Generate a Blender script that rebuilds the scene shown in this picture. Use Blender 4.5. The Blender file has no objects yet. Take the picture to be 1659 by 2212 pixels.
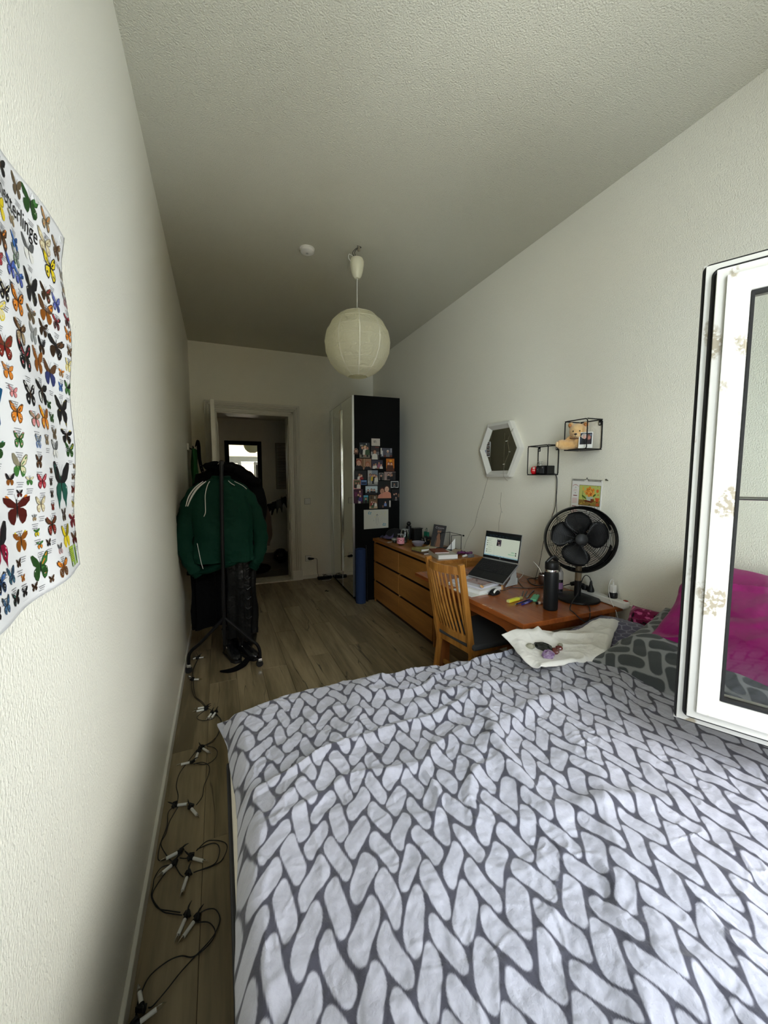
import bpy, bmesh, math, random
import numpy as np
from mathutils import Matrix, Vector, Euler

# ------------------------------------------------------------------ camera, sky, sun, exposure
SC = bpy.context.scene
COL = bpy.data.collections.new('bedroom')
SC.collection.children.link(COL)
R = math.radians

cam_d = bpy.data.cameras.new('camera')
cam = bpy.data.objects.new('camera', cam_d)
COL.objects.link(cam)
SC.camera = cam
cam_d.sensor_fit = 'HORIZONTAL'
cam_d.sensor_width = 36.0
cam_d.lens = 36.0 * 850.0 / 1659.0
cam_d.clip_start = 0.02
cam_d.clip_end = 200
cam.location = (0.28, 0.0, 1.53)
cam.rotation_euler = (R(90 - 5.01), R(0.05), R(-22.825))

SC.view_settings.view_transform = 'Standard'
SC.view_settings.look = 'None'
SC.view_settings.gamma = 1.0
SC.view_settings.use_curve_mapping = False
SC.view_settings.exposure = 1.76

W = bpy.data.worlds.new('overcast_sky')
SC.world = W
W.use_nodes = True
_n, _l = W.node_tree.nodes, W.node_tree.links
_bg = _n['Background']
_tc = _n.new('ShaderNodeTexCoord'); _no = _n.new('ShaderNodeTexNoise'); _no.inputs['Scale'].default_value = 2.2
_no.inputs['Detail'].default_value = 6
_cr = _n.new('ShaderNodeValToRGB')
_cr.color_ramp.elements[0].position = 0.35; _cr.color_ramp.elements[0].color = (0.76, 0.87, 0.99, 1)
_cr.color_ramp.elements[1].position = 0.65; _cr.color_ramp.elements[1].color = (0.98, 0.985, 0.97, 1)
_l.new(_tc.outputs['Generated'], _no.inputs['Vector']); _l.new(_no.outputs['Fac'], _cr.inputs['Fac'])
_l.new(_cr.outputs['Color'], _bg.inputs['Color'])
_bg.inputs['Strength'].default_value = 5.5

sun_d = bpy.data.lights.new('sun', 'SUN'); sun_d.energy = 3.2; sun_d.angle = R(2); sun_d.color = (1.0, 0.95, 0.86)
sun = bpy.data.objects.new('sun', sun_d); COL.objects.link(sun)
sun.rotation_euler = (R(-48), 0, R(14))      # shines towards -Y onto the house across the street

por_d = bpy.data.lights.new('window_portal', 'AREA'); por_d.shape = 'RECTANGLE'; por_d.size = 1.8; por_d.size_y = 2.2
por_d.cycles.is_portal = True
por = bpy.data.objects.new('window_portal', por_d); COL.objects.link(por)
por.location = (1.12, -0.30, 1.85); por.rotation_euler = (R(90), 0, 0)   # looks into the room (+Y)
try:
    SC.cycles.diffuse_bounces = 8; SC.cycles.max_bounces = 12; SC.cycles.caustics_reflective = False; SC.cycles.caustics_refractive = False
    SC.cycles.sample_clamp_indirect = 6.0
except Exception: pass

# ------------------------------------------------------------------ helpers
WM = {}          # world matrix of every object built
def s2l(r, g, b):
    f = lambda c: (c/255)/12.92 if c/255 <= 0.04045 else ((c/255+0.055)/1.055)**2.4
    return (f(r), f(g), f(b))

_M = {}
def mat(name, color=(.8,.8,.8), rough=.6, metal=0, bump=None, spec=.5, trans=0, alpha=1, sheen=0, emit=None, var=None, coat=0, ior=1.45):
    """bump=(scale, distance, stretch xyz); var=(scale, second colour, amount, stretch)"""
    if name in _M: return _M[name]
    m = bpy.data.materials.new(name); m.use_nodes = True; _M[name] = m
    n, l = m.node_tree.nodes, m.node_tree.links
    p = n['Principled BSDF']
    p.inputs['Base Color'].default_value = (*color, 1)
    p.inputs['Roughness'].default_value = rough; p.inputs['Metallic'].default_value = metal
    p.inputs['Specular IOR Level'].default_value = spec; p.inputs['Transmission Weight'].default_value = trans
    p.inputs['IOR'].default_value = ior; p.inputs['Alpha'].default_value = alpha
    p.inputs['Coat Weight'].default_value = coat; p.inputs['Sheen Weight'].default_value = sheen
    if emit: p.inputs['Emission Color'].default_value = (*emit[0], 1); p.inputs['Emission Strength'].default_value = emit[1]
    tc = n.new('ShaderNodeTexCoord')
    def noise(scale, stretch, detail=4):
        mp = n.new('ShaderNodeMapping'); mp.inputs['Scale'].default_value = stretch or (1,1,1)
        l.new(tc.outputs['Object'], mp.inputs['Vector'])
        t = n.new('ShaderNodeTexNoise'); t.inputs['Scale'].default_value = scale; t.inputs['Detail'].default_value = detail
        l.new(mp.outputs['Vector'], t.inputs['Vector']); return t
    if var:
        t = noise(var[0], var[3] if len(var) > 3 else None)
        cr = n.new('ShaderNodeValToRGB'); cr.color_ramp.elements[0].position = .35; cr.color_ramp.elements[1].position = .7
        cr.color_ramp.elements[0].color = (*color, 1)
        c2 = [color[i]*(1-var[2]) + var[1][i]*var[2] for i in range(3)]
        cr.color_ramp.elements[1].color = (*c2, 1)
        l.new(t.outputs['Fac'], cr.inputs['Fac']); l.new(cr.outputs['Color'], p.inputs['Base Color'])
    if bump:
        t = noise(bump[0], bump[2] if len(bump) > 2 else None, 3)
        b = n.new('ShaderNodeBump'); b.inputs['Strength'].default_value = 1; b.inputs['Distance'].default_value = bump[1]
        l.new(t.outputs['Fac'], b.inputs['Height']); l.new(b.outputs['Normal'], p.inputs['Normal'])
    return m

def mat_wood(name, c1, c2, scale=1.0, axis=1, rough=.45, coat=0.0, crack=None, rand=False, ring=18):
    if name in _M: return _M[name]
    m = bpy.data.materials.new(name); m.use_nodes = True; _M[name] = m
    n, l = m.node_tree.nodes, m.node_tree.links; p = n['Principled BSDF']
    p.inputs['Roughness'].default_value = rough; p.inputs['Coat Weight'].default_value = coat
    tc = n.new('ShaderNodeTexCoord'); mp = n.new('ShaderNodeMapping'); l.new(tc.outputs['Object'], mp.inputs['Vector'])
    sc = [14*scale]*3; sc[axis] = 1.2*scale; mp.inputs['Scale'].default_value = sc
    if rand:
        oi = n.new('ShaderNodeObjectInfo'); mu = n.new('ShaderNodeMath'); mu.operation = 'MULTIPLY'; mu.inputs[1].default_value = 37.0
        cx = n.new('ShaderNodeCombineXYZ'); l.new(oi.outputs['Random'], mu.inputs[0])
        for k in range(3): l.new(mu.outputs[0], cx.inputs[k])
        l.new(cx.outputs[0], mp.inputs['Location'])
    a = n.new('ShaderNodeTexNoise'); a.inputs['Scale'].default_value = 1.0; a.inputs['Detail'].default_value = 8; a.inputs['Distortion'].default_value = .6
    b = n.new('ShaderNodeTexNoise'); b.inputs['Scale'].default_value = 6.0; b.inputs['Detail'].default_value = 5
    l.new(mp.outputs['Vector'], a.inputs['Vector']); l.new(mp.outputs['Vector'], b.inputs['Vector'])
    mx = n.new('ShaderNodeMath'); mx.operation = 'MULTIPLY_ADD'; mx.inputs[1].default_value = .45
    l.new(b.outputs['Fac'], mx.inputs[0]); l.new(a.outputs['Fac'], mx.inputs[2])
    cr = n.new('ShaderNodeValToRGB'); cr.color_ramp.elements[0].position = .55; cr.color_ramp.elements[1].position = .9
    cr.color_ramp.elements[0].color = (*c1, 1); cr.color_ramp.elements[1].color = (*c2, 1)
    l.new(mx.outputs[0], cr.inputs['Fac'])
    out = cr.outputs['Color']
    if crack:                                            # long dark drying cracks along the grain, light along one edge
        mp2 = n.new('ShaderNodeMapping'); l.new(tc.outputs['Object'], mp2.inputs['Vector']); s2 = [7.0]*3; s2[axis] = .55; mp2.inputs['Scale'].default_value = s2
        if rand: l.new(cx.outputs[0], mp2.inputs['Location'])
        v = n.new('ShaderNodeTexNoise'); v.inputs['Scale'].default_value = 1.0; v.inputs['Detail'].default_value = 4; v.inputs['Roughness'].default_value = .45
        l.new(mp2.outputs['Vector'], v.inputs['Vector'])
        s = n.new('ShaderNodeMath'); s.operation = 'SUBTRACT'; s.inputs[1].default_value = .5; l.new(v.outputs['Fac'], s.inputs[0])
        ab = n.new('ShaderNodeMath'); ab.operation = 'ABSOLUTE'; l.new(s.outputs[0], ab.inputs[0])
        g = n.new('ShaderNodeTexNoise'); g.inputs['Scale'].default_value = .8; l.new(mp2.outputs['Vector'], g.inputs['Vector'])
        lt = n.new('ShaderNodeMapRange'); lt.inputs['From Min'].default_value = 0.0; lt.inputs['From Max'].default_value = .009; lt.inputs['To Min'].default_value = 1; lt.inputs['To Max'].default_value = 0
        l.new(ab.outputs[0], lt.inputs['Value'])
        gt = n.new('ShaderNodeMapRange'); gt.inputs['From Min'].default_value = .47; gt.inputs['From Max'].default_value = .56; l.new(g.outputs['Fac'], gt.inputs['Value'])
        ml = n.new('ShaderNodeMath'); ml.operation = 'MULTIPLY'; l.new(lt.outputs[0], ml.inputs[0]); l.new(gt.outputs[0], ml.inputs[1])
        m2 = n.new('ShaderNodeMix'); m2.data_type = 'RGBA'; l.new(ml.outputs[0], m2.inputs['Factor']); l.new(out, m2.inputs[6]); m2.inputs[7].default_value = (*crack, 1)
        out = m2.outputs[2]
    l.new(out, p.inputs['Base Color'])
    bp = n.new('ShaderNodeBump'); bp.inputs['Strength'].default_value = .5; bp.inputs['Distance'].default_value = .0006
    l.new(mx.outputs[0], bp.inputs['Height']); l.new(bp.outputs['Normal'], p.inputs['Normal'])
    return m

def mat_col(name, rough=.5, spec=.4, emit=0, sheen=0, bump=None, coat=0):
    """reads the printed / dyed colour from the mesh"""
    if name in _M: return _M[name]
    m = mat(name, rough=rough, spec=spec, sheen=sheen, bump=bump, coat=coat); n, l = m.node_tree.nodes, m.node_tree.links
    a = n.new('ShaderNodeAttribute'); a.attribute_name = 'Col'
    l.new(a.outputs['Color'], n['Principled BSDF'].inputs['Base Color'])
    if emit: l.new(a.outputs['Color'], n['Principled BSDF'].inputs['Emission Color']); n['Principled BSDF'].inputs['Emission Strength'].default_value = emit
    return m

def frame_from(d):
    d = Vector(d).normalized(); u = Vector((0,0,1)) if abs(d.z) < .9 else Vector((1,0,0))
    a = d.cross(u).normalized(); b = d.cross(a).normalized(); return a, b, d

def smooth_path(pts, k=4, closed=False):
    P = [Vector(p) for p in pts]; n = len(P)
    if n < 3 or k < 2: return P
    out = []
    for i in range(n if closed else n-1):
        p0 = P[(i-1) % n] if (closed or i) else P[0]; p1 = P[i]; p2 = P[(i+1) % n]; p3 = P[(i+2) % n] if (closed or i+2 < n) else P[-1]
        for j in range(k):
            t = j/k; out.append(.5*((2*p1)+(-p0+p2)*t+(2*p0-5*p1+4*p2-p3)*t*t+(-p0+3*p1-3*p2+p3)*t**3))
    if not closed: out.append(P[-1])
    return out

class MB:
    def __init__(s): s.v = []; s.f = []; s.c = []; s.hascol = False; s.vc = None
    def _add(s, vs, fs, col=None):
        o = len(s.v); s.v += [tuple(x) for x in vs]; s.f += [tuple(i+o for i in f) for f in fs]
        s.c += [col]*len(fs)
        if col: s.hascol = True
        return s
    def xf(s, M): s.v = [tuple(M @ Vector(p)) for p in s.v]; return s
    def box(s, c, d, rot=None, col=None, taper=1):
        x, y, z = d[0]/2, d[1]/2, d[2]/2
        vs = [Vector((sx*x*(taper if sz > 0 else 1), sy*y*(taper if sz > 0 else 1), sz*z)) for sz in (-1,1) for sx, sy in ((-1,-1),(1,-1),(1,1),(-1,1))]
        if rot: E = Euler(rot).to_matrix() if not isinstance(rot, Matrix) else rot.to_3x3(); vs = [E @ v for v in vs]
        vs = [v+Vector(c) for v in vs]
        return s._add(vs, [(0,3,2,1),(4,5,6,7),(0,1,5,4),(1,2,6,5),(2,3,7,6),(3,0,4,7)], col)
    def bx(s, x0, x1, y0, y1, z0, z1, col=None): return s.box(((x0+x1)/2,(y0+y1)/2,(z0+z1)/2), (x1-x0,y1-y0,z1-z0), None, col)
    def lathe(s, prof, c=(0,0,0), n=20, axis=(0,0,1), cap=True, sx=1, sy=1, col=None):
        a, b, d = frame_from(axis); C = Vector(c); vs = []; fs = []
        for r, z in prof:
            for k in range(n):
                t = 2*math.pi*k/n; vs.append(C+a*(r*sx*math.cos(t))+b*(-r*sy*math.sin(t))+d*z)
        m = len(prof)
        for i in range(m-1):
            for k in range(n):
                k2 = (k+1) % n; fs.append((i*n+k, i*n+k2, (i+1)*n+k2, (i+1)*n+k))
        if cap:
            if prof[0][0] > 1e-6: fs.append(tuple(range(n))[::-1])
            if prof[-1][0] > 1e-6: fs.append(tuple((m-1)*n+k for k in range(n)))
        return s._add(vs, fs, col)
    def cyl(s, p0, p1, r, n=12, r2=None, col=None):
        p0 = Vector(p0); d = Vector(p1)-p0
        return s.lathe([(r,0),(r if r2 is None else r2, d.length)], p0, n, d, col=col)
    def tube(s, pts, r, n=6, k=4, closed=False, col=None, cap=True):
        P = smooth_path(pts, k, closed); rs = r if isinstance(r, (list, tuple)) else None
        N = len(P); vs = []; fs = []; a = None
        for i, p in enumerate(P):
            d = (P[(i+1) % N] if (closed or i < N-1) else P[i]) - (P[i-1] if (closed or i > 0) else P[i])
            if d.length < 1e-9: d = Vector((0,0,1))
            d.normalize()
            if a is None: a, _, _ = frame_from(d)
            a = (a - d*a.dot(d)); a = a.normalized() if a.length > 1e-6 else frame_from(d)[0]
            b = d.cross(a)
            if rs: q = i/(N-1)*(len(rs)-1); j = min(int(q), len(rs)-2); rr = rs[j]*(1-(q-j))+rs[j+1]*(q-j)
            else: rr = r
            for t in range(n):
                an = 2*math.pi*t/n; vs.append(p+a*(rr*math.cos(an))+b*(rr*math.sin(an)))
        for i in range(N if closed else N-1):
            i2 = (i+1) % N
            for t in range(n): t2 = (t+1) % n; fs.append((i*n+t, i*n+t2, i2*n+t2, i2*n+t))
        if not closed and cap: fs.append(tuple(range(n))[::-1]); fs.append(tuple((N-1)*n+t for t in range(n)))
        return s._add(vs, fs, col)
    def ball(s, c, r, n=16, m=10, rot=None, col=None, noise=0, seed=0):
        r = (r,r,r) if isinstance(r, (int, float)) else r; E = Euler(rot).to_matrix() if rot else Matrix.Identity(3); rnd = random.Random(seed)
        vs = [Vector((0,0,-r[2]))]; fs = []
        for i in range(1, m):
            ph = -math.pi/2+math.pi*i/m
            for k in range(n):
                t = 2*math.pi*k/n; q = 1+noise*(rnd.random()-.5)
                vs.append(Vector((r[0]*math.cos(ph)*math.cos(t), r[1]*math.cos(ph)*math.sin(t), r[2]*math.sin(ph)))*q)
        vs.append(Vector((0,0,r[2]))); L = len(vs)-1
        for k in range(n):
            k2 = (k+1) % n; fs.append((0, 1+k2, 1+k)); fs.append((L, 1+(m-2)*n+k, 1+(m-2)*n+k2))
            for i in range(m-2): fs.append((1+i*n+k, 1+i*n+k2, 1+(i+1)*n+k2, 1+(i+1)*n+k))
        return s._add([E @ v+Vector(c) for v in vs], fs, col)
    def prism(s, poly, z0, z1, M=None, col=None):
        n = len(poly); vs = [Vector((x,y,z0)) for x,y in poly]+[Vector((x,y,z1)) for x,y in poly]
        if M is not None: vs = [M @ v for v in vs]
        return s._add(vs, [tuple(range(n))[::-1], tuple(range(n,2*n))]+[(i,(i+1)%n,n+(i+1)%n,n+i) for i in range(n)], col)
    def grid(s, P, close_u=False, close_v=False):
        """P: array [nu][nv][3]"""
        nu, nv = len(P), len(P[0]); vs = [tuple(map(float, P[i][j])) for i in range(nu) for j in range(nv)]; fs = []
        for i in range(nu if close_u else nu-1):
            for j in range(nv if close_v else nv-1):
                i2, j2 = (i+1) % nu, (j+1) % nv; fs.append((i*nv+j, i2*nv+j, i2*nv+j2, i*nv+j2))
        return s._add(vs, fs)

def _tag(o, label=None, cat=None, group=None, kind=None):
    if label: o['label'] = label
    if cat: o['category'] = cat
    if group: o['group'] = group
    if kind: o['kind'] = kind
    return o

def thing(name, label, cat, loc=(0,0,0), rotz=0, group=None, kind=None):
    o = bpy.data.objects.new(name, None); COL.objects.link(o); o.empty_display_size = .05
    o.location = loc; o.rotation_euler = (0,0,rotz); WM[o.name] = Matrix.Translation(loc) @ Matrix.Rotation(rotz, 4, 'Z')
    return _tag(o, label, cat, group, kind)

def obj(name, mb, m, parent=None, smooth=False, bevel=0, label=None, cat=None, group=None, kind=None, thick=0, sub=0, seg=2, origin=None, local=False):
    """mb in world coordinates (or in the parent's frame when local=True)"""
    me = bpy.data.meshes.new(name)
    if parent is not None: Mw = WM[parent.name]
    else:
        if origin is None:
            A = np.array(mb.v); lo, hi = A.min(0), A.max(0); origin = ((lo[0]+hi[0])/2, (lo[1]+hi[1])/2, lo[2])
        Mw = Matrix.Translation(origin)
    if local: vs = mb.v
    else:
        I = np.array(Mw.inverted()); A = np.array(mb.v, float); vs = (A @ I[:3,:3].T + I[:3,3]).tolist()
    me.from_pydata(vs, [], mb.f); me.validate(); 
    if mb.hascol:
        ca = me.color_attributes.new('Col', 'FLOAT_COLOR', 'CORNER'); buf = []
        for p in me.polygons:
            c = mb.c[p.index] or (.8,.8,.8); buf += [c[0],c[1],c[2],1.0]*p.loop_total
        ca.data.foreach_set('color', buf)
    if mb.vc is not None:
        ca = me.color_attributes.new('Col', 'FLOAT_COLOR', 'POINT'); ca.data.foreach_set('color', np.asarray(mb.vc, np.float32).ravel())
    me.materials.append(m)
    if smooth:
        me.shade_smooth()
        try: me.set_sharp_from_angle(angle=R(42))
        except Exception: pass
    o = bpy.data.objects.new(name, me); COL.objects.link(o)
    if parent is not None: o.parent = parent; WM[o.name] = Mw.copy()
    else: o.location = origin; WM[o.name] = Mw
    if bevel:
        b = o.modifiers.new('bevel', 'BEVEL'); b.width = bevel; b.segments = seg; b.limit_method = 'ANGLE'; b.angle_limit = R(40)
    if thick: t = o.modifiers.new('solid', 'SOLIDIFY'); t.thickness = thick; t.offset = 0
    if sub: t = o.modifiers.new('sub', 'SUBSURF'); t.levels = t.render_levels = sub
    return _tag(o, label, cat, group, kind)

def dup(root, loc=None, rot=None, label=None, group=None):
    def cp(o, par):
        c = o.copy(); COL.objects.link(c); WM[c.name] = WM[o.name]
        if par is not None: c.parent = par
        for ch in list(o.children): cp(ch, c)
        return c
    c = cp(root, None)
    if loc is not None: c.location = loc
    if rot is not None: c.rotation_euler = rot
    if label: c['label'] = label
    if group: c['group'] = group
    return c

def crumple(o, strength, size=.12, depth=2, sub=1):
    if sub: t = o.modifiers.new('sub', 'SUBSURF'); t.levels = t.render_levels = sub
    key = 'folds_%d' % int(size*1000)
    tx = bpy.data.textures.get(key) or bpy.data.textures.new(key, 'CLOUDS'); tx.noise_scale = size; tx.noise_depth = depth
    d = o.modifiers.new('folds', 'DISPLACE'); d.texture = tx; d.strength = strength; d.mid_level = .5; d.texture_coords = 'LOCAL'
    return o

# ---- value noise on arrays
def _h(ix, iy, s): 
    v = np.sin(ix*127.1+iy*311.7+s*74.7)*43758.5453; return v-np.floor(v)
def vnoise(x, y, s=0):
    ix, iy = np.floor(x), np.floor(y); fx, fy = x-ix, y-iy; fx = fx*fx*(3-2*fx); fy = fy*fy*(3-2*fy)
    return (_h(ix,iy,s)*(1-fx)+_h(ix+1,iy,s)*fx)*(1-fy)+(_h(ix,iy+1,s)*(1-fx)+_h(ix+1,iy+1,s)*fx)*fy
def fbm(x, y, s=0, o=4):
    t = 0; a = .5
    for k in range(o): t = t+a*vnoise(x*2**k, y*2**k, s+k*7); a *= .5
    return t
def ridge(x, y, s=0): return 1-np.abs(2*vnoise(x, y, s)-1)

def stone_pattern(x, y, cell=.0585, seed=1, a1=R(45), a2=R(102), gap=.040, soft=.062):
    """0 on the gaps, 1 on long rounded stones laid in a skewed herringbone; x, y in metres"""
    x, y = np.asarray(x, float), np.asarray(y, float)
    wx = x+cell*.85*(fbm(x/cell*.42, y/cell*.42, seed+9, 2)-.4); wy = y+cell*.85*(fbm(x/cell*.42, y/cell*.42, seed+19, 2)-.4)
    c1, s1, c2, s2 = math.cos(a1), math.sin(a1), math.cos(a2), math.sin(a2); det = c1*s2-c2*s1
    gx, gy = (wx*s2-wy*c2)/det/cell+500, (-wx*s1+wy*c1)/det/cell+500
    i, j = np.floor(gx), np.floor(gy); m = np.mod(i-j, 4); hz = m < 1.5
    cx = np.where(m == 0, i+1, np.where(m == 1, i, i+.5)); cy = np.where(hz, j+.5, np.where(m == 3, j+1, j))
    px, py = gx-cx, gy-cy; L = np.where(hz, px, py); Wd = np.where(hz, py, px)
    t = (_h(cx, cy, seed)-.5)*.20; L, Wd = L*np.cos(t)+Wd*np.sin(t), -L*np.sin(t)+Wd*np.cos(t)
    hl = 1.0-gap*1.1-.07*_h(cx, cy, seed+3); hw = .5-gap-.05*_h(cx, cy, seed+5); r = .30+.12*_h(cx, cy, seed+7)
    hw = hw*(1-.10*L*(_h(cx, cy, seed+8)-.5)*2)
    d = np.hypot(np.maximum(np.abs(L)-(hl-r), 0), np.maximum(np.abs(Wd)-(hw-r), 0))+np.minimum(np.maximum(np.abs(L)-(hl-r), np.abs(Wd)-(hw-r)), 0)-r
    t = np.clip(-d/soft+.5, 0, 1); return t*t*(3-2*t)

# ---- flat print: coloured polygons laid on a surface fn(u, v, h)
class Print:
    def __init__(s, fn): s.fn = fn; s.mb = MB(); s.mb.hascol = True; s.k = 0
    def poly(s, pts, col, h=None):
        s.k += 1; hh = (.0004+s.k*2e-6) if h is None else h
        s.mb._add([s.fn(u, v, hh) for u, v in pts], [tuple(range(len(pts)))], col); return s
    def rect(s, u0, v0, u1, v1, col, h=None, n=1):
        return s.poly([(u0,v0),(u1,v0),(u1,v1),(u0,v1)], col, h)
    def ell(s, u, v, a, b, col, n=12, rot=0, h=None):
        c, q = math.cos(rot), math.sin(rot)
        return s.poly([(u+a*math.cos(t)*c-b*math.sin(t)*q, v+a*math.cos(t)*q+b*math.sin(t)*c) for t in [2*math.pi*i/n for i in range(n)]], col, h)
    def line(s, pts, w, col):
        for (a, b), (c, d) in zip(pts[:-1], pts[1:]):
            L = math.hypot(c-a, d-b) or 1; nx, ny = -(d-b)/L*w/2, (c-a)/L*w/2
            s.poly([(a+nx,b+ny),(c+nx,d+ny),(c-nx,d-ny),(a-nx,b-ny)], col)
        return s
    def text(s, txt, u, v, size, col, shear=0, align='LEFT', sx=1.0, rot=0):
        cu = bpy.data.curves.new('t', 'FONT'); cu.body = txt; cu.size = 1; cu.shear = shear; cu.align_x = align; cu.resolution_u = 2
        to = bpy.data.objects.new('t', cu); me = to.to_mesh()
        s.k += 1; h = .0004+s.k*2e-6; c, q = math.cos(rot), math.sin(rot)
        vs = [s.fn(u+(p.co.x*size*sx)*c-(p.co.y*size)*q, v+(p.co.x*size*sx)*q+p.co.y*size*c, h) for p in me.vertices]
        s.mb._add(vs, [tuple(p.vertices) for p in me.polygons], col)
        to.to_mesh_clear(); bpy.data.objects.remove(to); bpy.data.curves.remove(cu); return s

# ------------------------------------------------------------------ shared materials
M_wall = mat('woodchip_wall', (.81,.787,.685), .5, bump=(185, .0033, (1,1,.75)), spec=.4)
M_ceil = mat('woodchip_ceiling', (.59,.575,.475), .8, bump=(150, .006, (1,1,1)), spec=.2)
M_paint = mat('white_gloss_paint', (.66,.64,.56), .3, bump=(30, .0006))
M_white = mat('white_plastic', (.75,.74,.70), .4)
M_black = mat('black_plastic', (.006,.006,.006), .42, spec=.35)
M_blackmetal = mat('black_painted_steel', (.004,.004,.005), .48, spec=.3)
M_rubber = mat('black_rubber', (.01,.01,.01), .55)
M_chrome = mat('chrome', (.75,.75,.75), .18, metal=1)
M_mirror = mat('mirror_glass', (.80,.84,.80), .015, metal=1)
M_paper = mat('paper', (.78,.77,.73), .8)
M_print = mat_col('printed_colour', .5)
M_cord = mat('black_cable', (.008,.008,.008), .5)
M_wcord = mat('white_cable', (.7,.69,.66), .5)

def mat_glass(name, tint=(1,1,1), refl=.08):
    if name in _M: return _M[name]
    m = bpy.data.materials.new(name); m.use_nodes = True; _M[name] = m; n, l = m.node_tree.nodes, m.node_tree.links
    n.remove(n['Principled BSDF']); t = n.new('ShaderNodeBsdfTransparent'); t.inputs[0].default_value = (*tint, 1)
    g = n.new('ShaderNodeBsdfGlossy'); g.inputs['Roughness'].default_value = .02; f = n.new('ShaderNodeFresnel'); f.inputs[0].default_value = 1.5
    x = n.new('ShaderNodeMixShader'); l.new(f.outputs[0], x.inputs[0]); l.new(t.outputs[0], x.inputs[1]); l.new(g.outputs[0], x.inputs[2])
    l.new(x.outputs[0], n['Material Output'].inputs[0]); return m
M_glass = mat_glass('clear_glass', (.96,.98,.97))
M_jar = mat_glass('thick_jar_glass', (.74,.76,.74))

# ================================================================== THE SETTING
XL, XR, YN, YE, ZC = -0.02, 2.56, -0.10, 5.86, 3.31
rnd = random.Random(4)

def st(name, mb, m, parent=None, **k): return obj(name, mb, m, parent, kind='structure' if parent is None else None, **k)
b = MB(); b.bx(XL-.25, XL, YN-.3, YE+2.6, -.1, ZC+.2); st('wall_left', b, M_wall)
b = MB(); b.bx(XR, XR+.25, YN-.3, YE+.25, -.1, ZC+.2); st('wall_right', b, M_wall)
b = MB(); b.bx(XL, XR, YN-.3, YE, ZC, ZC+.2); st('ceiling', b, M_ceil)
# end wall with the door opening x .29-1.265, z 0-2.42
DX0, DX1, DZ = .285, 1.262, 2.42
b = MB(); b.bx(XL, DX0, YE, YE+.22, -.1, ZC+.2); b.bx(DX1, XR, YE, YE+.22, -.1, ZC+.2); b.bx(DX0, DX1, YE, YE+.22, DZ, ZC+.2)
st('wall_end', b, M_wall)
# window wall, opening x .22-2.02, z .76-2.98
WX0, WX1, WZ0, WZ1 = .20, 2.04, .74, 2.98
b = MB(); b.bx(XL, WX0, YN-.3, YN, -.1, ZC); b.bx(WX1, XR, YN-.3, YN, -.1, ZC); b.bx(WX0, WX1, YN-.3, YN, -.1, WZ0); b.bx(WX0, WX1, YN-.3, YN, WZ1, ZC)
st('wall_window', b, M_wall)
b = MB(); b.bx(WX0-.04, WX1+.04, YN-.02, YN+.0, WZ0-.03, WZ0); b.bx(WX0, WX1, YN-.28, YN-.02, WZ0, WZ0+.012); st('trim_1', b, M_paint)

# floor: laminate planks laid along the room, each its own board
b = MB(); b.bx(XL-.1, XR+.1, YN-.3, YE+.02, -.1, -.012)
fl = st('floor', b, mat('floor_underlay', (.03,.025,.02), .9), origin=(0,0,-.1))
M_floor = mat_wood('greyed_oak_laminate', s2l(104,92,68), s2l(152,136,106), .55, 1, .40, crack=s2l(38,30,20), rand=True)
PW, PL = .192, 1.38
pb = MB(); pb.bx(0, PW-.0012, 0, PL-.0012, -.012, 0); proto = None
row = 0; x = XL
while x < XR:
    y = YN-.3 - (row*.47 % 1) * PL
    w = min(PW, XR-x)
    while y < YE:
        y0, y1 = max(y, YN-.25), min(y+PL, YE)
        if y1-y0 > .05:
            full = (y0 == y and y1 == y+PL and w == PW)
            if full and proto is not None:
                p = proto.copy(); COL.objects.link(p); p.location = (x, y, .1)
            else:
                q = MB(); q.bx(0, w-.0012, 0, y1-y0-.0012, -.012, 0)
                p = obj('plank', q, M_floor, fl, local=True); p.location = (x, y0, .1)
                bv = p.modifiers.new('bevel', 'BEVEL'); bv.width = .0012; bv.segments = 1
                if full: proto = p
        y += PL
    row += 1; x += PW

# baseboards
def board(name, x0, x1, y0, y1, h):
    b = MB(); b.bx(x0, x1, y0, y1, 0, h); st(name, b, M_paint, bevel=.003)
board('baseboard_left', XL, XL+.014, YN, YE, .065)
board('baseboard_end', 1.41, XR, YE-.014, YE, .055)
board('baseboard_right', XR-.014, XR, YN, YE, .06)

# door casing (stepped, fluted), plinth blocks, panelled reveal, threshold, open leaf
d1 = thing('door_1', 'white panelled door standing open in a moulded casing', 'door', (.775, YE, 0), kind='structure')
del d1['category']; del d1['label']
def casing(name, pts0, pts1, outer, inner, vertical=True):
    pass
b = MB()
CW = .142
prof = [(0,.02,.030),(.02,.032,.040),(.032,.052,.028),(.055,.066,.036),(.069,.080,.036),(.083,.094,.036),(.096,.122,.026),(.122,.142,.018)]  # offset from outer edge, depth
for (a0, a1, dp) in prof:
    b.bx(DX0-CW+a0, DX0-CW+a1, YE-dp, YE, .14, DZ+CW-a0)
    b.bx(DX1+CW-a1, DX1+CW-a0, YE-dp, YE, .14, DZ+CW-a0)
    b.bx(DX0-CW+a0, DX1+CW-a0, YE-dp, YE, DZ+CW-a1, DZ+CW-a0)
b.bx(DX0-CW, DX0, YE-.012, YE, .1, DZ+CW); b.bx(DX1, DX1+CW, YE-.012, YE, .1, DZ+CW); b.bx(DX0, DX1, YE-.012, YE, DZ, DZ+CW)
obj('casing', b, M_paint, d1, bevel=.003)
for x0 in (DX0-CW-.004, DX1-.003):
    b = MB(); b.bx(x0, x0+CW+.006, YE-.046, YE, 0, .145); obj('plinth_block', b, M_paint, d1, bevel=.003)
b = MB()
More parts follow.
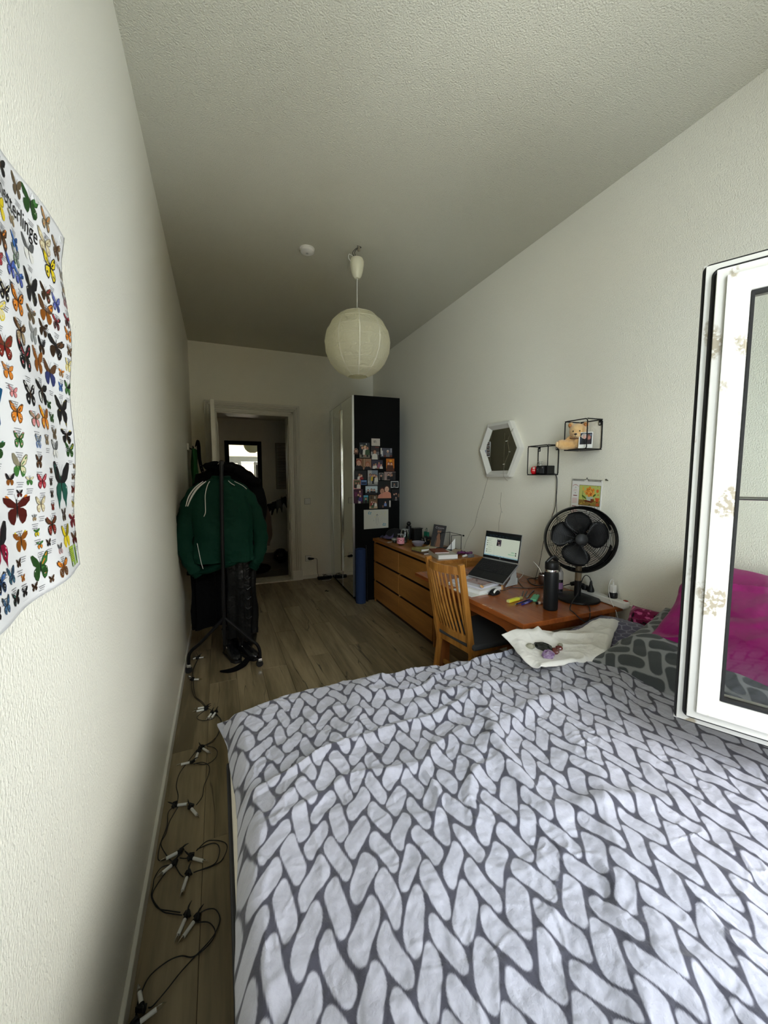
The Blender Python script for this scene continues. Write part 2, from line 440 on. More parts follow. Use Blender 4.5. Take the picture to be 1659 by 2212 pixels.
for sx, xx in ((1, DX0), (-1, DX1)):
    b.bx(min(xx, xx+sx*.014), max(xx, xx+sx*.014), YE, YE+.30, 0, DZ)
    for z0, z1 in ((.10,.75),(.85,2.30)):
        for k, dd in enumerate((.0,.02)):
            b.bx(min(xx+sx*.014, xx+sx*(.020+dd/4)), max(xx+sx*.014, xx+sx*(.020+dd/4)), YE+.05+dd, YE+.26-dd, z0+dd, z1-dd)
b.bx(DX0, DX1, YE, YE+.30, DZ-.014, DZ)
obj('door_reveal', b, M_paint, d1, bevel=.003)
b = MB(); b.bx(DX0, DX1, YE-.03, YE+.30, -.012, .012); b.bx(DX0-.02, DX1+.0, YE-.045, YE-.01, -.0, .018); obj('threshold', b, mat('worn_white_paint', (.62,.60,.52), .5, var=(20,(.35,.3,.2),.6)), d1, bevel=.004)
# leaf, opened 90 degrees against the left wall side
b = MB(); b.bx(.228, .272, 4.90, YE-.05, .012, DZ-.01)
leaf = obj('door_leaf', b, M_paint, d1, bevel=.004)
for z0, z1 in ((.16,.72),(.84,1.30),(1.42,2.28)):
    for y0, y1 in ((5.02,5.34),(5.46,5.76)):
        q = MB()
        for t, dd in ((.0,.0),(.018,.004)):
            q.bx(.272, .279-dd, y0+t, y1-t, z0+t, z1-t)
        obj('door_panel', q, M_paint, leaf, bevel=.002)
q = MB(); q.lathe([(.024,0),(.024,.004),(.009,.006),(.009,.04)], (.272,4.96,1.05), 14, (1,0,0)); q.tube([(.312,4.96,1.05),(.314,4.98,1.05),(.312,5.08,1.05)], .009, 8)
obj('door_handle', q, M_chrome, leaf, smooth=True)

# hall behind the door
HY0, HY1, HX0, HX1, HZ = YE+.22, 8.22, -.6, 1.78, 2.66
Mh = mat('hall_wall', (.78,.75,.68), .8, bump=(90,.003,(1,1,.5)))
b = MB(); b.bx(HX0-.1, HX1+.1, HY1, HY1+.15, -.1, HZ+.1); st('wall_hall_back', b, Mh)
b = MB(); b.bx(HX1, HX1+.12, HY0, HY1, -.1, HZ+.1); st('wall_hall_right', b, Mh)
b = MB(); b.bx(HX0-.12, HX0, HY0, HY1, -.1, HZ+.1); st('wall_hall_left', b, Mh)
b = MB(); b.bx(HX0-.1, HX1+.1, HY0-.0, HY1+.1, HZ, HZ+.15); st('ceiling_hall', b, Mh)
b = MB(); b.bx(HX0-.1, HX1+.1, YE+.05, 6.60, -.1, .0); b.bx(HX0-.1, HX1+.1, 6.60, HY1, -.1, .006); b.bx(HX0-.1,HX1+.1,6.59,6.62,0,.010)
st('floor_hall', b, mat('hall_vinyl', (.10,.095,.08), .5, var=(6,(.06,.055,.045),.7)))
b = MB(); b.bx(.95, HX1, HY1-.014, HY1, 0, .07); st('baseboard_hall', b, M_paint, bevel=.002)

# ------------------------------------------------------------------ window_1: frame, transom, mullion, closed left sash, open right sash
w1 = thing('window_1', None, None, (1.12, YN-.06, WZ0), kind='structure')
M_win = mat('white_lacquered_window_frame', (.80,.79,.74), .35, bump=(40,.0004), var=(9,(.50,.44,.33),0.0))
M_wind = mat('weathered_window_frame', (.66,.655,.61), .38, bump=(60,.0005))
# dirt patches with a shape of their own
_n, _l = M_wind.node_tree.nodes, M_wind.node_tree.links
_p = _n['Principled BSDF']; _tc = _n.new('ShaderNodeTexCoord')
_mp = _n.new('ShaderNodeMapping'); _mp.inputs['Scale'].default_value = (1,1,.55); _l.new(_tc.outputs['Object'], _mp.inputs['Vector'])
_a = _n.new('ShaderNodeTexNoise'); _a.inputs['Scale'].default_value = 9; _a.inputs['Detail'].default_value = 5; _l.new(_mp.outputs[0], _a.inputs['Vector'])
_b = _n.new('ShaderNodeTexNoise'); _b.inputs['Scale'].default_value = 90; _b.inputs['Detail'].default_value = 6; _l.new(_tc.outputs['Object'], _b.inputs['Vector'])
_r1 = _n.new('ShaderNodeMapRange'); _r1.inputs['From Min'].default_value = .565; _r1.inputs['From Max'].default_value = .60; _l.new(_a.outputs['Fac'], _r1.inputs['Value'])
_r2 = _n.new('ShaderNodeMapRange'); _r2.inputs['From Min'].default_value = .42; _r2.inputs['From Max'].default_value = .52; _l.new(_b.outputs['Fac'], _r2.inputs['Value'])
_mm = _n.new('ShaderNodeMath'); _mm.operation = 'MULTIPLY'; _l.new(_r1.outputs[0], _mm.inputs[0]); _l.new(_r2.outputs[0], _mm.inputs[1])
_mx = _n.new('ShaderNodeMix'); _mx.data_type = 'RGBA'; _l.new(_mm.outputs[0], _mx.inputs['Factor']); _mx.inputs[6].default_value = (.66,.655,.61,1); _mx.inputs[7].default_value = (.36,.32,.24,1)
_l.new(_mx.outputs[2], _p.inputs['Base Color'])

fy0, fy1 = YN-.20, YN-.10
b = MB(); b.bx(WX0, WX0+.05, fy0, fy1, WZ0, WZ1); b.bx(WX1-.05, WX1, fy0, fy1, WZ0, WZ1); b.bx(WX0, WX1, fy0, fy1, WZ0, WZ0+.04); b.bx(WX0, WX1, fy0, fy1, WZ1-.05, WZ1)
b.bx(WX0, WX1, fy0-.01, fy1+.01, 2.16, 2.30)
obj('window_frame', b, M_win, w1, bevel=.004)
b = MB(); b.bx(1.085, 1.155, fy0+.005, fy1-.005, WZ0+.04, 2.16); obj('mullion', b, M_win, w1, bevel=.004)
def flat_sash(x0, x1, z0, z1, y0, y1, name):
    f = MB(); w = .07
    f.bx(x0, x0+w, y0, y1, z0, z1); f.bx(x1-w, x1, y0, y1, z0, z1); f.bx(x0+w, x1-w, y0, y1, z0, z0+w); f.bx(x0+w, x1-w, y0, y1, z1-w, z1)
    o = obj(name, f, M_win, w1, bevel=.005)
    g = MB(); g.bx(x0+w-.005, x1-w+.005, (y0+y1)/2-.003, (y0+y1)/2+.003, z0+w-.005, z1-w+.005); obj('glass_pane', g, M_glass, o)
    return o
flat_sash(WX0+.045, 1.09, WZ0+.035, 2.165, fy0+.02, fy1-.01, 'left_sash')
flat_sash(WX0+.045, WX1-.045, 2.295, WZ1-.045, fy0+.02, fy1-.01, 'upper_light')
# open sash: local frame a = along the sash from its free edge to the hinge, t = towards the weather side
SO = Vector((1.55, .72, 0)); SA = Vector((.445, -.896, 0)).normalized(); ST = Vector((-.896, -.445, 0)).normalized()
SZ0, SZ1, SL = .782, 2.126, .90
def SP(a, t, z): return SO+SA*a+ST*t+Vector((0,0,z))
def sring(mb, a0, a1, t0, t1, slope=0):
    """a mitred rectangular ring whose bar runs from inset a0 to a1, thickness t0..t1 (slope lowers the inner edge)"""
    def rect(i, t): return [SP(i,t,SZ0+i), SP(SL-i,t,SZ0+i), SP(SL-i,t,SZ1-i), SP(i,t,SZ1-i)]
    v = rect(a0,t0)+rect(a1,t0)+rect(a0,t1)+rect(a1,t1-slope); f = []
    for k in range(4):
        k2 = (k+1) % 4; f += [(k,k2,4+k2,4+k), (8+k,12+k,12+k2,8+k2), (k,8+k,8+k2,k2), (4+k,4+k2,12+k2,12+k)]
    mb._add(v, f)
b = MB(); sring(b, 0, .110, -.042, -.024); sring(b, .008, .108, -.024, -.010); sring(b, .033, .055, -.010, .010, .0); sring(b, .0552, .100, -.010, .018, .006); sring(b, .100, .107, -.010, .012, .006)
sash = obj('open_sash', b, M_wind, w1, bevel=.0015)
def groove(a, r, t, zz):
    pts = []; rr = .014; i = a
    for (ca, cz, a0) in ((i+rr, SZ0+i+rr, 180), (SL-i-rr, SZ0+i+rr, 270), (SL-i-rr, SZ1-i-rr, 0), (i+rr, SZ1-i-rr, 90)):
        for k in range(6): th = R(a0+k*18); pts.append(SP(ca+rr*math.cos(th), t, cz+rr*math.sin(th)))
    g = MB(); g.tube(pts, r, 8, 1, closed=True); return g
obj('outer_gasket', groove(.0045, .0046, -.023, 0), M_rubber, sash, smooth=True)
obj('middle_gasket', groove(.0265, .0052, -.010, 0), M_rubber, sash, smooth=True)
g = MB(); sring(g, .107, .114, -.012, .010); obj('glazing_gasket', g, M_rubber, sash)
g = MB()
q = [SP(.110,-.006,SZ0+.110), SP(SL-.110,-.006,SZ0+.110), SP(SL-.110,-.006,SZ1-.110), SP(.110,-.006,SZ1-.110)]; q2 = [p-ST*.006 for p in q]
g._add(q+q2, [(0,1,2,3),(7,6,5,4),(0,4,5,1),(1,5,6,2),(2,6,7,3),(3,7,4,0)]); obj('glass_pane', g, M_glass, sash)
Mk = mat('dull_zinc', (.18,.16,.12), .45, metal=.8)
for z in (2.02, 1.22, .86):
    k = MB(); 
    c0 = SP(.0155, -.020, z); k.box(c0, (.009,.012,.020 if z < 2 else .010), Matrix((SA, ST, Vector((0,0,1)))).transposed())
    if z > 2: k.box(SP(.0155,-.018,z+.012), (.014,.014,.003), Matrix((SA, ST, Vector((0,0,1)))).transposed()); k.box(SP(.0155,-.018,z-.007), (.014,.014,.003), Matrix((SA, ST, Vector((0,0,1)))).transposed())
    obj('keeper', k, Mk, sash)
for z0, z1 in ((1.86, 1.97), (.98, 1.08)):
    k = MB(); k.box(SP(.0205,-.022,(z0+z1)/2), (.002,.004,z1-z0), Matrix((SA, ST, Vector((0,0,1)))).transposed()); obj('lock_strip', k, Mk, sash)
k = MB(); k.tube([SP(.09,-.060,1.47), SP(.4,-.060,1.47), SP(SL-.09,-.060,1.47)], .0055, 10, 1)
for a in (.095, SL-.095): k.cyl(SP(a,-.042,1.47), SP(a,-.062,1.47), .007)
obj('curtain_rod', k, M_chrome, sash, smooth=True)
k = MB(); k.box(SP(.05,-.05,1.30), (.028,.014,.07), Matrix((SA, ST, Vector((0,0,1)))).transposed()); k.tube([SP(.05,-.055,1.30),SP(.05,-.085,1.30),SP(.05,-.09,1.29),SP(.05,-.09,1.18)], .009, 8, 2)
obj('window_handle', k, M_white, sash, smooth=True)

# ------------------------------------------------------------------ house across the street (seen in the hall mirror)
FY = -13.0
hb = thing('house', 'yellow brick house with white bands across the street, seen mirrored in the black-framed hall mirror', 'house', (3.2, FY, -7))
Mbk = bpy.data.materials.new('yellow_brick'); Mbk.use_nodes = True
_n, _l = Mbk.node_tree.nodes, Mbk.node_tree.links; _tc = _n.new('ShaderNodeTexCoord'); _mp = _n.new('ShaderNodeMapping'); _mp.inputs['Rotation'].default_value = (R(90),0,0)
_br = _n.new('ShaderNodeTexBrick'); _br.inputs['Scale'].default_value = 1.0; _br.inputs['Color1'].default_value = (.115,.074,.028,1); _br.inputs['Color2'].default_value = (.088,.052,.019,1); _br.inputs['Mortar'].default_value = (.14,.12,.085,1)
_br.inputs['Brick Width'].default_value = .25; _br.inputs['Row Height'].default_value = .08; _br.inputs['Mortar Size'].default_value = .008
_l.new(_tc.outputs['Object'], _mp.inputs['Vector']); _l.new(_mp.outputs[0], _br.inputs['Vector']); _l.new(_br.outputs['Color'], _n['Principled BSDF'].inputs['Base Color'])
b = MB(); b.bx(-2.6, 9.0, FY-8, FY, -7, 6.0); obj('brick_wall', b, Mbk, hb)
Mst = mat('white_stucco', (.24,.23,.19), .8)
b = MB()
for z in (-3.2, .15, 2.6, 5.6): b.bx(-2.7, 9.1, FY, FY+.12, z, z+.28)
b.bx(-2.8, 9.2, FY-.0, FY+.35, 6.0, 6.3); obj('stone_bands', b, Mst, hb)
b = MB(); b.bx(-2.8,9.2,FY-8,FY+.2,6.3,6.6); b.box((3.2,FY-3.2,7.2),(11.8,7,.2),(R(22),0,0)); obj('roof', b, mat('roof_tiles',(.22,.08,.05),.8), hb)
Mwp = mat('dark_window_pane', (.02,.025,.03), .08, spec=.8)
for z in (-5.4, -2.2, .9, 3.4):
    for x in (-1.4, 4.6, 7.2):
        f = MB(); f.bx(x-.75, x+.75, FY, FY+.10, z-.22, z-.02); f.bx(x-.70, x-.52, FY, FY+.09, z, z+1.75); f.bx(x+.52, x+.70, FY, FY+.09, z, z+1.75); f.bx(x-.75,x+.75,FY,FY+.14,z+1.75,z+2.0); f.bx(x-.03,x+.03,FY,FY+.05,z,z+1.75); f.bx(x-.52,x+.52,FY,FY+.05,z+1.1,z+1.18)
        o = obj('window', f, Mst, hb); g = MB(); g.bx(x-.52, x+.52, FY, FY+.02, z, z+1.75); obj('pane', g, Mwp, o)

# ================================================================== BED
bed = thing('bed', 'wide low bed with black frame and white mattress filling the window end', 'bed', (1.4, .75, 0))
Mfr = mat('black_bed_frame', (.012,.012,.014), .5)
b = MB(); b.bx(.272, .30, -.04, 1.60, .10, .40); b.bx(2.44, 2.47, -.04, 1.60, .10, .40); b.bx(.30, 2.44, -.04, -.01, .10, .40); b.bx(.30, 2.44, 1.57, 1.60, .10, .40)
obj('bed_frame', b, Mfr, bed, bevel=.006)
for x in (.33, 2.40):
    for y in (.02, 1.54):
        b = MB(); b.bx(x-.03, x+.03, y-.03, y+.03, 0, .12); obj('leg', b, Mfr, bed, bevel=.004)
b = MB(); b.bx(.285, 2.45, -.03, 1.575, .33, .575)
obj('mattress', b, mat('mattress_cover', (.62,.58,.50), .9, bump=(300,.001)), bed, bevel=.035, seg=4)
b = MB(); b.bx(1.70, 2.46, -.035, 1.585, .555, .590); obj('fitted_sheet', b, mat('grey_sheet', (.34,.33,.32), .9, bump=(14,.01)), bed, bevel=.015)

# duvet: a dense cloth with real folds; the printed stones are its dye
NU, NV = 720, 690
U, V = np.meshgrid(np.linspace(0,1,NU), np.linspace(0,1,NV), indexing='ij')
L_, W_ = 1.80, 1.80
uu, vv = U*L_, V*W_                                    # cloth metres
yfar = 1.575+.055*np.clip((uu)/.35,0,1)-.035*np.clip((uu-1.1)/.7,0,1)+.012*np.sin(uu*5.1)
Y = -.07+V*(yfar+.07)
xleft = .288+.010*np.sin(Y*7.3)+.010*(fbm(Y*6,Y*0+.3,3)-.5)-.035*np.clip((Y-1.40)/.17,0,1)**1.5+.02*np.clip((.62-Y)/.3,0,1)
xright = 1.985+.03*np.sin(Y*5)
X = xleft+U*(xright-xleft)
base = .645+.012*np.sin(Y*2.0+.4)
# puffiness, long folds, sharp creases and fine crumple
big = .034*(fbm(X*1.9+.3, Y*2.2, 2, 3)-.45)
rx = X*.80-Y*.60; ry = X*.60+Y*.80
f1 = .022*np.maximum(ridge(rx*3.0+.35*vnoise(X*4,Y*4,5), ry*.9, 11)-.62, 0)/.38*(.4+.9*vnoise(X*2.3,Y*2.3,31))
rx2 = X*.97+Y*.25; ry2 = -X*.25+Y*.97
f2 = .018*np.maximum(ridge(rx2*1.3, ry2*6.5+.6*vnoise(X*5,Y*5,8), 21)-.66, 0)/.34*np.clip((Y-.75)*2,0,1)
f3 = .011*(np.maximum(ridge(X*9+.8*vnoise(X*9,Y*9,3), Y*8+.8*vnoise(X*8,Y*8,4), 41)-.55,0)/.45)*vnoise(X*3.3,Y*3.1,51)
f4 = .0085*(fbm(X*24, Y*24, 61, 3)-.45)+.0042*(np.maximum(ridge(X*31+1.6*vnoise(X*13,Y*13,6), Y*29+1.6*vnoise(X*12,Y*12,7), 44)-.5,0)*2)**1.5*vnoise(X*6,Y*6,45)+.0030*(fbm(X*80, Y*80, 71, 2)-.4)
wr = .009*(ridge(X*3+Y*1.0, Y*22-X*6, 91)-.5)*np.clip(1-X/.75,0,1)       # wrinkles running in from the foot edge
ridge1 = .020*np.exp(-((X-1.02-.25*(Y-.6)+.03*np.sin(Y*9))/.030)**2)*np.exp(-((Y-.95)/.32)**2)
ridge2 = .016*np.exp(-((Y-1.02-.10*(X-1.0)+.03*np.sin(X*8))/.030)**2)*np.exp(-((X-1.45)/.35)**2)
ridge3 = .014*np.exp(-((Y-1.30+.12*(X-1.0)+.02*np.sin(X*9))/.026)**2)*np.exp(-((X-1.15)/.30)**2)
ridge4 = .014*np.exp(-((Y-.62+.35*(X-1.3)+.02*np.sin(X*9))/.030)**2)*np.exp(-((X-1.2)/.25)**2)
Z = base+big+f1+f2+f3+f4+wr+ridge1+ridge2+ridge3+ridge4
# rounded, hanging edges
el = np.clip((.055-uu)/.055, 0, 1); Z = Z-.050*el**2.2-.02*el
ef = np.clip((vv-(W_-.09))/.09, 0, 1); Z = Z-.085*ef**2
er = np.clip((uu-(L_-.10))/.10, 0, 1); Z = Z-.055*er**2
corner = np.clip(1-np.hypot(uu-0, vv-W_)/.22, 0, 1); Z = Z-.020*corner
Z = np.maximum(Z, .583)
dv = MB(); dv.grid(np.stack([X,Y,Z], -1))
pat = stone_pattern(uu+.02*(fbm(X*3,Y*3,77)-.5), vv, seed=3)
cA, cB = np.array(s2l(166,167,178)), np.array(s2l(66,66,76))
fib = (.90+.16*fbm(uu*150, vv*150, 5, 2))[...,None]
cc = np.empty((NU,NV,4), np.float32); cc[...,:3] = (cB*(1-pat[...,None])+cA*pat[...,None])*fib; cc[...,3] = 1
dv.vc = cc.reshape(-1,4)
M_cot = mat_col('printed_cotton', .9, .15, sheen=.2, bump=(260,.0009))
obj('duvet', dv, M_cot, smooth=True, thick=.006, label='crumpled white duvet printed with grey-edged stone shapes covering the bed', cat='duvet')

def pillow(name, L, Wd, T, M, colfn, label, cat, seed=1, nu=150, nv=120, wr=.010, matl=None):
    mb = MB(); u = np.linspace(-1,1,nu); v = np.linspace(-1,1,nv); Ug, Vg = np.meshgrid(u, v, indexing='ij'); allc = []
    for sgn in (1,-1):
        prof = (np.clip(1-np.abs(Ug)**2.6,0,1)*np.clip(1-np.abs(Vg)**2.6,0,1))**.55
        px = Ug*L/2*(1-.06*(1-np.abs(Vg)**2)*np.abs(Ug)**3*0-.05*np.cos(Vg*math.pi/2)*np.abs(Ug)**4)
        py = Vg*Wd/2*(1-.06*np.cos(Ug*math.pi/2)*np.abs(Vg)**4)
        z = T/2*prof*sgn*(1+.35*(fbm(Ug*2+seed, Vg*2, seed, 3)-.45))
        z = z+sgn*wr*prof**.3*(np.maximum(ridge(Ug*2.2+Vg*.9+.5*vnoise(Ug*3,Vg*3,seed), Vg*1.1-Ug*.5, seed+2)-.6,0)/.4-.2)+.003*(fbm(Ug*9,Vg*9,seed+9)-.5)*sgn*(prof>0)
        edge = (prof <= 0)
        z = np.where((np.abs(Ug)>.999)|(np.abs(Vg)>.999), .004*np.sin(Ug*9)*np.cos(Vg*8), z)
        mb.grid(np.stack([px,py,z], -1) if sgn > 0 else np.stack([px[::-1],py[::-1],z[::-1]], -1))
        c = colfn(px, py) ; c = c if sgn > 0 else c[::-1]
        allc.append(np.concatenate([c, np.ones(c.shape[:2]+(1,))], -1).reshape(-1,4))
    mb.vc = np.concatenate(allc); mb.xf(M)
    return obj(name, mb, matl or M_cot, smooth=True, label=label, cat=cat)
def stonecol(a, b, seed, cell=.11, inv=False):
    a, b = np.array(a), np.array(b)
    return lambda x, y: (lambda p: b*(1-p)+a*p)(stone_pattern(x, y, cell, seed, R(30), R(100), .062)[...,None])
def honey(x, y):
    c = .052; q = y/(c*.75); row = np.floor(q); best = np.full(x.shape, 9.); sec = np.full(x.shape, 9.)
    for dr in (-1,0,1,2):
        r_ = row+dr; off = np.mod(r_,2)*.5
        for dc in (-1,0,1):
            cx = (np.floor(x/c-off)+dc+.5+off)*c; cy = r_*c*.75; d = np.hypot(x-cx, (y-cy)*1.05)
            sec = np.where(d < best, best, np.minimum(sec, d)); best = np.minimum(best, d)
    p = np.clip((sec-best-.003)/.003, 0, 1)[...,None]; return np.array(s2l(150,150,165))*(1-p)+np.array(s2l(88,86,108))*p
def plain(c): 
    c = np.array(c); return lambda x, y: np.broadcast_to(c, x.shape+(3,))*(.93+.14*fbm(x*60,y*60,3,2))[...,None]
def rotM(loc, rz, ry=0, rx=0): return Matrix.Translation(loc) @ Matrix.Rotation(R(rz),4,'Z') @ Matrix.Rotation(R(ry),4,'Y') @ Matrix.Rotation(R(rx),4,'X')
pillow('pillow', .52, .50, .13, rotM((2.20,1.37,.655), 8, -7), honey, 'lavender-grey pillow with a honeycomb print, under the white towel corner', 'pillow', 5, 110, 110)
pillow('pillow', .64, .84, .19, rotM((2.185,.865,.735), 4, -14, 3), stonecol(s2l(70,74,76), s2l(140,142,144), 7, .060), 'large pillow printed with dark grey stones and pale joints, on the duvet edge', 'pillow', 3, 190, 230, wr=.016)
M_sat = mat_col('magenta_velvet', .9, .1, sheen=.2, bump=(14,.01))
mg = pillow('pillow', .58, .66, .15, rotM((2.275,.845,.915), 2, -42, 0), plain(s2l(140,14,98)), 'bright magenta pillow leaning on the wall above the dark stone pillow', 'pillow', 9, 120, 130, wr=.030, matl=M_sat)
crumple(mg, .030, .16, 1, 0)
# faint stitched nested V emblem on the magenta pillow
k = MB(); Mx = rotM((2.275,.845,.915), 2, -42, 0)
for s_ in (0, .012):
    pts = [Mx @ Vector(p) for p in ((.13,-.10+s_,.066),(.0+s_,-.16,.074),(.13,-.22-s_,.064))]; k.tube(pts, .0011, 5, 1)
pl_ = [Mx @ Vector((.08+.02*math.cos(t)*(1+.3*math.sin(3*t)), -.16+.02*math.sin(t), .074)) for t in np.linspace(0,6,14)]; k.tube(pl_, .0011, 5, 2)
obj('stitched_emblem', k, mat('pale_pink_thread', s2l(190,90,160), .6), mg)
def flor(x, y):
    n = fbm(x*60, y*60, 5, 3)[...,None]; m2 = fbm(x*38+5, y*38, 15, 3)[...,None]
    c = np.where(n > .52, np.array(s2l(205,95,150)), np.array(s2l(120,20,70))); return np.where(m2 > .56, np.array(s2l(25,12,22)), c)
pillow('cushion', .20, .20, .15, rotM((2.455,1.395,.700), 10, -60), flor, 'small pink and black flowery cushion against the wall behind the pillows', 'cushion', 12, 60, 60)

# white towel on the duvet with a little heap of stones on it
NU2, NV2 = 130, 130
cor = [np.array(p) for p in ((1.60,1.575),(2.30,1.44),(1.93,1.235),(1.55,1.265))]     # far-left, far-right, near-right, near-left
u = np.linspace(0,1,NU2); v = np.linspace(0,1,NV2); Ug, Vg = np.meshgrid(u, v, indexing='ij')
P2 = (cor[0][None,None]*(1-Ug[...,None])+cor[1][None,None]*Ug[...,None])*(1-Vg[...,None])+(cor[3][None,None]*(1-Ug[...,None])+cor[2][None,None]*Ug[...,None])*Vg[...,None]
tx, ty = P2[...,0]+.012*np.sin(Vg*7)*(1-Ug), P2[...,1]+.012*np.sin(Ug*9)*(1-Vg)
lie = .682+.022*np.clip((ty-1.35)/.2,0,1)*np.clip((2.05-tx)/.3,0,1)+.045*np.clip((tx-1.9)/.25,0,1)
tz = lie+.012+.030*(np.maximum(ridge(tx*5+ty*3, ty*3-tx*1.5, 4)-.55,0)/.45)*np.clip(np.hypot(tx-1.71,ty-1.365)/.12-.4,0,1)+.020*(np.maximum(ridge(tx*9-ty*4+.8*vnoise(tx*7,ty*7,2), ty*11+tx*5, 14)-.5,0)/.5)*np.clip(np.hypot(tx-1.71,ty-1.365)/.10-.7,0,1)+.014*(fbm(tx*14,ty*14,6)-.5)+.005*(fbm(tx*45,ty*45,7)-.5)
tz = tz-.02*np.clip((np.maximum(np.abs(Ug-.5),np.abs(Vg-.5))-.44)/.06,0,1)**2
tb = MB(); tb.grid(np.stack([tx,ty,tz],-1))
obj('towel', tb, mat('white_terry', (.80,.78,.73), .95, bump=(420,.0022), sheen=.3), smooth=True, thick=.005, label='rumpled white towel spread on the far side of the bed', cat='towel')
def gem(name, c, r, m, label, seed, cat='stone', n=9):
    k = MB(); k.ball((0,0,r[2]*.75), r, n, 6, None, None, .28, seed); k.xf(rotM(c, seed*37)); return obj(name, k, m, label=label, cat=cat, bevel=.0015)
gem('black_stone', (1.705,1.397,0.696), (.048,.024,.020), mat('obsidian', (.006,.008,.007), .12, spec=.8), 'glossy black stone lying on the white towel', 3, n=11)
gem('clear_stone', (1.655,1.430,0.698), (.022,.018,.016), mat('pale_quartz', (.70,.68,.52), .12, trans=.6), 'pale yellow-green clear stone left of the black stone on the towel', 4)
gem('amethyst', (1.665,1.327,0.694), (.034,.027,.022), mat('amethyst', (.22,.10,.28), .15, trans=.35, var=(70,(.6,.5,.65),.8)), 'rough purple amethyst lump nearest the front of the towel', 5, n=12)
gem('clear_stone', (1.720,1.382,0.696), (.017,.014,.013), mat('rose_clear', (.68,.58,.58), .1, trans=.6), 'small clear pinkish stone between the black and the red-brown stones', 6)
gem('red_stone', (1.730,1.350,0.696), (.024,.019,.015), mat('red_brown_stone', (.10,.015,.012), .12, spec=.8), 'red-brown polished stone touching the amethyst', 7)
gem('red_stone', (1.775,1.367,0.698), (.017,.014,.012), mat('red_brown_stone'), 'smaller red-brown polished stone at the right of the heap', 8)
gem('clear_stone', (1.802,1.387,0.700), (.013,.014,.011), mat('pale_quartz'), 'tiny clear stone at the right-hand end of the heap', 9)

# ================================================================== WARDROBE
wd = thing('wardrobe', 'tall black wardrobe with mirrored doors standing in the far right corner', 'wardrobe', (2.09, 5.16, 0))
Mwd = mat('black_wardrobe_board', (.0028,.0028,.0028), .5, spec=.10)
b = MB(); b.bx(1.80, 2.385, 4.525, 4.545, 0, 2.505); obj('side_panel', b, Mwd, wd, bevel=.001)
b = MB(); b.bx(1.80, 2.385, 5.78, 5.80, 0, 2.505); obj('side_panel', b, Mwd, wd, bevel=.001)
b = MB(); b.bx(1.80, 2.385, 4.545, 5.78, 2.485, 2.505); obj('top_panel', b, Mwd, wd)
b = MB(); b.bx(1.815, 2.385, 4.545, 5.78, .0, .07); b.bx(2.375, 2.385, 4.545, 5.78, .07, 2.485); obj('plinth_and_back', b, Mwd, wd)
Mal = mat('brushed_aluminium', (.55,.55,.54), .3, metal=1)
for y0, y1, hy in ((4.53, 5.06, 5.045), (5.066, 5.60, 5.08)):
    b = MB(); b.bx(1.778, 1.798, y0, y1, .06, 2.50); dr = obj('door', b, Mwd, wd, bevel=.001)
    b = MB(); b.bx(1.7755, 1.7785, y0+.008, y1-.008, .065, 2.495); obj('mirror', b, M_mirror, dr)
    b = MB(); b.bx(1.774, 1.80, y0-.001, y0+.006, .06, 2.50); b.bx(1.774, 1.80, y1-.006, y1+.001, .06, 2.50); obj('edge_trim', b, Mal, dr)
    b = MB(); b.lathe([(.010,0),(.012,.01),(.012,2.13),(.010,2.14)], (1.768, hy, .27), 14, (0,0,1)); obj('bar_handle', b, mat('bright_steel', (.9,.88,.82), .12, metal=1), dr, smooth=True)
b = MB(); b.bx(1.778,1.798,5.605,5.79,.06,2.50); dr = obj('door', b, Mwd, wd); b = MB(); b.bx(1.7755,1.7785,5.61,5.785,.065,2.495); obj('mirror', b, M_mirror, dr)

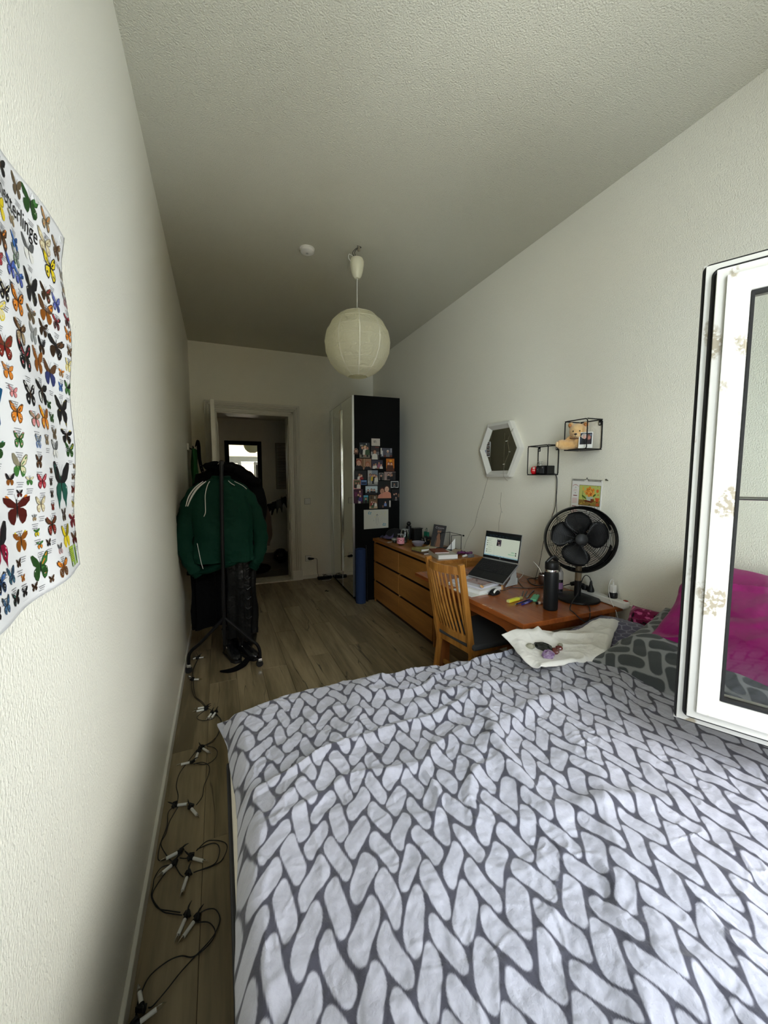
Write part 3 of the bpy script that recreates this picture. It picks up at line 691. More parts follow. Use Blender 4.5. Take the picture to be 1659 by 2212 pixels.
# photos and drawings on the wardrobe's side panel
PY = 4.5235
def pfn(X0, Z0): return lambda u, v, h: (X0+u, PY-h, Z0+v)
SK = [s2l(196,150,126), s2l(176,128,104), s2l(214,170,146)]
def photo(label, x0, x1, z0, z1, bg, figs=(), border=None, extra=(), name='photo', cat='photo', oval=False):
    p = Print(pfn(x0, z0)); w, h = x1-x0, z1-z0
    if oval:
        ring = [(w/2+w/2*math.cos(t), h/2+h/2*math.sin(t)) for t in np.linspace(0,2*math.pi,20)[:-1]]
        p.mb.prism(ring, 0, .0004, Matrix(((1,0,0,x0),(0,0,-1,PY),(0,1,0,z0),(0,0,0,1))), s2l(170,140,120))
        p.ell(w/2, h/2, w*.40, h*.42, bg, 18)
    else:
        p.mb.bx(x0, x1, PY-.0004, PY, z0, z1, border or bg)
        m_ = (w*.07 if border else 0); mb_ = (h*.16 if border and h > w else m_); p.rect(m_, mb_, w-m_, h-m_, bg)
        if len(extra) == 0: p.rect(m_, mb_, w-m_, mb_+(h-m_-mb_)*.33, tuple(c*.6 for c in bg))
    for e in extra: p.rect(e[0]*w, e[1]*h, e[2]*w, e[3]*h, e[4])
    for (fx, fy, fs, cloth, hair) in figs:                      # head-and-shoulder figures, fractions of the print
        r = fs*h*.13; X_, Y_ = fx*w, fy*h
        p.ell(X_, Y_+r*.25, r*1.08, r*1.15, hair, 12); p.poly([(X_-r*1.7, max(0,Y_-r*4.6)),(X_+r*1.7, max(0,Y_-r*4.6)),(X_+r*1.5,Y_-r*1.5),(X_+r*.5,Y_-r*.9),(X_-r*.5,Y_-r*.9),(X_-r*1.5,Y_-r*1.5)], cloth)
        sk = SK[int(fx*97) % 3]; p.ell(X_, Y_-r*.1, r*.8, r, sk, 12); p.ell(X_-r*.3, Y_+r*.1, r*.12, r*.1, s2l(30,20,20), 6); p.ell(X_+r*.3, Y_+r*.1, r*.12, r*.1, s2l(30,20,20), 6)
        p.rect(X_-r*.3, Y_-r*.5, X_+r*.3, Y_-r*.4, s2l(120,50,50))
    return obj(name, p.mb, M_print, label=label, cat=cat, group='prints on the wardrobe side')
K_, Wt, Gy, Rd, Bl, Gn = s2l(22,20,24), s2l(205,200,190), s2l(105,102,104), s2l(140,40,45), s2l(70,90,140), s2l(60,80,55)
Br = s2l(70,40,25); Bld = s2l(180,150,100)
photo('small oval portrait print, leftmost in its row on the wardrobe side', 1.793,1.846,1.808,1.880, s2l(90,55,40), [(.5,.55,1.9,Br,Br)], oval=True)
photo('tall photo of a group standing in the street at night', 1.862,1.994,1.768,1.949, s2l(40,44,50), [(.28,.66,.75,K_,Br),(.55,.68,.8,Wt,Bld),(.76,.64,.75,Gn,Br)], extra=[(0,0,1,.32,s2l(120,112,98)),(.1,.75,.35,.85,s2l(160,160,150)),(.62,.86,.7,.95,s2l(180,180,180)),(.2,.05,.34,.5,K_),(.46,.08,.62,.5,s2l(150,110,95)),(.68,.06,.84,.5,K_)])
photo('small pale note with a black ink doodle, topmost on the wardrobe side', 2.014,2.124,1.914,2.003, s2l(190,180,170), extra=[(.28,.45,.34,.72,K_),(.34,.66,.46,.70,K_),(.46,.5,.50,.74,K_),(.34,.46,.48,.50,K_),(.50,.40,.62,.43,Gy),(.60,.42,.62,.6,Gy)], name='note', cat='note')
photo('tall photo of a woman in white leaning forward indoors', 2.008,2.116,1.750,1.906, s2l(50,42,44), [(.45,.58,1.1,Wt,Br)], extra=[(.3,.0,.65,.35,s2l(170,165,155)),(.0,.3,.2,.6,s2l(150,145,140)),(.6,.35,.98,.6,Gy),(.5,.92,.95,.98,s2l(110,40,30))])
photo('wide photo with a white slanting beam and a seated figure', 2.132,2.284,1.782,1.891, s2l(74,74,84), [(.62,.62,1.0,Gy,Wt)], extra=[(.0,.3,.1,1,Wt),(.1,.1,.2,.7,s2l(190,190,190)),(.3,.0,1,.2,s2l(90,45,35)),(.85,.5,.97,.98,s2l(140,140,150))])
photo('wide warm photo of two women smiling close to the camera', 1.823,2.010,1.625,1.758, s2l(150,112,88), [(.16,.62,1.9,K_,s2l(130,60,45)),(.76,.48,1.5,K_,s2l(150,90,60))], extra=[(.35,.2,.6,1,s2l(120,88,62)),(.5,.3,.56,1,s2l(170,140,110))])
photo('photo of a family group sitting together indoors, dark blue wall', 2.016,2.160,1.637,1.743, s2l(52,50,66), [(.2,.42,.7,Wt,Br),(.36,.48,.7,Wt,Bld),(.66,.66,.9,s2l(150,90,110),Br),(.86,.42,.9,Wt,Br)], extra=[(0,0,1,.22,s2l(80,70,90)),(.5,.0,.62,.2,s2l(170,110,60))])
photo('orange-lit photo of two people with raised hands', 2.205,2.313,1.609,1.762, s2l(190,105,25), [(.3,.6,.8,Br,s2l(60,25,10)),(.64,.58,.8,Br,s2l(60,25,10))], extra=[(0,0,1,.22,s2l(90,40,15)),(.4,.75,.7,.9,s2l(225,160,40))])
photo('very dark photo of a couple, left of the white group photo', 1.795,1.952,1.506,1.615, s2l(26,28,28), [(.42,.5,1.1,Wt,Br),(.58,.42,1.0,Rd,Br)], extra=[(.1,.5,.3,.8,s2l(40,42,38))])
photo('large pale photo of a group standing outdoors, one in yellow', 1.965,2.095,1.434,1.618, s2l(165,162,158), [(.26,.68,.62,s2l(120,116,108),Br),(.5,.66,.6,s2l(205,170,40),Br),(.68,.66,.6,K_,Br),(.84,.6,.6,Wt,Br)], extra=[(.4,.6,1,1,s2l(120,130,140)),(0,0,1,.13,s2l(120,118,116)),(.14,.1,.36,.5,s2l(130,130,126)),(.42,.1,.62,.42,K_),(.7,.1,.95,.48,s2l(160,158,152))])
photo('small white-bordered instant photo, narrow and dark', 2.111,2.167,1.499,1.586, s2l(28,26,28), [(.5,.6,1.2,K_,Gy)], border=s2l(190,188,180))
photo('photo of two dark-haired people beside a pale wall', 2.179,2.330,1.497,1.600, s2l(150,128,122), [(.38,.66,1.0,K_,K_),(.66,.6,1.1,K_,Br)], extra=[(.7,.0,1,.95,s2l(35,32,32)),(0,.0,.2,.3,s2l(160,140,132))])
photo('pink-bordered instant photo at the left edge of the wardrobe side', 1.784,1.875,1.392,1.504, s2l(80,86,62), [(.36,.62,.9,K_,Br),(.7,.6,.9,Wt,Br)], border=s2l(215,150,145))
photo('small blue postcard-like photo of water', 1.881,1.952,1.442,1.499, s2l(70,100,150), extra=[(.1,.15,.9,.55,s2l(25,36,66)),(.05,.7,.95,.85,s2l(130,155,190))])
photo('photo of friends silhouetted against a pale sky', 1.936,2.091,1.321,1.425, s2l(185,200,205), [(.22,.5,.8,K_,K_),(.5,.55,.95,K_,Br),(.72,.52,.9,K_,K_)], extra=[(0,.3,1,.5,s2l(150,155,158)),(0,0,1,.25,s2l(20,22,26))])
photo('large photo of two sunburnt faces on black', 2.100,2.267,1.273,1.487, s2l(14,13,13), [(.32,.42,1.25,s2l(200,130,110),s2l(60,20,15)),(.68,.54,1.25,s2l(205,135,112),s2l(50,25,20))], extra=[(.0,.0,1,.04,Wt)])
photo('white-bordered black and white photo near the right edge of the wardrobe side', 2.268,2.369,1.402,1.484, s2l(40,44,46), [(.45,.55,.9,Gy,K_)], border=s2l(200,200,198))
photo('purple-lit photo of a party crowd', 1.786,1.902,1.217,1.388, s2l(58,20,44), [(.68,.84,.55,s2l(110,60,90),Br),(.5,.6,.6,K_,Br),(.72,.52,.62,s2l(60,50,110),Br)], extra=[(.5,.0,.75,.22,Wt),(.1,.5,.4,.8,s2l(90,30,70))])
photo('small turquoise photo of a person by the sea', 1.911,1.970,1.216,1.313, s2l(60,110,100), [(.5,.55,1.0,K_,Br)], extra=[(0,.8,1,1,s2l(90,160,190)),(0,0,1,.3,s2l(60,84,60))])
photo('photo of a crowd seated on steps before a framed wall', 1.984,2.090,1.149,1.313, s2l(110,84,56), [(.3,.5,.5,Rd,Br),(.55,.48,.5,K_,Br),(.78,.46,.5,Wt,Br),(.4,.34,.5,Gn,Br)], extra=[(.1,.7,.4,.95,s2l(60,50,40)),(.5,.66,.85,.97,s2l(50,44,40)),(.58,.72,.78,.92,s2l(160,150,130)),(0,0,1,.16,s2l(175,150,120))])
photo('black photo with a small blue-dressed figure and a white door', 2.102,2.270,1.152,1.266, s2l(10,10,12), [(.55,.62,.7,s2l(110,130,180),Br)], extra=[(.86,.1,.96,.8,Wt),(.3,.05,.42,.3,s2l(110,80,70))])
photo('dark photo of faces at the right edge of the wardrobe side', 2.280,2.383,1.241,1.383, s2l(16,14,15), [(.3,.55,.55,K_,Br),(.56,.6,.6,K_,Br),(.55,.25,.5,Gy,Br)], extra=[(.8,.3,.98,.6,s2l(120,90,70))])
p = Print(pfn(1.913, .890)); w, h = .321, .248
p.mb.prism([(0,0.006),(.321,.014),(.321,.245),(0,.245)], 0, .0003, Matrix(((1,0,0,1.913),(0,0,-1,PY),(0,1,0,.890),(0,0,0,1))), s2l(190,188,176))
for (u_, v_) in ((.075,.205),(.265,.055)):
    for k_ in range(4): p.ell(u_+.016*math.cos(k_*1.6+.5), v_+.013*math.sin(k_*1.6+.5), .012, .006, s2l(90,140,160), 8, k_)
for k_ in range(16): p.ell(.11+.19*rnd.random(), .15+.075*rnd.random(), .006, .003, s2l(196,190,120), 6, rnd.random()*3)
gcol = s2l(110,106,104)
p.ell(.172,.172,.012,.016,gcol,10); p.ell(.172,.168,.008,.010,s2l(188,184,174),10)
p.line([(.160,.15),(.156,.10),(.152,.07)],.0016,gcol); p.line([(.184,.15),(.190,.10),(.196,.07)],.0016,gcol); p.line([(.165,.15),(.158,.115),(.185,.115),(.18,.15)],.0016,gcol); p.line([(.162,.11),(.168,.05)],.0014,gcol); p.line([(.182,.11),(.176,.05)],.0014,gcol)
p.ell(.128,.110,.004,.003,s2l(40,60,70)); obj('drawing', p.mb, M_print, label="child's pencil drawing of a girl with blue and yellow dabs on white paper", cat='drawing', group='prints on the wardrobe side')

# the wardrobe stands a little askew to the wall, its prints with it
_piv = Vector((1.78, 4.525, 0)); _Rw = Matrix.Translation(_piv) @ Matrix.Rotation(-.048, 4, 'Z') @ Matrix.Translation(-_piv)
for o in [wd]+[o for o in COL.objects if o.get('group') == 'prints on the wardrobe side']:
    mw = _Rw @ WM[o.name]; o.location = mw.to_translation(); o.rotation_euler = mw.to_euler()

# blue yoga mat roll in front of the wardrobe's side
b = MB(); b.lathe([(.055,0),(.062,.004),(.063,.666),(.055,.672),(.050,.660),(.046,.672),(.038,.660),(.033,.671),(.024,.660),(.02,.670),(0,.660)], (1.845, 4.455, 0), 28)
obj('exercise_mat', b, mat('navy_foam', s2l(28,48,84), .85, bump=(60,.0015)), smooth=True, label='rolled dark blue exercise mat standing upright against the wardrobe', cat='mat')
b = MB(); b.tube([(1.935,4.475,0.0),(1.938,4.48,.35),(1.93,4.49,.70)], .007, 8, 2); b.lathe([(.012,0),(.014,.03),(.0,.035)], (1.935,4.475,0), 10)
obj('folded_tripod', b, M_black, smooth=True, label='thin black stick standing between the blue mat and the dresser', cat='stick')

# ================================================================== DRESSER
M_oakH = mat_wood('honey_oak_veneer', s2l(150,98,42), s2l(176,120,58), .9, 1, .42)
M_oakX = mat_wood('honey_oak_veneer_cross', s2l(150,98,42), s2l(176,120,58), .9, 0, .42)
ds = thing('dresser', 'long low honey-oak dresser with six handleless drawers along the right wall', 'dresser', (2.28, 3.72, 0))
b = MB(); b.bx(2.012, 2.545, 2.985, 4.475, .755, .790); obj('top', b, mat_wood('dresser_top_wood', s2l(134,84,34), s2l(180,122,60), .9, 1, .28), ds, bevel=.002)
for y0 in (2.99, 4.445):
    b = MB(); b.bx(2.03, 2.54, y0, y0+.025, 0, .755); obj('side_panel', b, M_oakX, ds, bevel=.0015)
b = MB(); b.bx(2.045, 2.54, 3.015, 4.445, .0, .05); b.bx(2.085, 2.54, 3.015, 4.445, .05, .755); obj('carcass', b, mat('recess_shade_brown', s2l(42,16,6), .6), ds)  # carcass coloured dark to paint the shade behind the drawer gaps
for i, (z0, z1) in enumerate(((.517,.731),(.281,.495),(.045,.259))):
    for (y0, y1) in ((3.018, 3.737), (3.743, 4.462)):
        b = MB(); b.bx(2.022, 2.046, y0, y1, z0, z1); o = obj('drawer', b, M_oakH, ds, bevel=.0015); b = MB(); b.bx(2.0235, 2.084, y0, y1, z1-.0005, z1+.0012); obj('gap_shade_strip', b, mat('recess_shade_brown'), o)  # dark strip on each drawer's top edge paints the shade of the gap
b = MB(); b.bx(2.026,2.09,3.7375,3.7425,.045,.50); obj('divider', b, mat('raw_wood_edge', s2l(190,140,84), .6), ds)

# ================================================================== DESK
M_pine = mat_wood('red_pine_lacquer', s2l(138,70,28), s2l(162,88,40), .8, 1, .26, coat=.2)
M_pineZ = mat_wood('red_pine_lacquer_leg', s2l(132,74,34), s2l(160,94,48), .8, 2, .3, coat=.2)
dk = thing('desk', 'small red-brown lacquered wooden table used as a desk between dresser and bed', 'desk', (2.16, 2.24, 0))
b = MB(); b.bx(1.768, 2.548, 1.602, 2.872, .712, .742); obj('tabletop', b, M_pine, dk, bevel=.004)
for x in (1.80, 2.46):
    for y in (1.630, 2.47):
        b = MB(); b.box((x+.028, y+.028, .356), (.062,.062,.712)); obj('leg', b, M_pineZ, dk, bevel=.003)
def apron(p0, p1, nm='apron'):
    p0, p1 = Vector(p0), Vector(p1); d = p1-p0; L = d.length; d.normalize(); nrm = Vector((-d.y, d.x, 0))
    poly = [(0,.712),(L,.712)]
    for t in np.linspace(1,0,21):
        e = min(t,1-t); poly.append((L*t, .636+.010*min(1,max(0,(e-.10)/.08))-(.008 if .06<e<.12 else 0)))
    k = MB(); n = len(poly); vs = [p0+d*a+Vector((0,0,z)) for a, z in poly]+[p0+d*a+nrm*.018+Vector((0,0,z)) for a, z in poly]
    k._add(vs, [tuple(range(n))[::-1], tuple(range(n,2*n))]+[(i,(i+1)%n,n+(i+1)%n,n+i) for i in range(n)]); obj(nm, k, M_pine, dk)
apron((1.858,1.658,0),(2.46,1.658,0)); apron((1.858,2.48,0),(2.46,2.48,0)); apron((1.825,1.69,0),(1.825,2.47,0)); apron((2.50,1.69,0),(2.50,2.47,0))
for yy_, ww_ in ((1.95,.03),(1.89,.02)): b = MB(); b.box((1.774,yy_,.7425),(.005,ww_,.0012),(0,0,.2)); obj('chipped_spot', b, mat('bare_wood_chip', s2l(205,170,130), .7), dk)

# ================================================================== CHAIR
M_ch = mat_wood('golden_oak', s2l(140,88,32), s2l(186,128,58), 1.0, 2, .38, coat=.15)
ch = thing('chair', 'honey-oak chair with a slatted curved back pushed up to the desk', 'chair', (1.85, 2.20, 0))
# back corners: near post n, far post f, at seat height and top
nb, nt, fb, ft = Vector((1.752,2.035,.40)), Vector((1.665,2.05,.985)), Vector((1.715,2.375,.40)), Vector((1.613,2.375,.985))
out = Vector((-.99,-.1,0)).normalized()
def post(a, b_, w=.040, d=.028):
    k = MB(); ax = (b_-a).normalized(); y = (nb-fb).normalized(); xx = ax.cross(y).normalized(); M3 = Matrix((y, xx, ax)).transposed()
    k.box((a+b_)/2, (d,w,(b_-a).length), M3); return k
for (a, t) in ((nb, nt), (fb, ft)):
    k = post(a+Vector((0,0,-.02)), t); foot = a+Vector((-.05,0,-.40)); ax = (a-foot); k2 = MB()
    k.box((a+foot)/2+Vector((0,0,-.002)), (.034,.028,ax.length+.01), Matrix((Vector((1,0,0)), Vector((0,1,0)), ax.normalized())).transposed())
    obj('back_post', k, M_ch, ch, bevel=.003)
def arc(a, b_, bow, n=9): return [a.lerp(b_, t)+out*bow*4*t*(1-t) for t in np.linspace(0,1,n)]
def rail(a, b_, h, th, bow, nm):
    pts = arc(a, b_, bow); k = MB(); vs = []
    for p in pts:
        for dx, dz in ((0,0),(th,0),(th,h),(0,h)): vs.append(p+Vector((dx,0,dz)))
    f = [(0,1,2,3)[::-1]]
    for i in range(len(pts)-1):
        for j in range(4): f.append((i*4+j, i*4+(j+1)%4, (i+1)*4+(j+1)%4, (i+1)*4+j))
    f.append(tuple((len(pts)-1)*4+j for j in range(4))); k._add(vs, f); obj(nm, k, M_ch, ch, bevel=.002)
tn, tf = nt+Vector((-.005,0,-.070)), ft+Vector((-.005,0,-.070))
rail(tn+(tf-tn)*.02, tf-(tf-tn)*.02, .052, .020, .045, 'top_rail')
bn_, bf_ = nb+Vector((-.012,0,.055)), fb+Vector((-.012,0,.055)); rail(bn_+(bf_-bn_)*.02, bf_-(bf_-bn_)*.02, .045, .020, .012, 'bottom_rail')
for i in range(8):
    t = (i+1)/9; p0 = arc(bn_, bf_, .012, 37)[int(round(t*36))]+Vector((.009,0,.035)); p1 = arc(tn, tf, .045, 37)[int(round(t*36))]+Vector((.009,0,.010))
    k = MB(); m_ = (p0+p1)/2+out*.010; k.tube([p0, m_, p1], .0078, 8, 5); obj('back_slat', k, M_ch, ch, smooth=True)
sb = Vector((1.77,2.02,0)); e1 = Vector((.99,.11,0)); e2 = Vector((-.11,.99,0))
def sq(a, c, w, d, z0, z1): 
    k = MB(); k.prism([(a,c-w/2),(a+d,c-w/2),(a+d,c+w/2),(a,c+w/2)], z0, z1, Matrix(((e1.x,e2.x,0,sb.x),(e1.y,e2.y,0,sb.y),(0,0,1,0),(0,0,0,1)))); return k
k = MB(); k.prism([(-.03,-.02),(.40,-.06),(.41,.43),(-.03,.39)], .425, .462, Matrix(((e1.x,e2.x,0,sb.x),(e1.y,e2.y,0,sb.y),(0,0,1,0),(0,0,0,1))))
obj('seat', k, mat('dark_grey_upholstery', (.06,.062,.066), .9, bump=(500,.002)), ch, bevel=.014, seg=3)
obj('seat_frame', sq(-.02,.185,.37,.40,.385,.428), M_ch, ch, bevel=.003)
for c_ in (-.02, .38): obj('front_leg', sq(.355,c_+.0,.034,.034,0,.39), M_ch, ch, bevel=.003)
obj('stretcher', sq(.02,.185,.36,.018,.18,.21), M_ch, ch, bevel=.002)

BFLY = [(.84,2.02,.039,'k','w'),(.9,2.021,.039,'t','g'),(.945,2.022,.052,'G','G'),(.807,1.942,.05,'y','y'),(.861,1.951,.029,'b','t'),(1.002,2.023,.038,'t','o'),(.994,1.981,.049,'b','t'),(1.052,2.000,.050,'t','n'),(.801,1.894,.038,'n','o'),(.86,1.915,.032,'B','B'),(.787,1.857,.021,'r','n'),(.857,1.889,.028,'g','G'),(.925,1.933,.048,'g','w'),(.827,1.861,.03,'V','B'),(1.009,1.944,.065,'y','k'),(.862,1.861,.029,'B','V'),(1.077,1.96,.029,'g','t'),(.771,1.811,.024,'G','b'),(.802,1.814,.029,'k','b'),(.782,1.782,.033,'b','y'),(.848,1.816,.038,'o','k'),(.921,1.866,.052,'b','k'),(.912,1.819,.029,'t','o'),(.979,1.848,.04,'o','n'),(.982,1.884,.032,'n','r'),(1.024,1.881,.03,'V','g'),(1.084,1.934,.03,'g','t'),(1.081,1.907,.032,'g','r'),(.851,1.77,.041,'n','t'),(.917,1.786,.031,'w','g'),(.966,1.813,.03,'n','t'),(1.021,1.844,.03,'r','k'),(1.073,1.866,.028,'r','k'),(.793,1.73,.038,'R','n'),(.862,1.733,.046,'k','r'),(.932,1.743,.041,'o','t'),(.957,1.777,.028,'n','k'),(1.018,1.794,.046,'n','k'),(1.072,1.836,.026,'o','n'),(1.076,1.804,.021,'n','t'),(.797,1.694,.025,'o','t'),(.99,1.736,.049,'V','n'),(1.041,1.749,.018,'o','t'),(1.072,1.773,.028,'b','y'),(.745,1.688,.024,'y','t'),(.733,1.63,.076,'C','B'),(.806,1.664,.017,'p','r'),(.864,1.672,.038,'k','w'),(.934,1.689,.046,'k','w'),(1.037,1.719,.02,'B','V'),(1.073,1.723,.028,'G','k'),(.812,1.634,.034,'o','n'),(.874,1.632,.029,'t','p'),(.926,1.64,.041,'o','y'),(.968,1.672,.018,'G','G'),(1.035,1.672,.056,'y','k'),(.975,1.647,.018,'G','o'),(.815,1.592,.028,'G','p'),(.757,1.573,.029,'G','T'),(.879,1.593,.022,'g','B'),(.923,1.6,.019,'t','b'),(.98,1.616,.022,'t','g'),(1.046,1.619,.033,'k','y'),(.974,1.585,.033,'g','w'),(1.056,1.59,.031,'G','o'),(.817,1.549,.035,'b','G'),(.878,1.559,.024,'n','k'),(.746,1.535,.016,'T','g'),(.789,1.527,.018,'o','k'),(.845,1.526,.017,'b','G'),(.888,1.524,.027,'r','p'),(.935,1.544,.011,'n','k'),(.93,1.522,.014,'k','n'),(1.001,1.519,.083,'T','k'),(1.077,1.556,.009,'t','o'),(1.072,1.533,.015,'g','n'),(.744,1.509,.019,'n','T'),(.815,1.505,.01,'R','k'),(.805,1.481,.051,'R','o'),(.731,1.478,.031,'w','k'),(.932,1.499,.014,'k','n'),(.88,1.483,.028,'b','t'),(.932,1.475,.014,'R','n'),(1.075,1.505,.019,'R','o'),(1.077,1.473,.017,'y','t'),(1.003,1.455,.028,'n','t'),(1.067,1.438,.035,'r','o'),(.856,1.462,.011,'g','t'),(.919,1.442,.039,'n','R'),(.735,1.432,.057,'M','k'),(.808,1.429,.036,'o','y'),(.86,1.436,.016,'G','y'),(.999,1.41,.046,'y','y'),(1.061,1.398,.027,'R','n'),(.867,1.413,.016,'G','o'),(.898,1.411,.008,'k','n'),(.947,1.392,.021,'g','p'),(.792,1.395,.014,'n','r'),(.862,1.375,.048,'G','o'),(.946,1.355,.04,'o','n'),(.759,1.382,.026,'S','T'),(.716,1.381,.032,'B','k'),(.801,1.369,.012,'o','y'),(.895,1.344,.012,'n','r'),(.839,1.344,.014,'n','t'),(.803,1.345,.015,'k','w'),(.764,1.346,.024,'k','T'),(.722,1.346,.024,'S','k'),(.691,1.342,.017,'k','w')]
BULBS= [((.072,3.585),(.019,3.553)),((.076,3.565),(.121,3.564)),((.049,3.191),(-.007,3.303)),((.058,3.187),(.114,3.167)),((.15,2.758),(.085,2.763)),((.15,2.73),(.076,2.729)),((.189,2.666),(.161,2.601)),((.213,2.666),(.18,2.588)),((.147,2.327),(.206,2.242)),((.126,2.298),(.114,2.23)),((.095,2.231),(.025,2.233)),((.049,1.947),(.115,1.932)),((.113,1.904),(.156,1.821)),((.081,1.685),(.016,1.661)),((.132,1.636),(.193,1.591)),((.064,1.637),(.015,1.596)),((.12,1.564),(.101,1.485)),((.125,1.407),(.097,1.336)),((.155,1.385),(.106,1.327)),((.025,1.2),(.008,1.255)),((.021,1.162),(.088,1.176))]
CABLES= [[(.053,3.705),(.072,3.585),(.044,3.344),(.048,3.206),(.048,3.094),(.077,2.928),(.125,2.836),(.15,2.758)],[(.082,3.58),(.049,3.357),(.059,3.173),(.069,3.032),(.089,2.911),(.13,2.846),(.16,2.753),(.21,2.667),(.242,2.592)],[(.161,2.731),(.105,2.67),(.138,2.611),(.2,2.599),(.215,2.654)],[(.191,2.683),(.238,2.603),(.247,2.532),(.228,2.432),(.191,2.372),(.159,2.345),(.125,2.321)],[(.212,2.664),(.245,2.561),(.237,2.472),(.204,2.374),(.169,2.341),(.209,2.316),(.225,2.263),(.214,2.209),(.172,2.192),(.121,2.213)],[(.12,2.323),(.085,2.264),(.046,2.171),(.038,2.081),(.051,2.017),(.051,1.968)],[(.108,2.219),(.15,2.211),(.185,2.159),(.182,2.1),(.164,2.028),(.159,1.955),(.134,1.922)],[(.049,1.953),(.02,1.918),(.021,1.85),(.007,1.766),(.005,1.705),(.011,1.683),(.042,1.673)],[(.058,1.933),(.029,1.87),(.022,1.803),(.009,1.752),(.041,1.686),(.063,1.649)],[(.086,1.663),(.106,1.648),(.128,1.641)],[(.146,1.666),(.184,1.691),(.227,1.686),(.257,1.656),(.263,1.62),(.24,1.586),(.202,1.571),(.147,1.569)],[(.149,1.668),(.194,1.683),(.224,1.666),(.234,1.624),(.218,1.584),(.171,1.573),(.141,1.568)],[(.073,1.633),(.092,1.588),(.106,1.565)],[(.064,1.639),(.025,1.639),(-.003,1.612),(-.008,1.573),(.005,1.529),(.031,1.485),(.069,1.456),(.106,1.431)],[(.06,1.64),(.019,1.584),(.006,1.546),(.014,1.512),(.045,1.469),(.076,1.443),(.112,1.419)],[(.154,1.404),(.189,1.409),(.219,1.394),(.234,1.364),(.222,1.324),(.2,1.296),(.16,1.277),(.12,1.245),(.084,1.209),(.053,1.193),(.042,1.191)],[(.161,1.377),(.196,1.36),(.216,1.338),(.216,1.309),(.192,1.283),(.154,1.278),(.122,1.291),(.091,1.291),(.055,1.288),(.033,1.27),(.022,1.244),(.012,1.216),(.013,1.186)]]

# ================================================================== CEILING
lp = thing('pendant_lamp', 'round white rice-paper lantern hanging from the ceiling', 'lamp', (1.33, 3.03, ZC))
M_rice = bpy.data.materials.new('rice_paper'); M_rice.use_nodes = True
_n, _l = M_rice.node_tree.nodes, M_rice.node_tree.links; _n.remove(_n['Principled BSDF'])
_d = _n.new('ShaderNodeBsdfDiffuse'); _d.inputs[0].default_value = (.80,.78,.62,1); _t = _n.new('ShaderNodeBsdfTranslucent'); _t.inputs[0].default_value = (.88,.85,.68,1)
_x = _n.new('ShaderNodeMixShader'); _x.inputs[0].default_value = .42; _l.new(_d.outputs[0], _x.inputs[1]); _l.new(_t.outputs[0], _x.inputs[2]); _l.new(_x.outputs[0], _n['Material Output'].inputs[0])
_tc = _n.new('ShaderNodeTexCoord'); _no = _n.new('ShaderNodeTexNoise'); _no.inputs['Scale'].default_value = 16; _no.inputs['Detail'].default_value = 7; _no.inputs['Distortion'].default_value = 1.2; _bp = _n.new('ShaderNodeBump'); _bp.inputs['Distance'].default_value = .012
_l.new(_tc.outputs['Object'], _no.inputs['Vector']); _l.new(_no.outputs['Fac'], _bp.inputs['Height']); _l.new(_bp.outputs[0], _d.inputs['Normal']); _l.new(_bp.outputs[0], _t.inputs['Normal'])
LC, LR = Vector((1.33,3.03,2.572)), .258
rings = [R(a) for a in (-73,-52,-33,-14,3,20,38,56,75)]
nseg = 10; P_ = []
for i in range(len(rings)-1):
    for j in range(5 if i < len(rings)-2 else 6):
        t = j/5; ph = rings[i]*(1-t)+rings[i+1]*t; pinch = 1-.009*math.sin(math.pi*t)
        row_ = []
        for k in range(80):
            th = 2*math.pi*k/80; q = (th*nseg/(2*math.pi)) % 1; wv = 1-.009*math.sin(math.pi*q)+.007*math.sin(7*th+i*1.7)*math.sin(math.pi*t)
            row_.append(LC+Vector((math.cos(ph)*math.cos(th+i*.02), math.cos(ph)*math.sin(th+i*.02), math.sin(ph)*1.0))*LR*pinch*wv)
        P_.append(row_)
b = MB(); b.grid([[tuple(c) for c in r_] for r_ in P_], close_v=True); obj('paper_shade', b, M_rice, lp, smooth=True)
Msm = mat('doubled_rice_paper', (.85,.83,.70), .8)
for k in range(nseg):
    th = 2*math.pi*k/nseg+.05; b = MB(); rows = []
    for ph in np.linspace(rings[0], rings[-1], 26):
        wd_ = .0075+.002*math.sin(ph*9+k); rr = LR*1.004
        rows.append([tuple(LC+Vector((math.cos(ph)*math.cos(th+s_*wd_/(LR*max(.25,math.cos(ph)))), math.cos(ph)*math.sin(th+s_*wd_/(LR*max(.25,math.cos(ph)))), math.sin(ph)))*rr) for s_ in (-.5,.5)])
    b.grid(rows); obj('paper_seam', b, Msm, lp)
for ph in rings:
    b = MB(); b.tube([tuple(LC+Vector((math.cos(ph)*math.cos(t), math.cos(ph)*math.sin(t), math.sin(ph)))*LR*1.000) for t in np.linspace(0,2*math.pi,41)[:-1]], .0011, 5, 1, closed=True)
    obj('wire_ring', b, Msm if abs(ph) < 1.2 else mat('pale_wire', (.6,.58,.5), .5), lp, smooth=True)
b = MB(); b.tube([tuple(LC+Vector(p)) for p in ((-.08,0,.245),(0,0,.20),(.08,0,.245))], .0015, 5, 3); b.tube([tuple(LC+Vector(p)) for p in ((0,-.06,-.24),(0,-.02,.1),(0,0,.2))], .0015, 5, 3); obj('wire_stretcher', b, M_chrome, lp)
b = MB(); b.lathe([(.0,-.05),(.026,-.04),(.03,0),(.025,.03),(.017,.05),(.017,.1),(0,.1)], LC+Vector((0,0,.10)), 14); obj('bulb_holder', b, M_white, lp, smooth=True)
b = MB(); b.tube([tuple(LC+Vector((0,0,.2))), (1.329,3.03,2.95), (1.331,3.03,3.09)], .0036, 8, 3); obj('cord', b, M_wcord, lp, smooth=True)
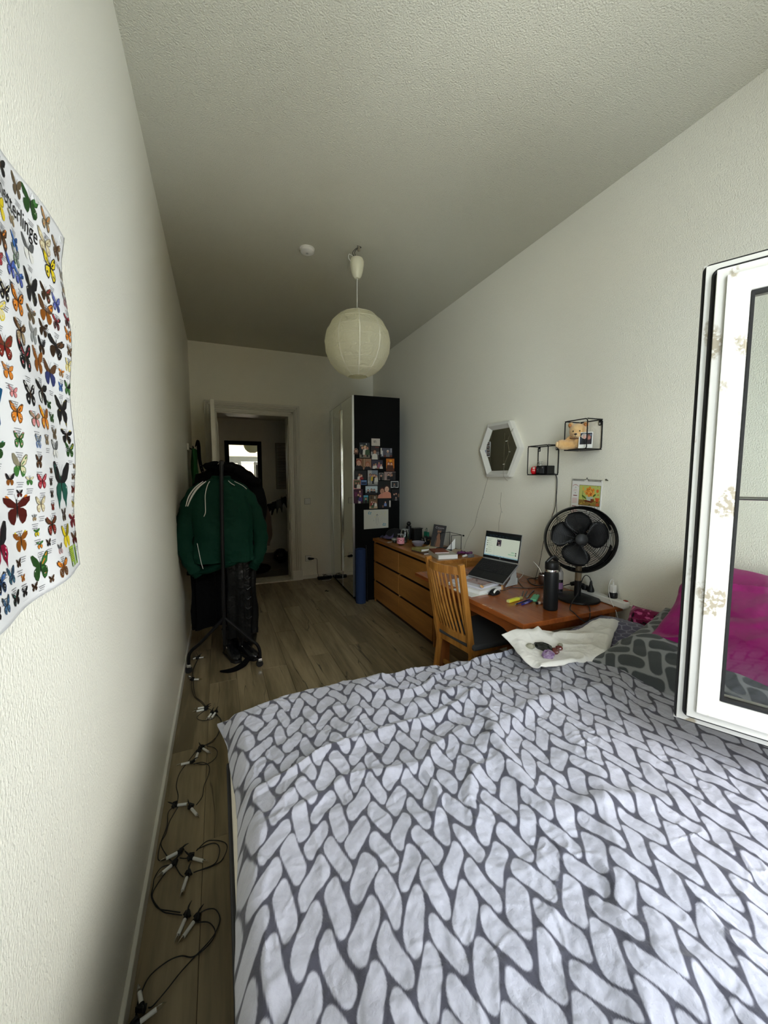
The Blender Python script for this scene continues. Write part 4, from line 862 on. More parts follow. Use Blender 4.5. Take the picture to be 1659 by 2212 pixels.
b = MB(); b.lathe([(.0,3.065),(.020,3.068),(.034,3.085),(.045,3.12),(.053,3.165),(.0535,3.195),(.046,3.212),(.0,3.218)], (1.33,3.03,0), 22); obj('ceiling_cup', b, mat('cream_plastic', (.72,.70,.54), .35), lp, smooth=True)
b = MB(); b.tube([(1.322,3.03,3.212),(1.295,3.03,3.250),(1.325,3.02,3.285),(1.355,3.03,3.295),(1.350,3.03,3.302),(1.332,3.03,3.31)], .0022, 6, 5); b.tube([(1.328,3.03,3.212),(1.308,3.02,3.250),(1.335,3.03,3.288),(1.362,3.02,3.298),(1.338,3.03,3.31)], .0022, 6, 5)
b.tube([(1.335,3.03,3.216),(1.36,3.02,3.212),(1.374,3.02,3.218)], .003, 6, 2); obj('supply_wires', b, M_cord, lp, smooth=True)
b = MB(); b.tube([(1.290,3.03,3.175),(1.262,3.03,3.205),(1.268,3.03,3.235),(1.300,3.03,3.225)], .0024, 6, 4); obj('white_wire_end', b, M_wcord, lp, smooth=True)
b = MB(); b.lathe([(.004,3.27),(.012,3.275),(.012,3.30),(.006,3.31)], (1.345,3.03,0), 8); obj('ceiling_hook', b, mat('hook_brass', (.4,.36,.28), .4, metal=.7), lp)

sd = thing('smoke_detector', 'round white smoke detector on the ceiling left of the paper lamp', 'smoke detector', (.985, 3.22, ZC))
b = MB(); b.lathe([(.0,-.034),(.030,-.034),(.040,-.030),(.052,-.026),(.053,-.008),(.058,-.006),(.058,0)], (.985,3.22,ZC), 30); obj('housing', b, M_white, sd, smooth=True)
b = MB(); b.lathe([(.0,-.0375),(.010,-.036),(.011,-.033)], (.985,3.22,ZC), 14); obj('test_button', b, mat('grey_button', (.45,.45,.43), .5), sd, smooth=True)

# ================================================================== LEFT WALL: butterfly poster
PC = dict(k=s2l(24,22,24), w=s2l(215,213,205), t=s2l(150,128,96), g=s2l(140,142,140), G=s2l(60,110,50), y=s2l(214,190,30), b=s2l(206,196,160), o=s2l(206,120,34), n=s2l(84,56,34), B=s2l(60,110,180), V=s2l(78,88,160), r=s2l(160,50,60), R=s2l(120,34,26), C=s2l(20,120,180), p=s2l(205,130,130), T=s2l(50,130,110), M=s2l(185,20,70), S=s2l(66,100,130))
PY0, PY1, PZ0, PZ1 = .615, 1.100, 1.322, 2.048
def pos(y, z, h=0):
    """poster surface: wavy sheet hanging on wall x = XL"""
    v = (z-PZ0)/(PZ1-PZ0); u = (y-PY0)/(PY1-PY0)
    e = max(0, (u-.86)/.14); bottom = max(0, (.10-v)/.10); top = max(0, (v-.93)/.07)
    x = XL+.006+.005*math.sin(v*17+u*2)*(.3+e*.35)+.004*bottom*(1+math.sin(u*11))*.6+.004*math.sin(u*11+v*5)+.005*top*e
    return (x+h, y+.004*e*math.sin(v*21), z-.006*top*math.sin(u*6))
b = MB(); ys = np.linspace(PY0,PY1,60); zs = np.linspace(PZ0,PZ1,90)
def edgey(u, v):
    y = PY0+(PY1-PY0)*u
    y -= max(0,(u-.80)/.2)*(.022*(1-v)+.0015*math.sin(v*23))
    return y
b.grid([[pos(edgey(u,v), PZ0+(PZ1-PZ0)*v+.012*(u-.5)*(1-v)*2) for v in np.linspace(0,1,90)] for u in np.linspace(0,1,60)])
po = obj('poster', b, mat('poster_paper', (.74,.735,.73), .35, spec=.5), smooth=True, thick=.0006, label='tall white poster of many coloured butterflies on the left wall', cat='poster')
def onsheet(y, z): return min(y, edgey(1, (z-PZ0)/(PZ1-PZ0))-.003)
P = Print(lambda u, v, h: pos(onsheet(u, v), max(v, PZ0+.010+.024*max(0,(u-PY0)/(PY1-PY0)-.5)), .0012+h*.6))
def butterfly(u, v, s, c1, c2, sd_):
    P.k = 0; q = random.Random(sd_); fat = q.uniform(.85,1.2); moth = q.random() < .22; up = q.uniform(.75,1.05)
    def W_(pts, sgn, k=1): return [(u+sgn*x*s*fat*k, v+y*s*k) for x, y in pts]
    fore = [(.03,.10),(.20,.34*up),(.44,.52*up),(.56,.50*up),(.55,.34),(.44,.10),(.25,.0),(.03,.0)] if not moth else [(.03,.14),(.3,.30),(.62,.34),(.60,.20),(.40,.06),(.03,.0)]
    hind = [(.03,.02),(.28,.0),(.42,-.08),(.44,-.24),(.34,-.40),(.20,-.46),(.10,-.34),(.03,-.12)]
    if s > .06: hind = hind[:5]+[(.30,-.58),(.24,-.44)]+hind[6:]
    sh = lambda pts, cx, cy, k: [(cx+(x-cx)*k, cy+(y-cy)*k) for x, y in pts]
    A_, B_ = PC[c1], PC[c2]; dark = tuple(c*.35 for c in A_)
    for sg in (-1, 1):
        P.poly(W_(hind, sg), dark if c1 not in 'wbyg' else B_); P.poly(W_(sh(hind,.20,-.18,.80), sg), A_ if not moth else B_)
        P.poly(W_(fore, sg), B_ if c2 in 'kn' else dark); P.poly(W_(sh(fore,.26,.20,.80), sg), A_)
        if s > .022:
            P.poly(W_(sh(fore,.46,.40,.26), sg), B_); P.poly(W_([(.10,.08),(.30,.24),(.33,.20),(.14,.04)], sg), B_)
            P.ell(u+sg*.27*s*fat, v-.24*s, .055*s, .06*s, B_, 7)
            for r_ in range(3 if s > .03 else 1): P.ell(u+sg*(.36-.07*r_)*s*fat, v-(.10+.09*r_)*s, .022*s, .026*s, PC['w'] if c2 != 'w' else A_, 5)
    P.ell(u, v+.0*s, .030*s, (.22 if not moth else .30)*s, PC['k'] if c1 != 'k' else PC['n'], 8)
    P.line([(u,v+.2*s),(u-.12*s,v+.42*s)], .0006, PC['k']); P.line([(u,v+.2*s),(u+.12*s,v+.42*s)], .0006, PC['k'])
    for r_ in range(3):
        yy = v-.60*s-.004-r_*.0035; P.rect(u-.010+.003*(r_%2), yy, u+.010-.002*r_, yy+.0011, s2l(120,120,124))
for i, (y, z, s, c1, c2) in enumerate(BFLY): butterfly(y, z, max(s*(1.10 if z < 1.9 else .86), .014), c1, c2, i)
for i in range(22):
    z = 1.37+i*.030; butterfly(.650+.02*math.sin(i*2.1), z, .024+.012*rnd.random(), rnd.choice('oGBrVtyn'), rnd.choice('kno'), 300+i)
P.k = 150; P.text('Schmetterlinge', .758, 1.966, .046, s2l(14,14,18), shear=.28, sx=.74, rot=-.03)
for i in range(8):
    for j in range(7): P.rect(1.004+i*.0065,1.343+j*.0060,1.0105+i*.0065,1.349+j*.0060,s2l(170,190,60) if i < 4 and j > 1 else s2l(10,50,60) if i == 6 and 0 < j < 6 else s2l(190,195,185) if i == 5 else s2l(130,160,60))
for r_ in range(7): P.rect(1.006,1.3575+r_*.0035,1.028-(r_%3)*.003,1.3588+r_*.0035,s2l(60,80,40))
P.rect(1.006,1.344,1.018,1.353,s2l(200,205,195)); P.rect(1.006,1.345,1.009,1.352,s2l(30,60,110))
obj('printed_butterflies', P.mb, M_print, po)
for (y, z) in ((.968, 2.044), (1.084, 2.036)):
    k = MB(); k.box((pos(y,z)[0]+.0012, y, z), (.0008,.018,.012), (0.4,0,0)); obj('clear_tape', k, mat('clear_tape', (.8,.8,.78), .15, spec=.8, coat=.5), po)

# ================================================================== COAT RACK AND CLOTHES
rk = thing('clothes_rack', 'black rolling garment rack standing along the left wall', 'rack', (.29, 3.9, 0))
def seg_(nm, pts, r, m=M_blackmetal, k=4, n=10): q = MB(); q.tube(pts, r, n, k); return obj(nm, q, m, rk, smooth=True)
for y, s_ in ((3.25, 1), (4.55, 1)):
    seg_('post', [(.286,y,.22),(.287,y,.43),(.300,y,1.3),(.310,y,1.645)], .0145, k=2)
    seg_('leg', [(.288,y,.437),(.12,y+.02,.262),(.050,y+.05,.195),(.024,y+.07,.145),(.018,y+.085,.075)], .0125)
    seg_('leg', [(.288,y,.437),(.46,y-.01,.25),(.525,y-.015,.185),(.545,y-.02,.13),(.546,y-.02,.065)], .0125)
    for x, yy in ((.020,y+.085),(.546,y-.02)):
        q = MB(); q.box((x,yy,.058),(.030,.026,.022)); q.cyl((x-.004,yy,.03),(x-.004,yy,.055),.006); obj('caster_fork', q, M_chrome, rk, bevel=.003)
        q = MB(); q.cyl((x-.004,yy-.012,.027),(x-.004,yy+.012,.027),.027,18); obj('caster_wheel', q, M_rubber, rk, bevel=.003)
seg_('top_rail', [(.310,3.235,1.635),(.310,3.9,1.638),(.310,4.57,1.635)], .0125)
seg_('lower_rail', [(.287,3.25,.245),(.287,3.9,.245),(.287,4.55,.245)], .010)
q = MB(); q.lathe([(.018,0),(.019,.02),(.012,.028),(0,.03)], (.310,3.25,1.632), 14); obj('end_cap', q, M_black, rk, smooth=True)

def loft(secs, n=40, folds=0, seed=0, amp=.01, closed=True, ph=0):
    """secs: (x, y, z, halfwidth, halfdepth[, tilt]) stacked ellipses with hanging folds"""
    rows = []
    for i, sc_ in enumerate(secs):
        x, y, z, a, d = sc_[:5]; t_ = i/(len(secs)-1); row_ = []
        for k in range(n):
            th = 2*math.pi*k/n; f = amp*t_*(math.sin(folds*th+seed+ph*t_)+.5*math.sin((folds*1.7)*th+seed*2+t_*2.2)) if folds else 0
            f += .006*math.sin(3*th+z*17+seed); c, s_ = math.cos(th), math.sin(th); e = .8
            row_.append((x+(a+f)*math.copysign(abs(c)**e, c), y+(d+f*.8)*math.copysign(abs(s_)**e, s_), z+.006*math.sin(th*2+seed)*t_))
        rows.append(row_)
    k = MB(); k.grid(rows, close_v=True); o = len(rows)-1; k.f.append(tuple(range(n))); k.c.append(None); k.f.append(tuple(o*n+j for j in range(n))[::-1]); k.c.append(None); return k
def interp(secs, m=5):
    A = np.array([s_[:5] for s_ in secs], float); out_ = []
    for p in smooth_path_n(A, m): out_.append(tuple(p))
    return out_
def smooth_path_n(A, m):
    out_ = []
    for i in range(len(A)-1):
        p0, p1, p2, p3 = A[max(i-1,0)], A[i], A[i+1], A[min(i+2,len(A)-1)]
        for j in range(m): t = j/m; out_.append(.5*((2*p1)+(-p0+p2)*t+(2*p0-5*p1+4*p2-p3)*t*t+(-p0+3*p1-3*p2+p3)*t**3))
    out_.append(A[-1]); return out_
def sleeve(pts, r, n=16, seed=0, squash=.6):
    P = smooth_path(pts, 6); N = len(P); rows = []
    for i, p in enumerate(P):
        t = i/(N-1); q = t*(len(r)-1); j = min(int(q), len(r)-2); rr = r[j]*(1-(q-j))+r[j+1]*(q-j); d = (P[min(i+1,N-1)]-P[max(i-1,0)]).normalized(); a = Vector((d.z,0,-d.x)).normalized(); b_ = d.cross(a).normalized()
        rows.append([tuple(p+a*(rr*(1+.08*math.sin(i*1.3+seed))*math.cos(th))+b_*(rr*squash*(1+.10*math.sin(2*th+i*.9+seed))*math.sin(th))) for th in np.linspace(0,2*math.pi,n+1)[:-1]])
    k = MB(); k.grid(rows, close_v=True); k.f += [tuple(range(n)), tuple((N-1)*n+j for j in range(n))[::-1]]; k.c += [None,None]; return k

# dark green track jacket, nearest on the rail
M_gj = mat('dark_green_jersey', s2l(2,46,34), .75, bump=(7,.030), sheen=.0, spec=.2)
M_rib = mat('dark_green_rib', s2l(2,40,30), .85, bump=(55,.002,(3,3,.2)), spec=.15)
M_pip = mat('white_piping', (.62,.62,.60), .6)
jk = thing('jacket', 'dark green track jacket with white piping hanging at the front of the rack', 'jacket', (.30, 3.36, .80))
jy = 3.355
body = interp([(.298,jy,1.520,.060,.028),(.296,jy,1.505,.105,.040),(.293,jy,1.465,.165,.050),(.290,jy,1.39,.205,.060),(.295,jy,1.25,.226,.066),(.300,jy,1.08,.222,.070),(.300,jy,.93,.226,.070),(.298,jy,.855,.222,.066)], 5)
crumple(obj('body', loft(body, 56, 5, 1.0, .012), M_gj, jk, smooth=True), .032, .10)
k = loft([(.292,jy,.865,.222,.068),(.290,jy,.84,.216,.066),(.288,jy,.80,.208,.062)], 56, 5, 1.0, .009)
k.v = [(x, y, z+.055*(x-.29)/.22-.03*max(0,(x-.40)/.1)*0) for x, y, z in k.v]; obj('waistband', k, M_rib, jk, smooth=True)
obj('sleeve', sleeve([(.170,jy,1.465),(.105,jy-.003,1.385),(.060,jy-.006,1.27),(.034,jy-.01,1.12),(.030,jy-.012,.98),(.066,jy-.015,.86),(.100,jy-.02,.80)], [.040,.062,.066,.062,.056,.050,.044], seed=2), M_gj, jk, smooth=True, label=None); crumple(jk.children[-1], .022, .07)
obj('sleeve', sleeve([(.425,jy+.02,1.460),(.492,jy+.03,1.375),(.545,jy+.04,1.25),(.585,jy+.05,1.10),(.592,jy+.05,.98),(.565,jy+.045,.87),(.540,jy+.04,.82)], [.040,.060,.064,.062,.056,.050,.046], seed=5), M_gj, jk, smooth=True); crumple(jk.children[-1], .022, .07)
obj('cuff', sleeve([(.090,jy-.02,.815),(.108,jy-.02,.785),(.120,jy-.02,.765)], [.043,.038,.036], seed=1), M_rib, jk, smooth=True)
obj('cuff', sleeve([(.545,jy+.04,.83),(.530,jy+.04,.79),(.522,jy+.04,.775)], [.046,.040,.038], seed=1), M_rib, jk, smooth=True)
obj('collar', loft([(.298,jy,1.505,.082,.034),(.298,jy,1.525,.074,.030),(.300,jy,1.540,.070,.028)], 30), M_rib, jk, smooth=True)
yf = jy-.078
def pip(pts, r=.0028): q = MB(); q.tube(pts, r, 6, 4); obj('piping', q, M_pip, jk, smooth=True)
pip([(.222,jy-.048,1.502),(.205,jy-.060,1.470),(.188,jy-.074,1.40),(.186,jy-.078,1.32),(.184,jy-.080,1.265),(.172,jy-.075,1.235)])
pip([(.355,jy-.046,1.506),(.376,jy-.055,1.485),(.400,jy-.062,1.470)])
pip([(.400,jy-.040,1.500),(.455,jy-.042,1.470),(.490,jy-.035,1.440)], .002)
for dx, rr in ((0,.007),(.020,.005)):
    q = MB(); q.tube([(.196-dx,jy-.046,1.502),(.140-dx,jy-.058,1.455),(.095-dx,jy-.062,1.39),(.063-dx*.6,jy-.062,1.315)], [rr*.5,rr,rr,rr*.6], 6, 4); obj('shoulder_stripe', q, M_pip, jk, smooth=True)
pip([(.118,jy-.062,1.03),(.128,jy-.064,.96),(.140,jy-.066,.88),(.152,jy-.068,.83)], .0024)
def hanger(y, label, m, w=.20, x=.308, z=1.525):
    h = thing('coat_hanger', label, 'hanger', (x,y,z), group='hangers on the rack'); q = MB()
    q.tube([(x-w,y,z-.075),(x-w*.5,y,z-.028),(x,y,z),(x+w*.5,y,z-.028),(x+w,y,z-.075)], .010, 8, 4); obj('bar', q, m, h, smooth=True)
    q = MB(); q.tube([(x,y,z),(x,y,z+.06),(x+.022,y,z+.088),(x+.004,y,z+.126),(x-.016,y,z+.108)], .0025, 6, 4); obj('hook', q, M_chrome, h, smooth=True)
M_hg = mat_wood('beech_hanger', s2l(150,96,54), s2l(190,136,84), 1, 0, .4)
hanger(jy+.004, 'wooden coat hanger inside the green track jacket', M_hg, .15, .300)

def coat(nm, label, y, x, zt, zb, w, d, m, seed, cat='coat', sl=True, slx=.06, folds=7, grp='dark coats on the rack', shoulder=.14):
    t = thing(nm, label, cat, (x,y,zb), group=grp)
    secs = interp([(x,y,zt,w*.28,d*.5),(x,y,zt-.03,w*.6,d*.7),(x,y,zt-.10,w*.95,d),(x,y,zt-.35,w,d*1.05),(x,y,(zt+zb)/2,w*.98,d*1.1),(x,y,zb+.15,w*1.03,d*1.15),(x,y,zb,w*1.06,d*1.15)], 5)
    crumple(obj('body', loft(secs, 52, folds, seed, .013), m, t, smooth=True), .022, .09, 2, 0)
    obj('collar', loft([(x,y,zt-.03,w*.40,d*.62),(x,y,zt+.01,w*.42,d*.7),(x,y,zt+.025,w*.36,d*.6)], 24, 0, seed), m, t, smooth=True)
    if sl:
        for s_ in (-1,1): obj('sleeve', sleeve([(x+s_*w*.72,y,zt-.07),(x+s_*(w+.04),y,zt-.28),(x+s_*(w+slx),y,zt-.52),(x+s_*(w+slx*.8),y-.01,zt-.70)], [.055,.062,.055,.048], seed=seed), m, t, smooth=True)
    return t
M_lea = mat('black_leather', (.004,.0045,.005), .34, spec=.32, bump=(13,.016))
M_bcl = mat('black_cloth', (.003,.003,.0035), .95, bump=(20,.006), spec=.1)
M_bcl2 = mat('blue_black_cloth', (.005,.006,.008), .85, bump=(14,.012), spec=.2)
lc = coat('coat', 'long black leather coat hanging down right of the rack post', 3.50, .425, 1.42, .185, .115, .055, M_lea, 2, slx=.03, folds=5, sl=False)
for i in range(9):
    q = MB(); z = 1.02-i*.085; q.tube([(.455,3.436,z+.03),(.475,3.428,z),(.505,3.434,z+.018)], [.004,.011,.005], 8, 4); obj('leather_crease', q, M_lea, lc, smooth=True)
q = MB(); q.box((.472,3.432,.62),(.05,.010,.95)); obj('front_placket', q, M_lea, lc, bevel=.004)
coat('coat', 'long black coat hanging between the left wall and the rack post', 3.56, .168, 1.43, .28, .115, .06, M_bcl, 4, slx=-.02, sl=True)
coat('coat', 'blue-black cloth coat behind the green jacket, its straight skirt beside the post', 3.68, .30, 1.45, .26, .15, .07, M_bcl2, 6, sl=False)
bc = coat('coat', 'dark brown coat with wide shoulders behind the green jacket', 3.95, .36, 1.575, .70, .24, .07, mat('dark_brown_wool', s2l(44,28,18), .85, bump=(30,.006)), 8, slx=.10, shoulder=.1)
coat('coat', 'black coat hanging deepest on the rack, only its top in view', 4.25, .32, 1.60, .45, .22, .08, M_bcl, 9, slx=.05)
# fur-collared jacket lying over the top of the rack
t = thing('jacket', 'black jacket slung over the top of the rack', 'jacket', (.32, 3.62, 1.45))
k = MB(); rows = []
for i, tt in enumerate(np.linspace(0,1,18)):
    x = .12+.53*tt; z = 1.648-.30*max(0,tt-.30)**1.10*1.05-.32*max(0,.36-tt)**1.1+.010*math.sin(tt*23)+.006*math.sin(tt*41); row_ = []
    for j, th in enumerate(np.linspace(-1,1,14)):
        row_.append((x+.012*math.sin(j+i), 3.62+th*.16, z-.34*abs(th)**1.35+.016*math.sin(i*1.9+j*1.3)))
    rows.append(row_)
k.grid(rows); obj('draped_body', k, M_bcl, t, smooth=True, thick=.02)
k = MB(); k.ball((.30,3.58,1.615), (.135,.10,.045), 22, 12, (0,.08,0), None, .10, 5); crumple(obj('collar', k, M_bcl, t, smooth=True), .05, .06)
crumple(obj('sleeve', sleeve([(.34,3.58,1.625),(.42,3.57,1.600),(.51,3.57,1.540),(.60,3.58,1.468)], [.040,.052,.050,.046], seed=3, squash=.8), M_bcl, t, smooth=True), .025, .06)
# boots and bag on the floor below
def boot(x, y, rz, label, m):
    t = thing('boot', label, 'boot', (x,y,0), R(rz), group='boots under the rack'); 
    k = MB(); k.grid([[(a*1.0+.0, w_*math.cos(th), max(0,z_+h_*math.sin(th))) for th in np.linspace(0,2*math.pi,17)[:-1]] for a, w_, z_, h_ in ((-.115,.005,.04,.02),(-.10,.034,.05,.045),(-.05,.042,.055,.055),(0,.040,.06,.058),(.05,.044,.045,.045),(.10,.046,.038,.038),(.135,.036,.032,.03),(.155,.01,.028,.012))], close_v=True)
    obj('upper', k, m, t, smooth=True, local=True)
    k = MB(); k.lathe([(.048,.05),(.046,.12),(.052,.20),(.055,.24),(.050,.24)], (-.055,0,0), 18, sx=1, sy=.8); obj('shaft', k, m, t, smooth=True, local=True)
    k = MB(); k.prism([(-.12,-.03),(0,-.036),(.10,-.046),(.15,-.03),(.16,0),(.15,.03),(.10,.046),(0,.036),(-.12,.03)], 0, .020); obj('sole', k, M_rubber, t, local=True, bevel=.003)
    k = MB(); k.ball((-.01,-.036,.09),(.012,.004,.012)); obj('buckle', k, M_chrome, t, local=True, smooth=True)
M_pat = mat('shiny_black_leather', (.006,.006,.007), .18, spec=.7)
boot(.335, 3.50, -70, 'shiny black ankle boot in front under the rack, toe to the bed', M_pat)
boot(.455, 3.48, -60, 'shiny black ankle boot nearest the right caster of the rack', M_pat)
k = MB(); k.tube([(.245,3.245,.012),(.30,3.22,.014),(.36,3.225,.018),(.42,3.26,.030),(.46,3.30,.05),(.50,3.30,.035)], [.006,.016,.020,.024,.020,.01], 8, 4); obj('belt', k, M_bcl, smooth=True, label='black coat belt trailing on the floor in front of the boots', cat='belt')
k = MB(); k.ball((.44,3.62,.11), (.12,.09,.11), 18, 12, None, None, .10, 4); bg_ = obj('bag', k, M_lea, smooth=True, label='crumpled black leather bag on the floor behind the boots', cat='bag')
k = MB(); k.tube([(.38,3.58,.20),(.40,3.56,.32),(.47,3.57,.34),(.50,3.60,.21)], .008, 8, 4); obj('strap', k, M_lea, bg_, smooth=True)

# wall hook rail with a bag strap and a green garment near the door
hr = thing('hook_rail', 'small white hook rail high on the left wall by the door', 'hook rail', (XL+.01, 5.0, 1.86))
b = MB(); b.bx(XL, XL+.018, 4.86, 5.14, 1.835, 1.905); obj('board', b, M_paint, hr, bevel=.003)
for y in (4.93, 5.07): b = MB(); b.tube([(XL+.018,y,1.86),(XL+.05,y,1.85),(XL+.055,y,1.885)], .005, 8, 3); obj('hook', b, M_blackmetal, hr, smooth=True)
t = thing('garment', 'bright green garment hanging flat on the left wall behind the rack', 'clothing', (.05, 5.0, 1.2))
b = loft(interp([(.035,4.96,1.855,.018,.05),(.045,4.96,1.80,.028,.10),(.045,4.97,1.5,.030,.12),(.045,4.97,1.15,.032,.13)],5), 30, 4, 1, .008); obj('body', b, mat('green_cotton', s2l(20,86,40), .85), t, smooth=True)
t = thing('bag', 'black studded bag with a long strap hanging from the wall hooks', 'bag', (.13, 4.75, 1.25))
b = MB(); b.tube([(.060,4.93,1.875),(.090,4.84,1.93),(.098,4.80,1.87),(.105,4.76,1.72),(.135,4.74,1.58),(.19,4.73,1.48)], [.004,.016,.020,.018,.018,.016], 8, 4); obj('strap', b, M_bcl, t, smooth=True)
b = MB(); b.ball((.20,4.72,1.38),(.13,.06,.14),16,10,None,None,.08,3); obj('pouch', b, M_lea, t, smooth=True)
for i in range(7): b = MB(); b.ball((.112+.010*i,4.722,1.66-.032*i), .0035, 8, 6); obj('stud', b, M_chrome, t, smooth=True)

# ================================================================== STRING LIGHTS on the floor strip
sl = thing('string_lights', 'black cable chain of white candle lights lying on the floor by the left wall', 'string lights', (.12, 2.2, 0))
cl = lambda x, y, z=.010: (min(max(x,.004), .262), y, z)
b = MB()
for i, pts in enumerate(CABLES): b.tube([cl(x, y, .004+.004*((j+i) % 3)) for j, (x, y) in enumerate(pts)], .0019, 6, 5)
obj('cable', b, M_cord, sl, smooth=True)
M_can = mat('candle_sleeve', (.70,.70,.66), .45); M_bulb = mat_glass('candle_bulb_glass', (.9,.88,.82))
for i, (a, t_) in enumerate(BULBS):
    A = Vector(cl(*a, .011)); B = Vector(cl(*t_, .011)); d = (B-A); Ln = max(.058, min(.085, d.length)); d.normalize()
    if i in (13, 15, 20): d.z = .10; d.normalize()
    b = MB(); b.cyl(A+d*.004, A+d*Ln*.68, .0062, 14); c = obj('candle', b, M_can, sl, smooth=True)
    b = MB(); b.lathe([(.0050,0),(.0056,.006),(.0050,.013),(.0028,.021),(0,.026)], A+d*Ln*.68, 12, d); obj('bulb', b, M_bulb, c, smooth=True)
    s_ = Vector((-d.y, d.x, 0)); b = MB(); b.cyl(A-d*.012, A+d*.006, .0078, 10)
    b.box(A-d*.008+s_*.008+Vector((0,0,.006)), (.020,.008,.012), (.3,.2,math.atan2(d.y,d.x)+.6)); b.box(A-d*.012-s_*.006, (.014,.006,.014), (.1,.4,math.atan2(d.y,d.x)-.5)); b.tube([A-d*.006+Vector((0,0,.006)), A-d*.024+Vector((0,0,.016)), A-d*.038+s_*.004+Vector((0,0,.020))], [.004,.003,.0008], 6, 2)
    obj('clip', b, M_black, sl, bevel=.0008)

# ================================================================== RIGHT WALL
def yz(Y0, Z0, Xb=XR, rot=0):      # print plane facing -X: u runs towards -Y (to the right as seen), v up
    c, s_ = math.cos(rot), math.sin(rot)
    return lambda u, v, h: (Xb-h, Y0-(u*c-v*s_), Z0+(u*s_+v*c))
hm = thing('hexagonal_mirror', 'white wooden-framed six-sided mirror on the right wall', 'mirror', (XR, 2.78, 1.54))
HC = (2.780, 1.768); hexo = [(-.268,.012),(-.150,.232),(.142,.232),(.272,.0),(.150,-.235),(-.148,-.235)]   # (toward camera -Y is +u)
def hx(k, x): return [(x, HC[0]-u*k, HC[1]+v*k) for u, v in hexo]
b = MB(); A1, A2, A3, A4 = hx(1.0, XR), hx(1.0, XR-.045), hx(.90, XR-.052), hx(.76, XR-.018); vs = A1+A2+A3+A4; f = []
for k in range(6):
    k2 = (k+1) % 6; f += [(k,6+k,6+k2,k2),(6+k,12+k,12+k2,6+k2),(12+k,18+k,18+k2,12+k2)]
b._add(vs, f); obj('frame', b, mat('brushed_white_wood', (.62,.61,.56), .55, bump=(40,.0012)), hm, bevel=.002)
b = MB(); b._add(hx(.77, XR-.019), [tuple(range(6))]); obj('mirror_glass', b, mat('mirror_glass_dark', (.72,.76,.72), .02, metal=1), hm)
def strip(label, y, z, w, h, frames, name='photo_strip'):
    p = Print(yz(y, z, XR-.020, .06)); p.mb.box((XR-.0198,y-w/2,z+h/2),(.0006,w,h),(.06,0,0),s2l(190,190,190))
    for i in range(frames):
        a = .006+i*(h-.008)/frames; q = (h-.008)/frames-.005; p.rect(.005,a,w-.005,a+q,s2l(40,42,50)); p.ell(w*.38,a+q*.6,w*.14,q*.25,s2l(160,140,130),8); p.ell(w*.66,a+q*.55,w*.13,q*.24,s2l(150,130,120),8); p.rect(w*.2,a,w*.8,a+q*.28,s2l(20,20,28))
    return obj(name, p.mb, M_print, label=label, cat='photo')
strip('photo-booth strip of four frames tucked in the hexagonal mirror', 2.965, 1.715, .052, .135, 4)
p = Print(yz(3.000, 1.718, XR-.022, .06)); p.mb.box((XR-.0216,2.984,1.748),(.0006,.032,.060),(.06,0,0),s2l(190,190,195)); p.rect(.003,.010,.029,.057,s2l(90,110,150)); p.ell(.012,.034,.006,.007,s2l(180,120,110),8); p.ell(.021,.034,.006,.007,s2l(170,110,100),8); p.rect(.006,.011,.026,.028,s2l(120,60,80))
obj('photo', p.mb, M_print, label='tiny photo overlapping the lower left of the photo-booth strip', cat='photo')
# fairy light wire: over the mirror and down the wall
fw = thing('fairy_lights', 'thin wire of tiny fairy lights trailing over the mirror and down the wall', 'fairy lights', (XR-.01, 2.9, .9))
M_fw = mat('bronze_wire', (.20,.17,.11), .5, metal=.3)
W1 = [(2.955,1.535),(2.990,1.446),(3.035,1.345),(3.080,1.250),(3.12,1.150),(3.150,1.070),(3.205,1.000),(3.25,.94),(3.29,.88),(3.31,.81)]
W2 = [(2.772,1.40),(2.770,1.363),(2.781,1.301),(2.764,1.232),(2.788,1.141),(2.794,1.05),(2.80,.80)]
b = MB(); b.tube([(XR-.004,y+.004*math.sin(i*2.3),z) for i,(y,z) in enumerate(W1)], .0011, 5, 5); b.tube([(XR-.004,y+.004*math.sin(i*2.3),z) for i,(y,z) in enumerate(W2)], .0010, 5, 5)
W3 = [(2.575,1.925),(2.600,1.910),(2.642,1.835),(2.626,1.74),(2.674,1.64),(2.684,1.545)]
b.tube([(XR-.055,y,z) for y,z in W3]+[(XR-.005,2.69,1.50)], .0011, 5, 5); obj('wire', b, M_fw, fw, smooth=True)
M_led = mat('led_bead', (.75,.75,.70), .25, spec=.7)
for (y, z, s_) in ((2.600,1.905,-1),(2.645,1.832,1),(2.628,1.742,-1),(2.672,1.642,1)): b = MB(); b.tube([(XR-.055,y,z),(XR-.057,y+.020*s_,z-.002)], [.0022,.0035], 6, 1); obj('led', b, M_led, fw, smooth=True)
for (y, z, s_) in ((3.034,1.346,-1),(3.12,1.152,-1),(3.205,1.002,1),(2.781,1.301,1),(2.764,1.232,-1)): b = MB(); b.tube([(XR-.004,y,z),(XR-.006,y+.018*s_,z-.003)], [.0012,.0030], 6, 1); obj('led', b, M_led, fw, smooth=True)

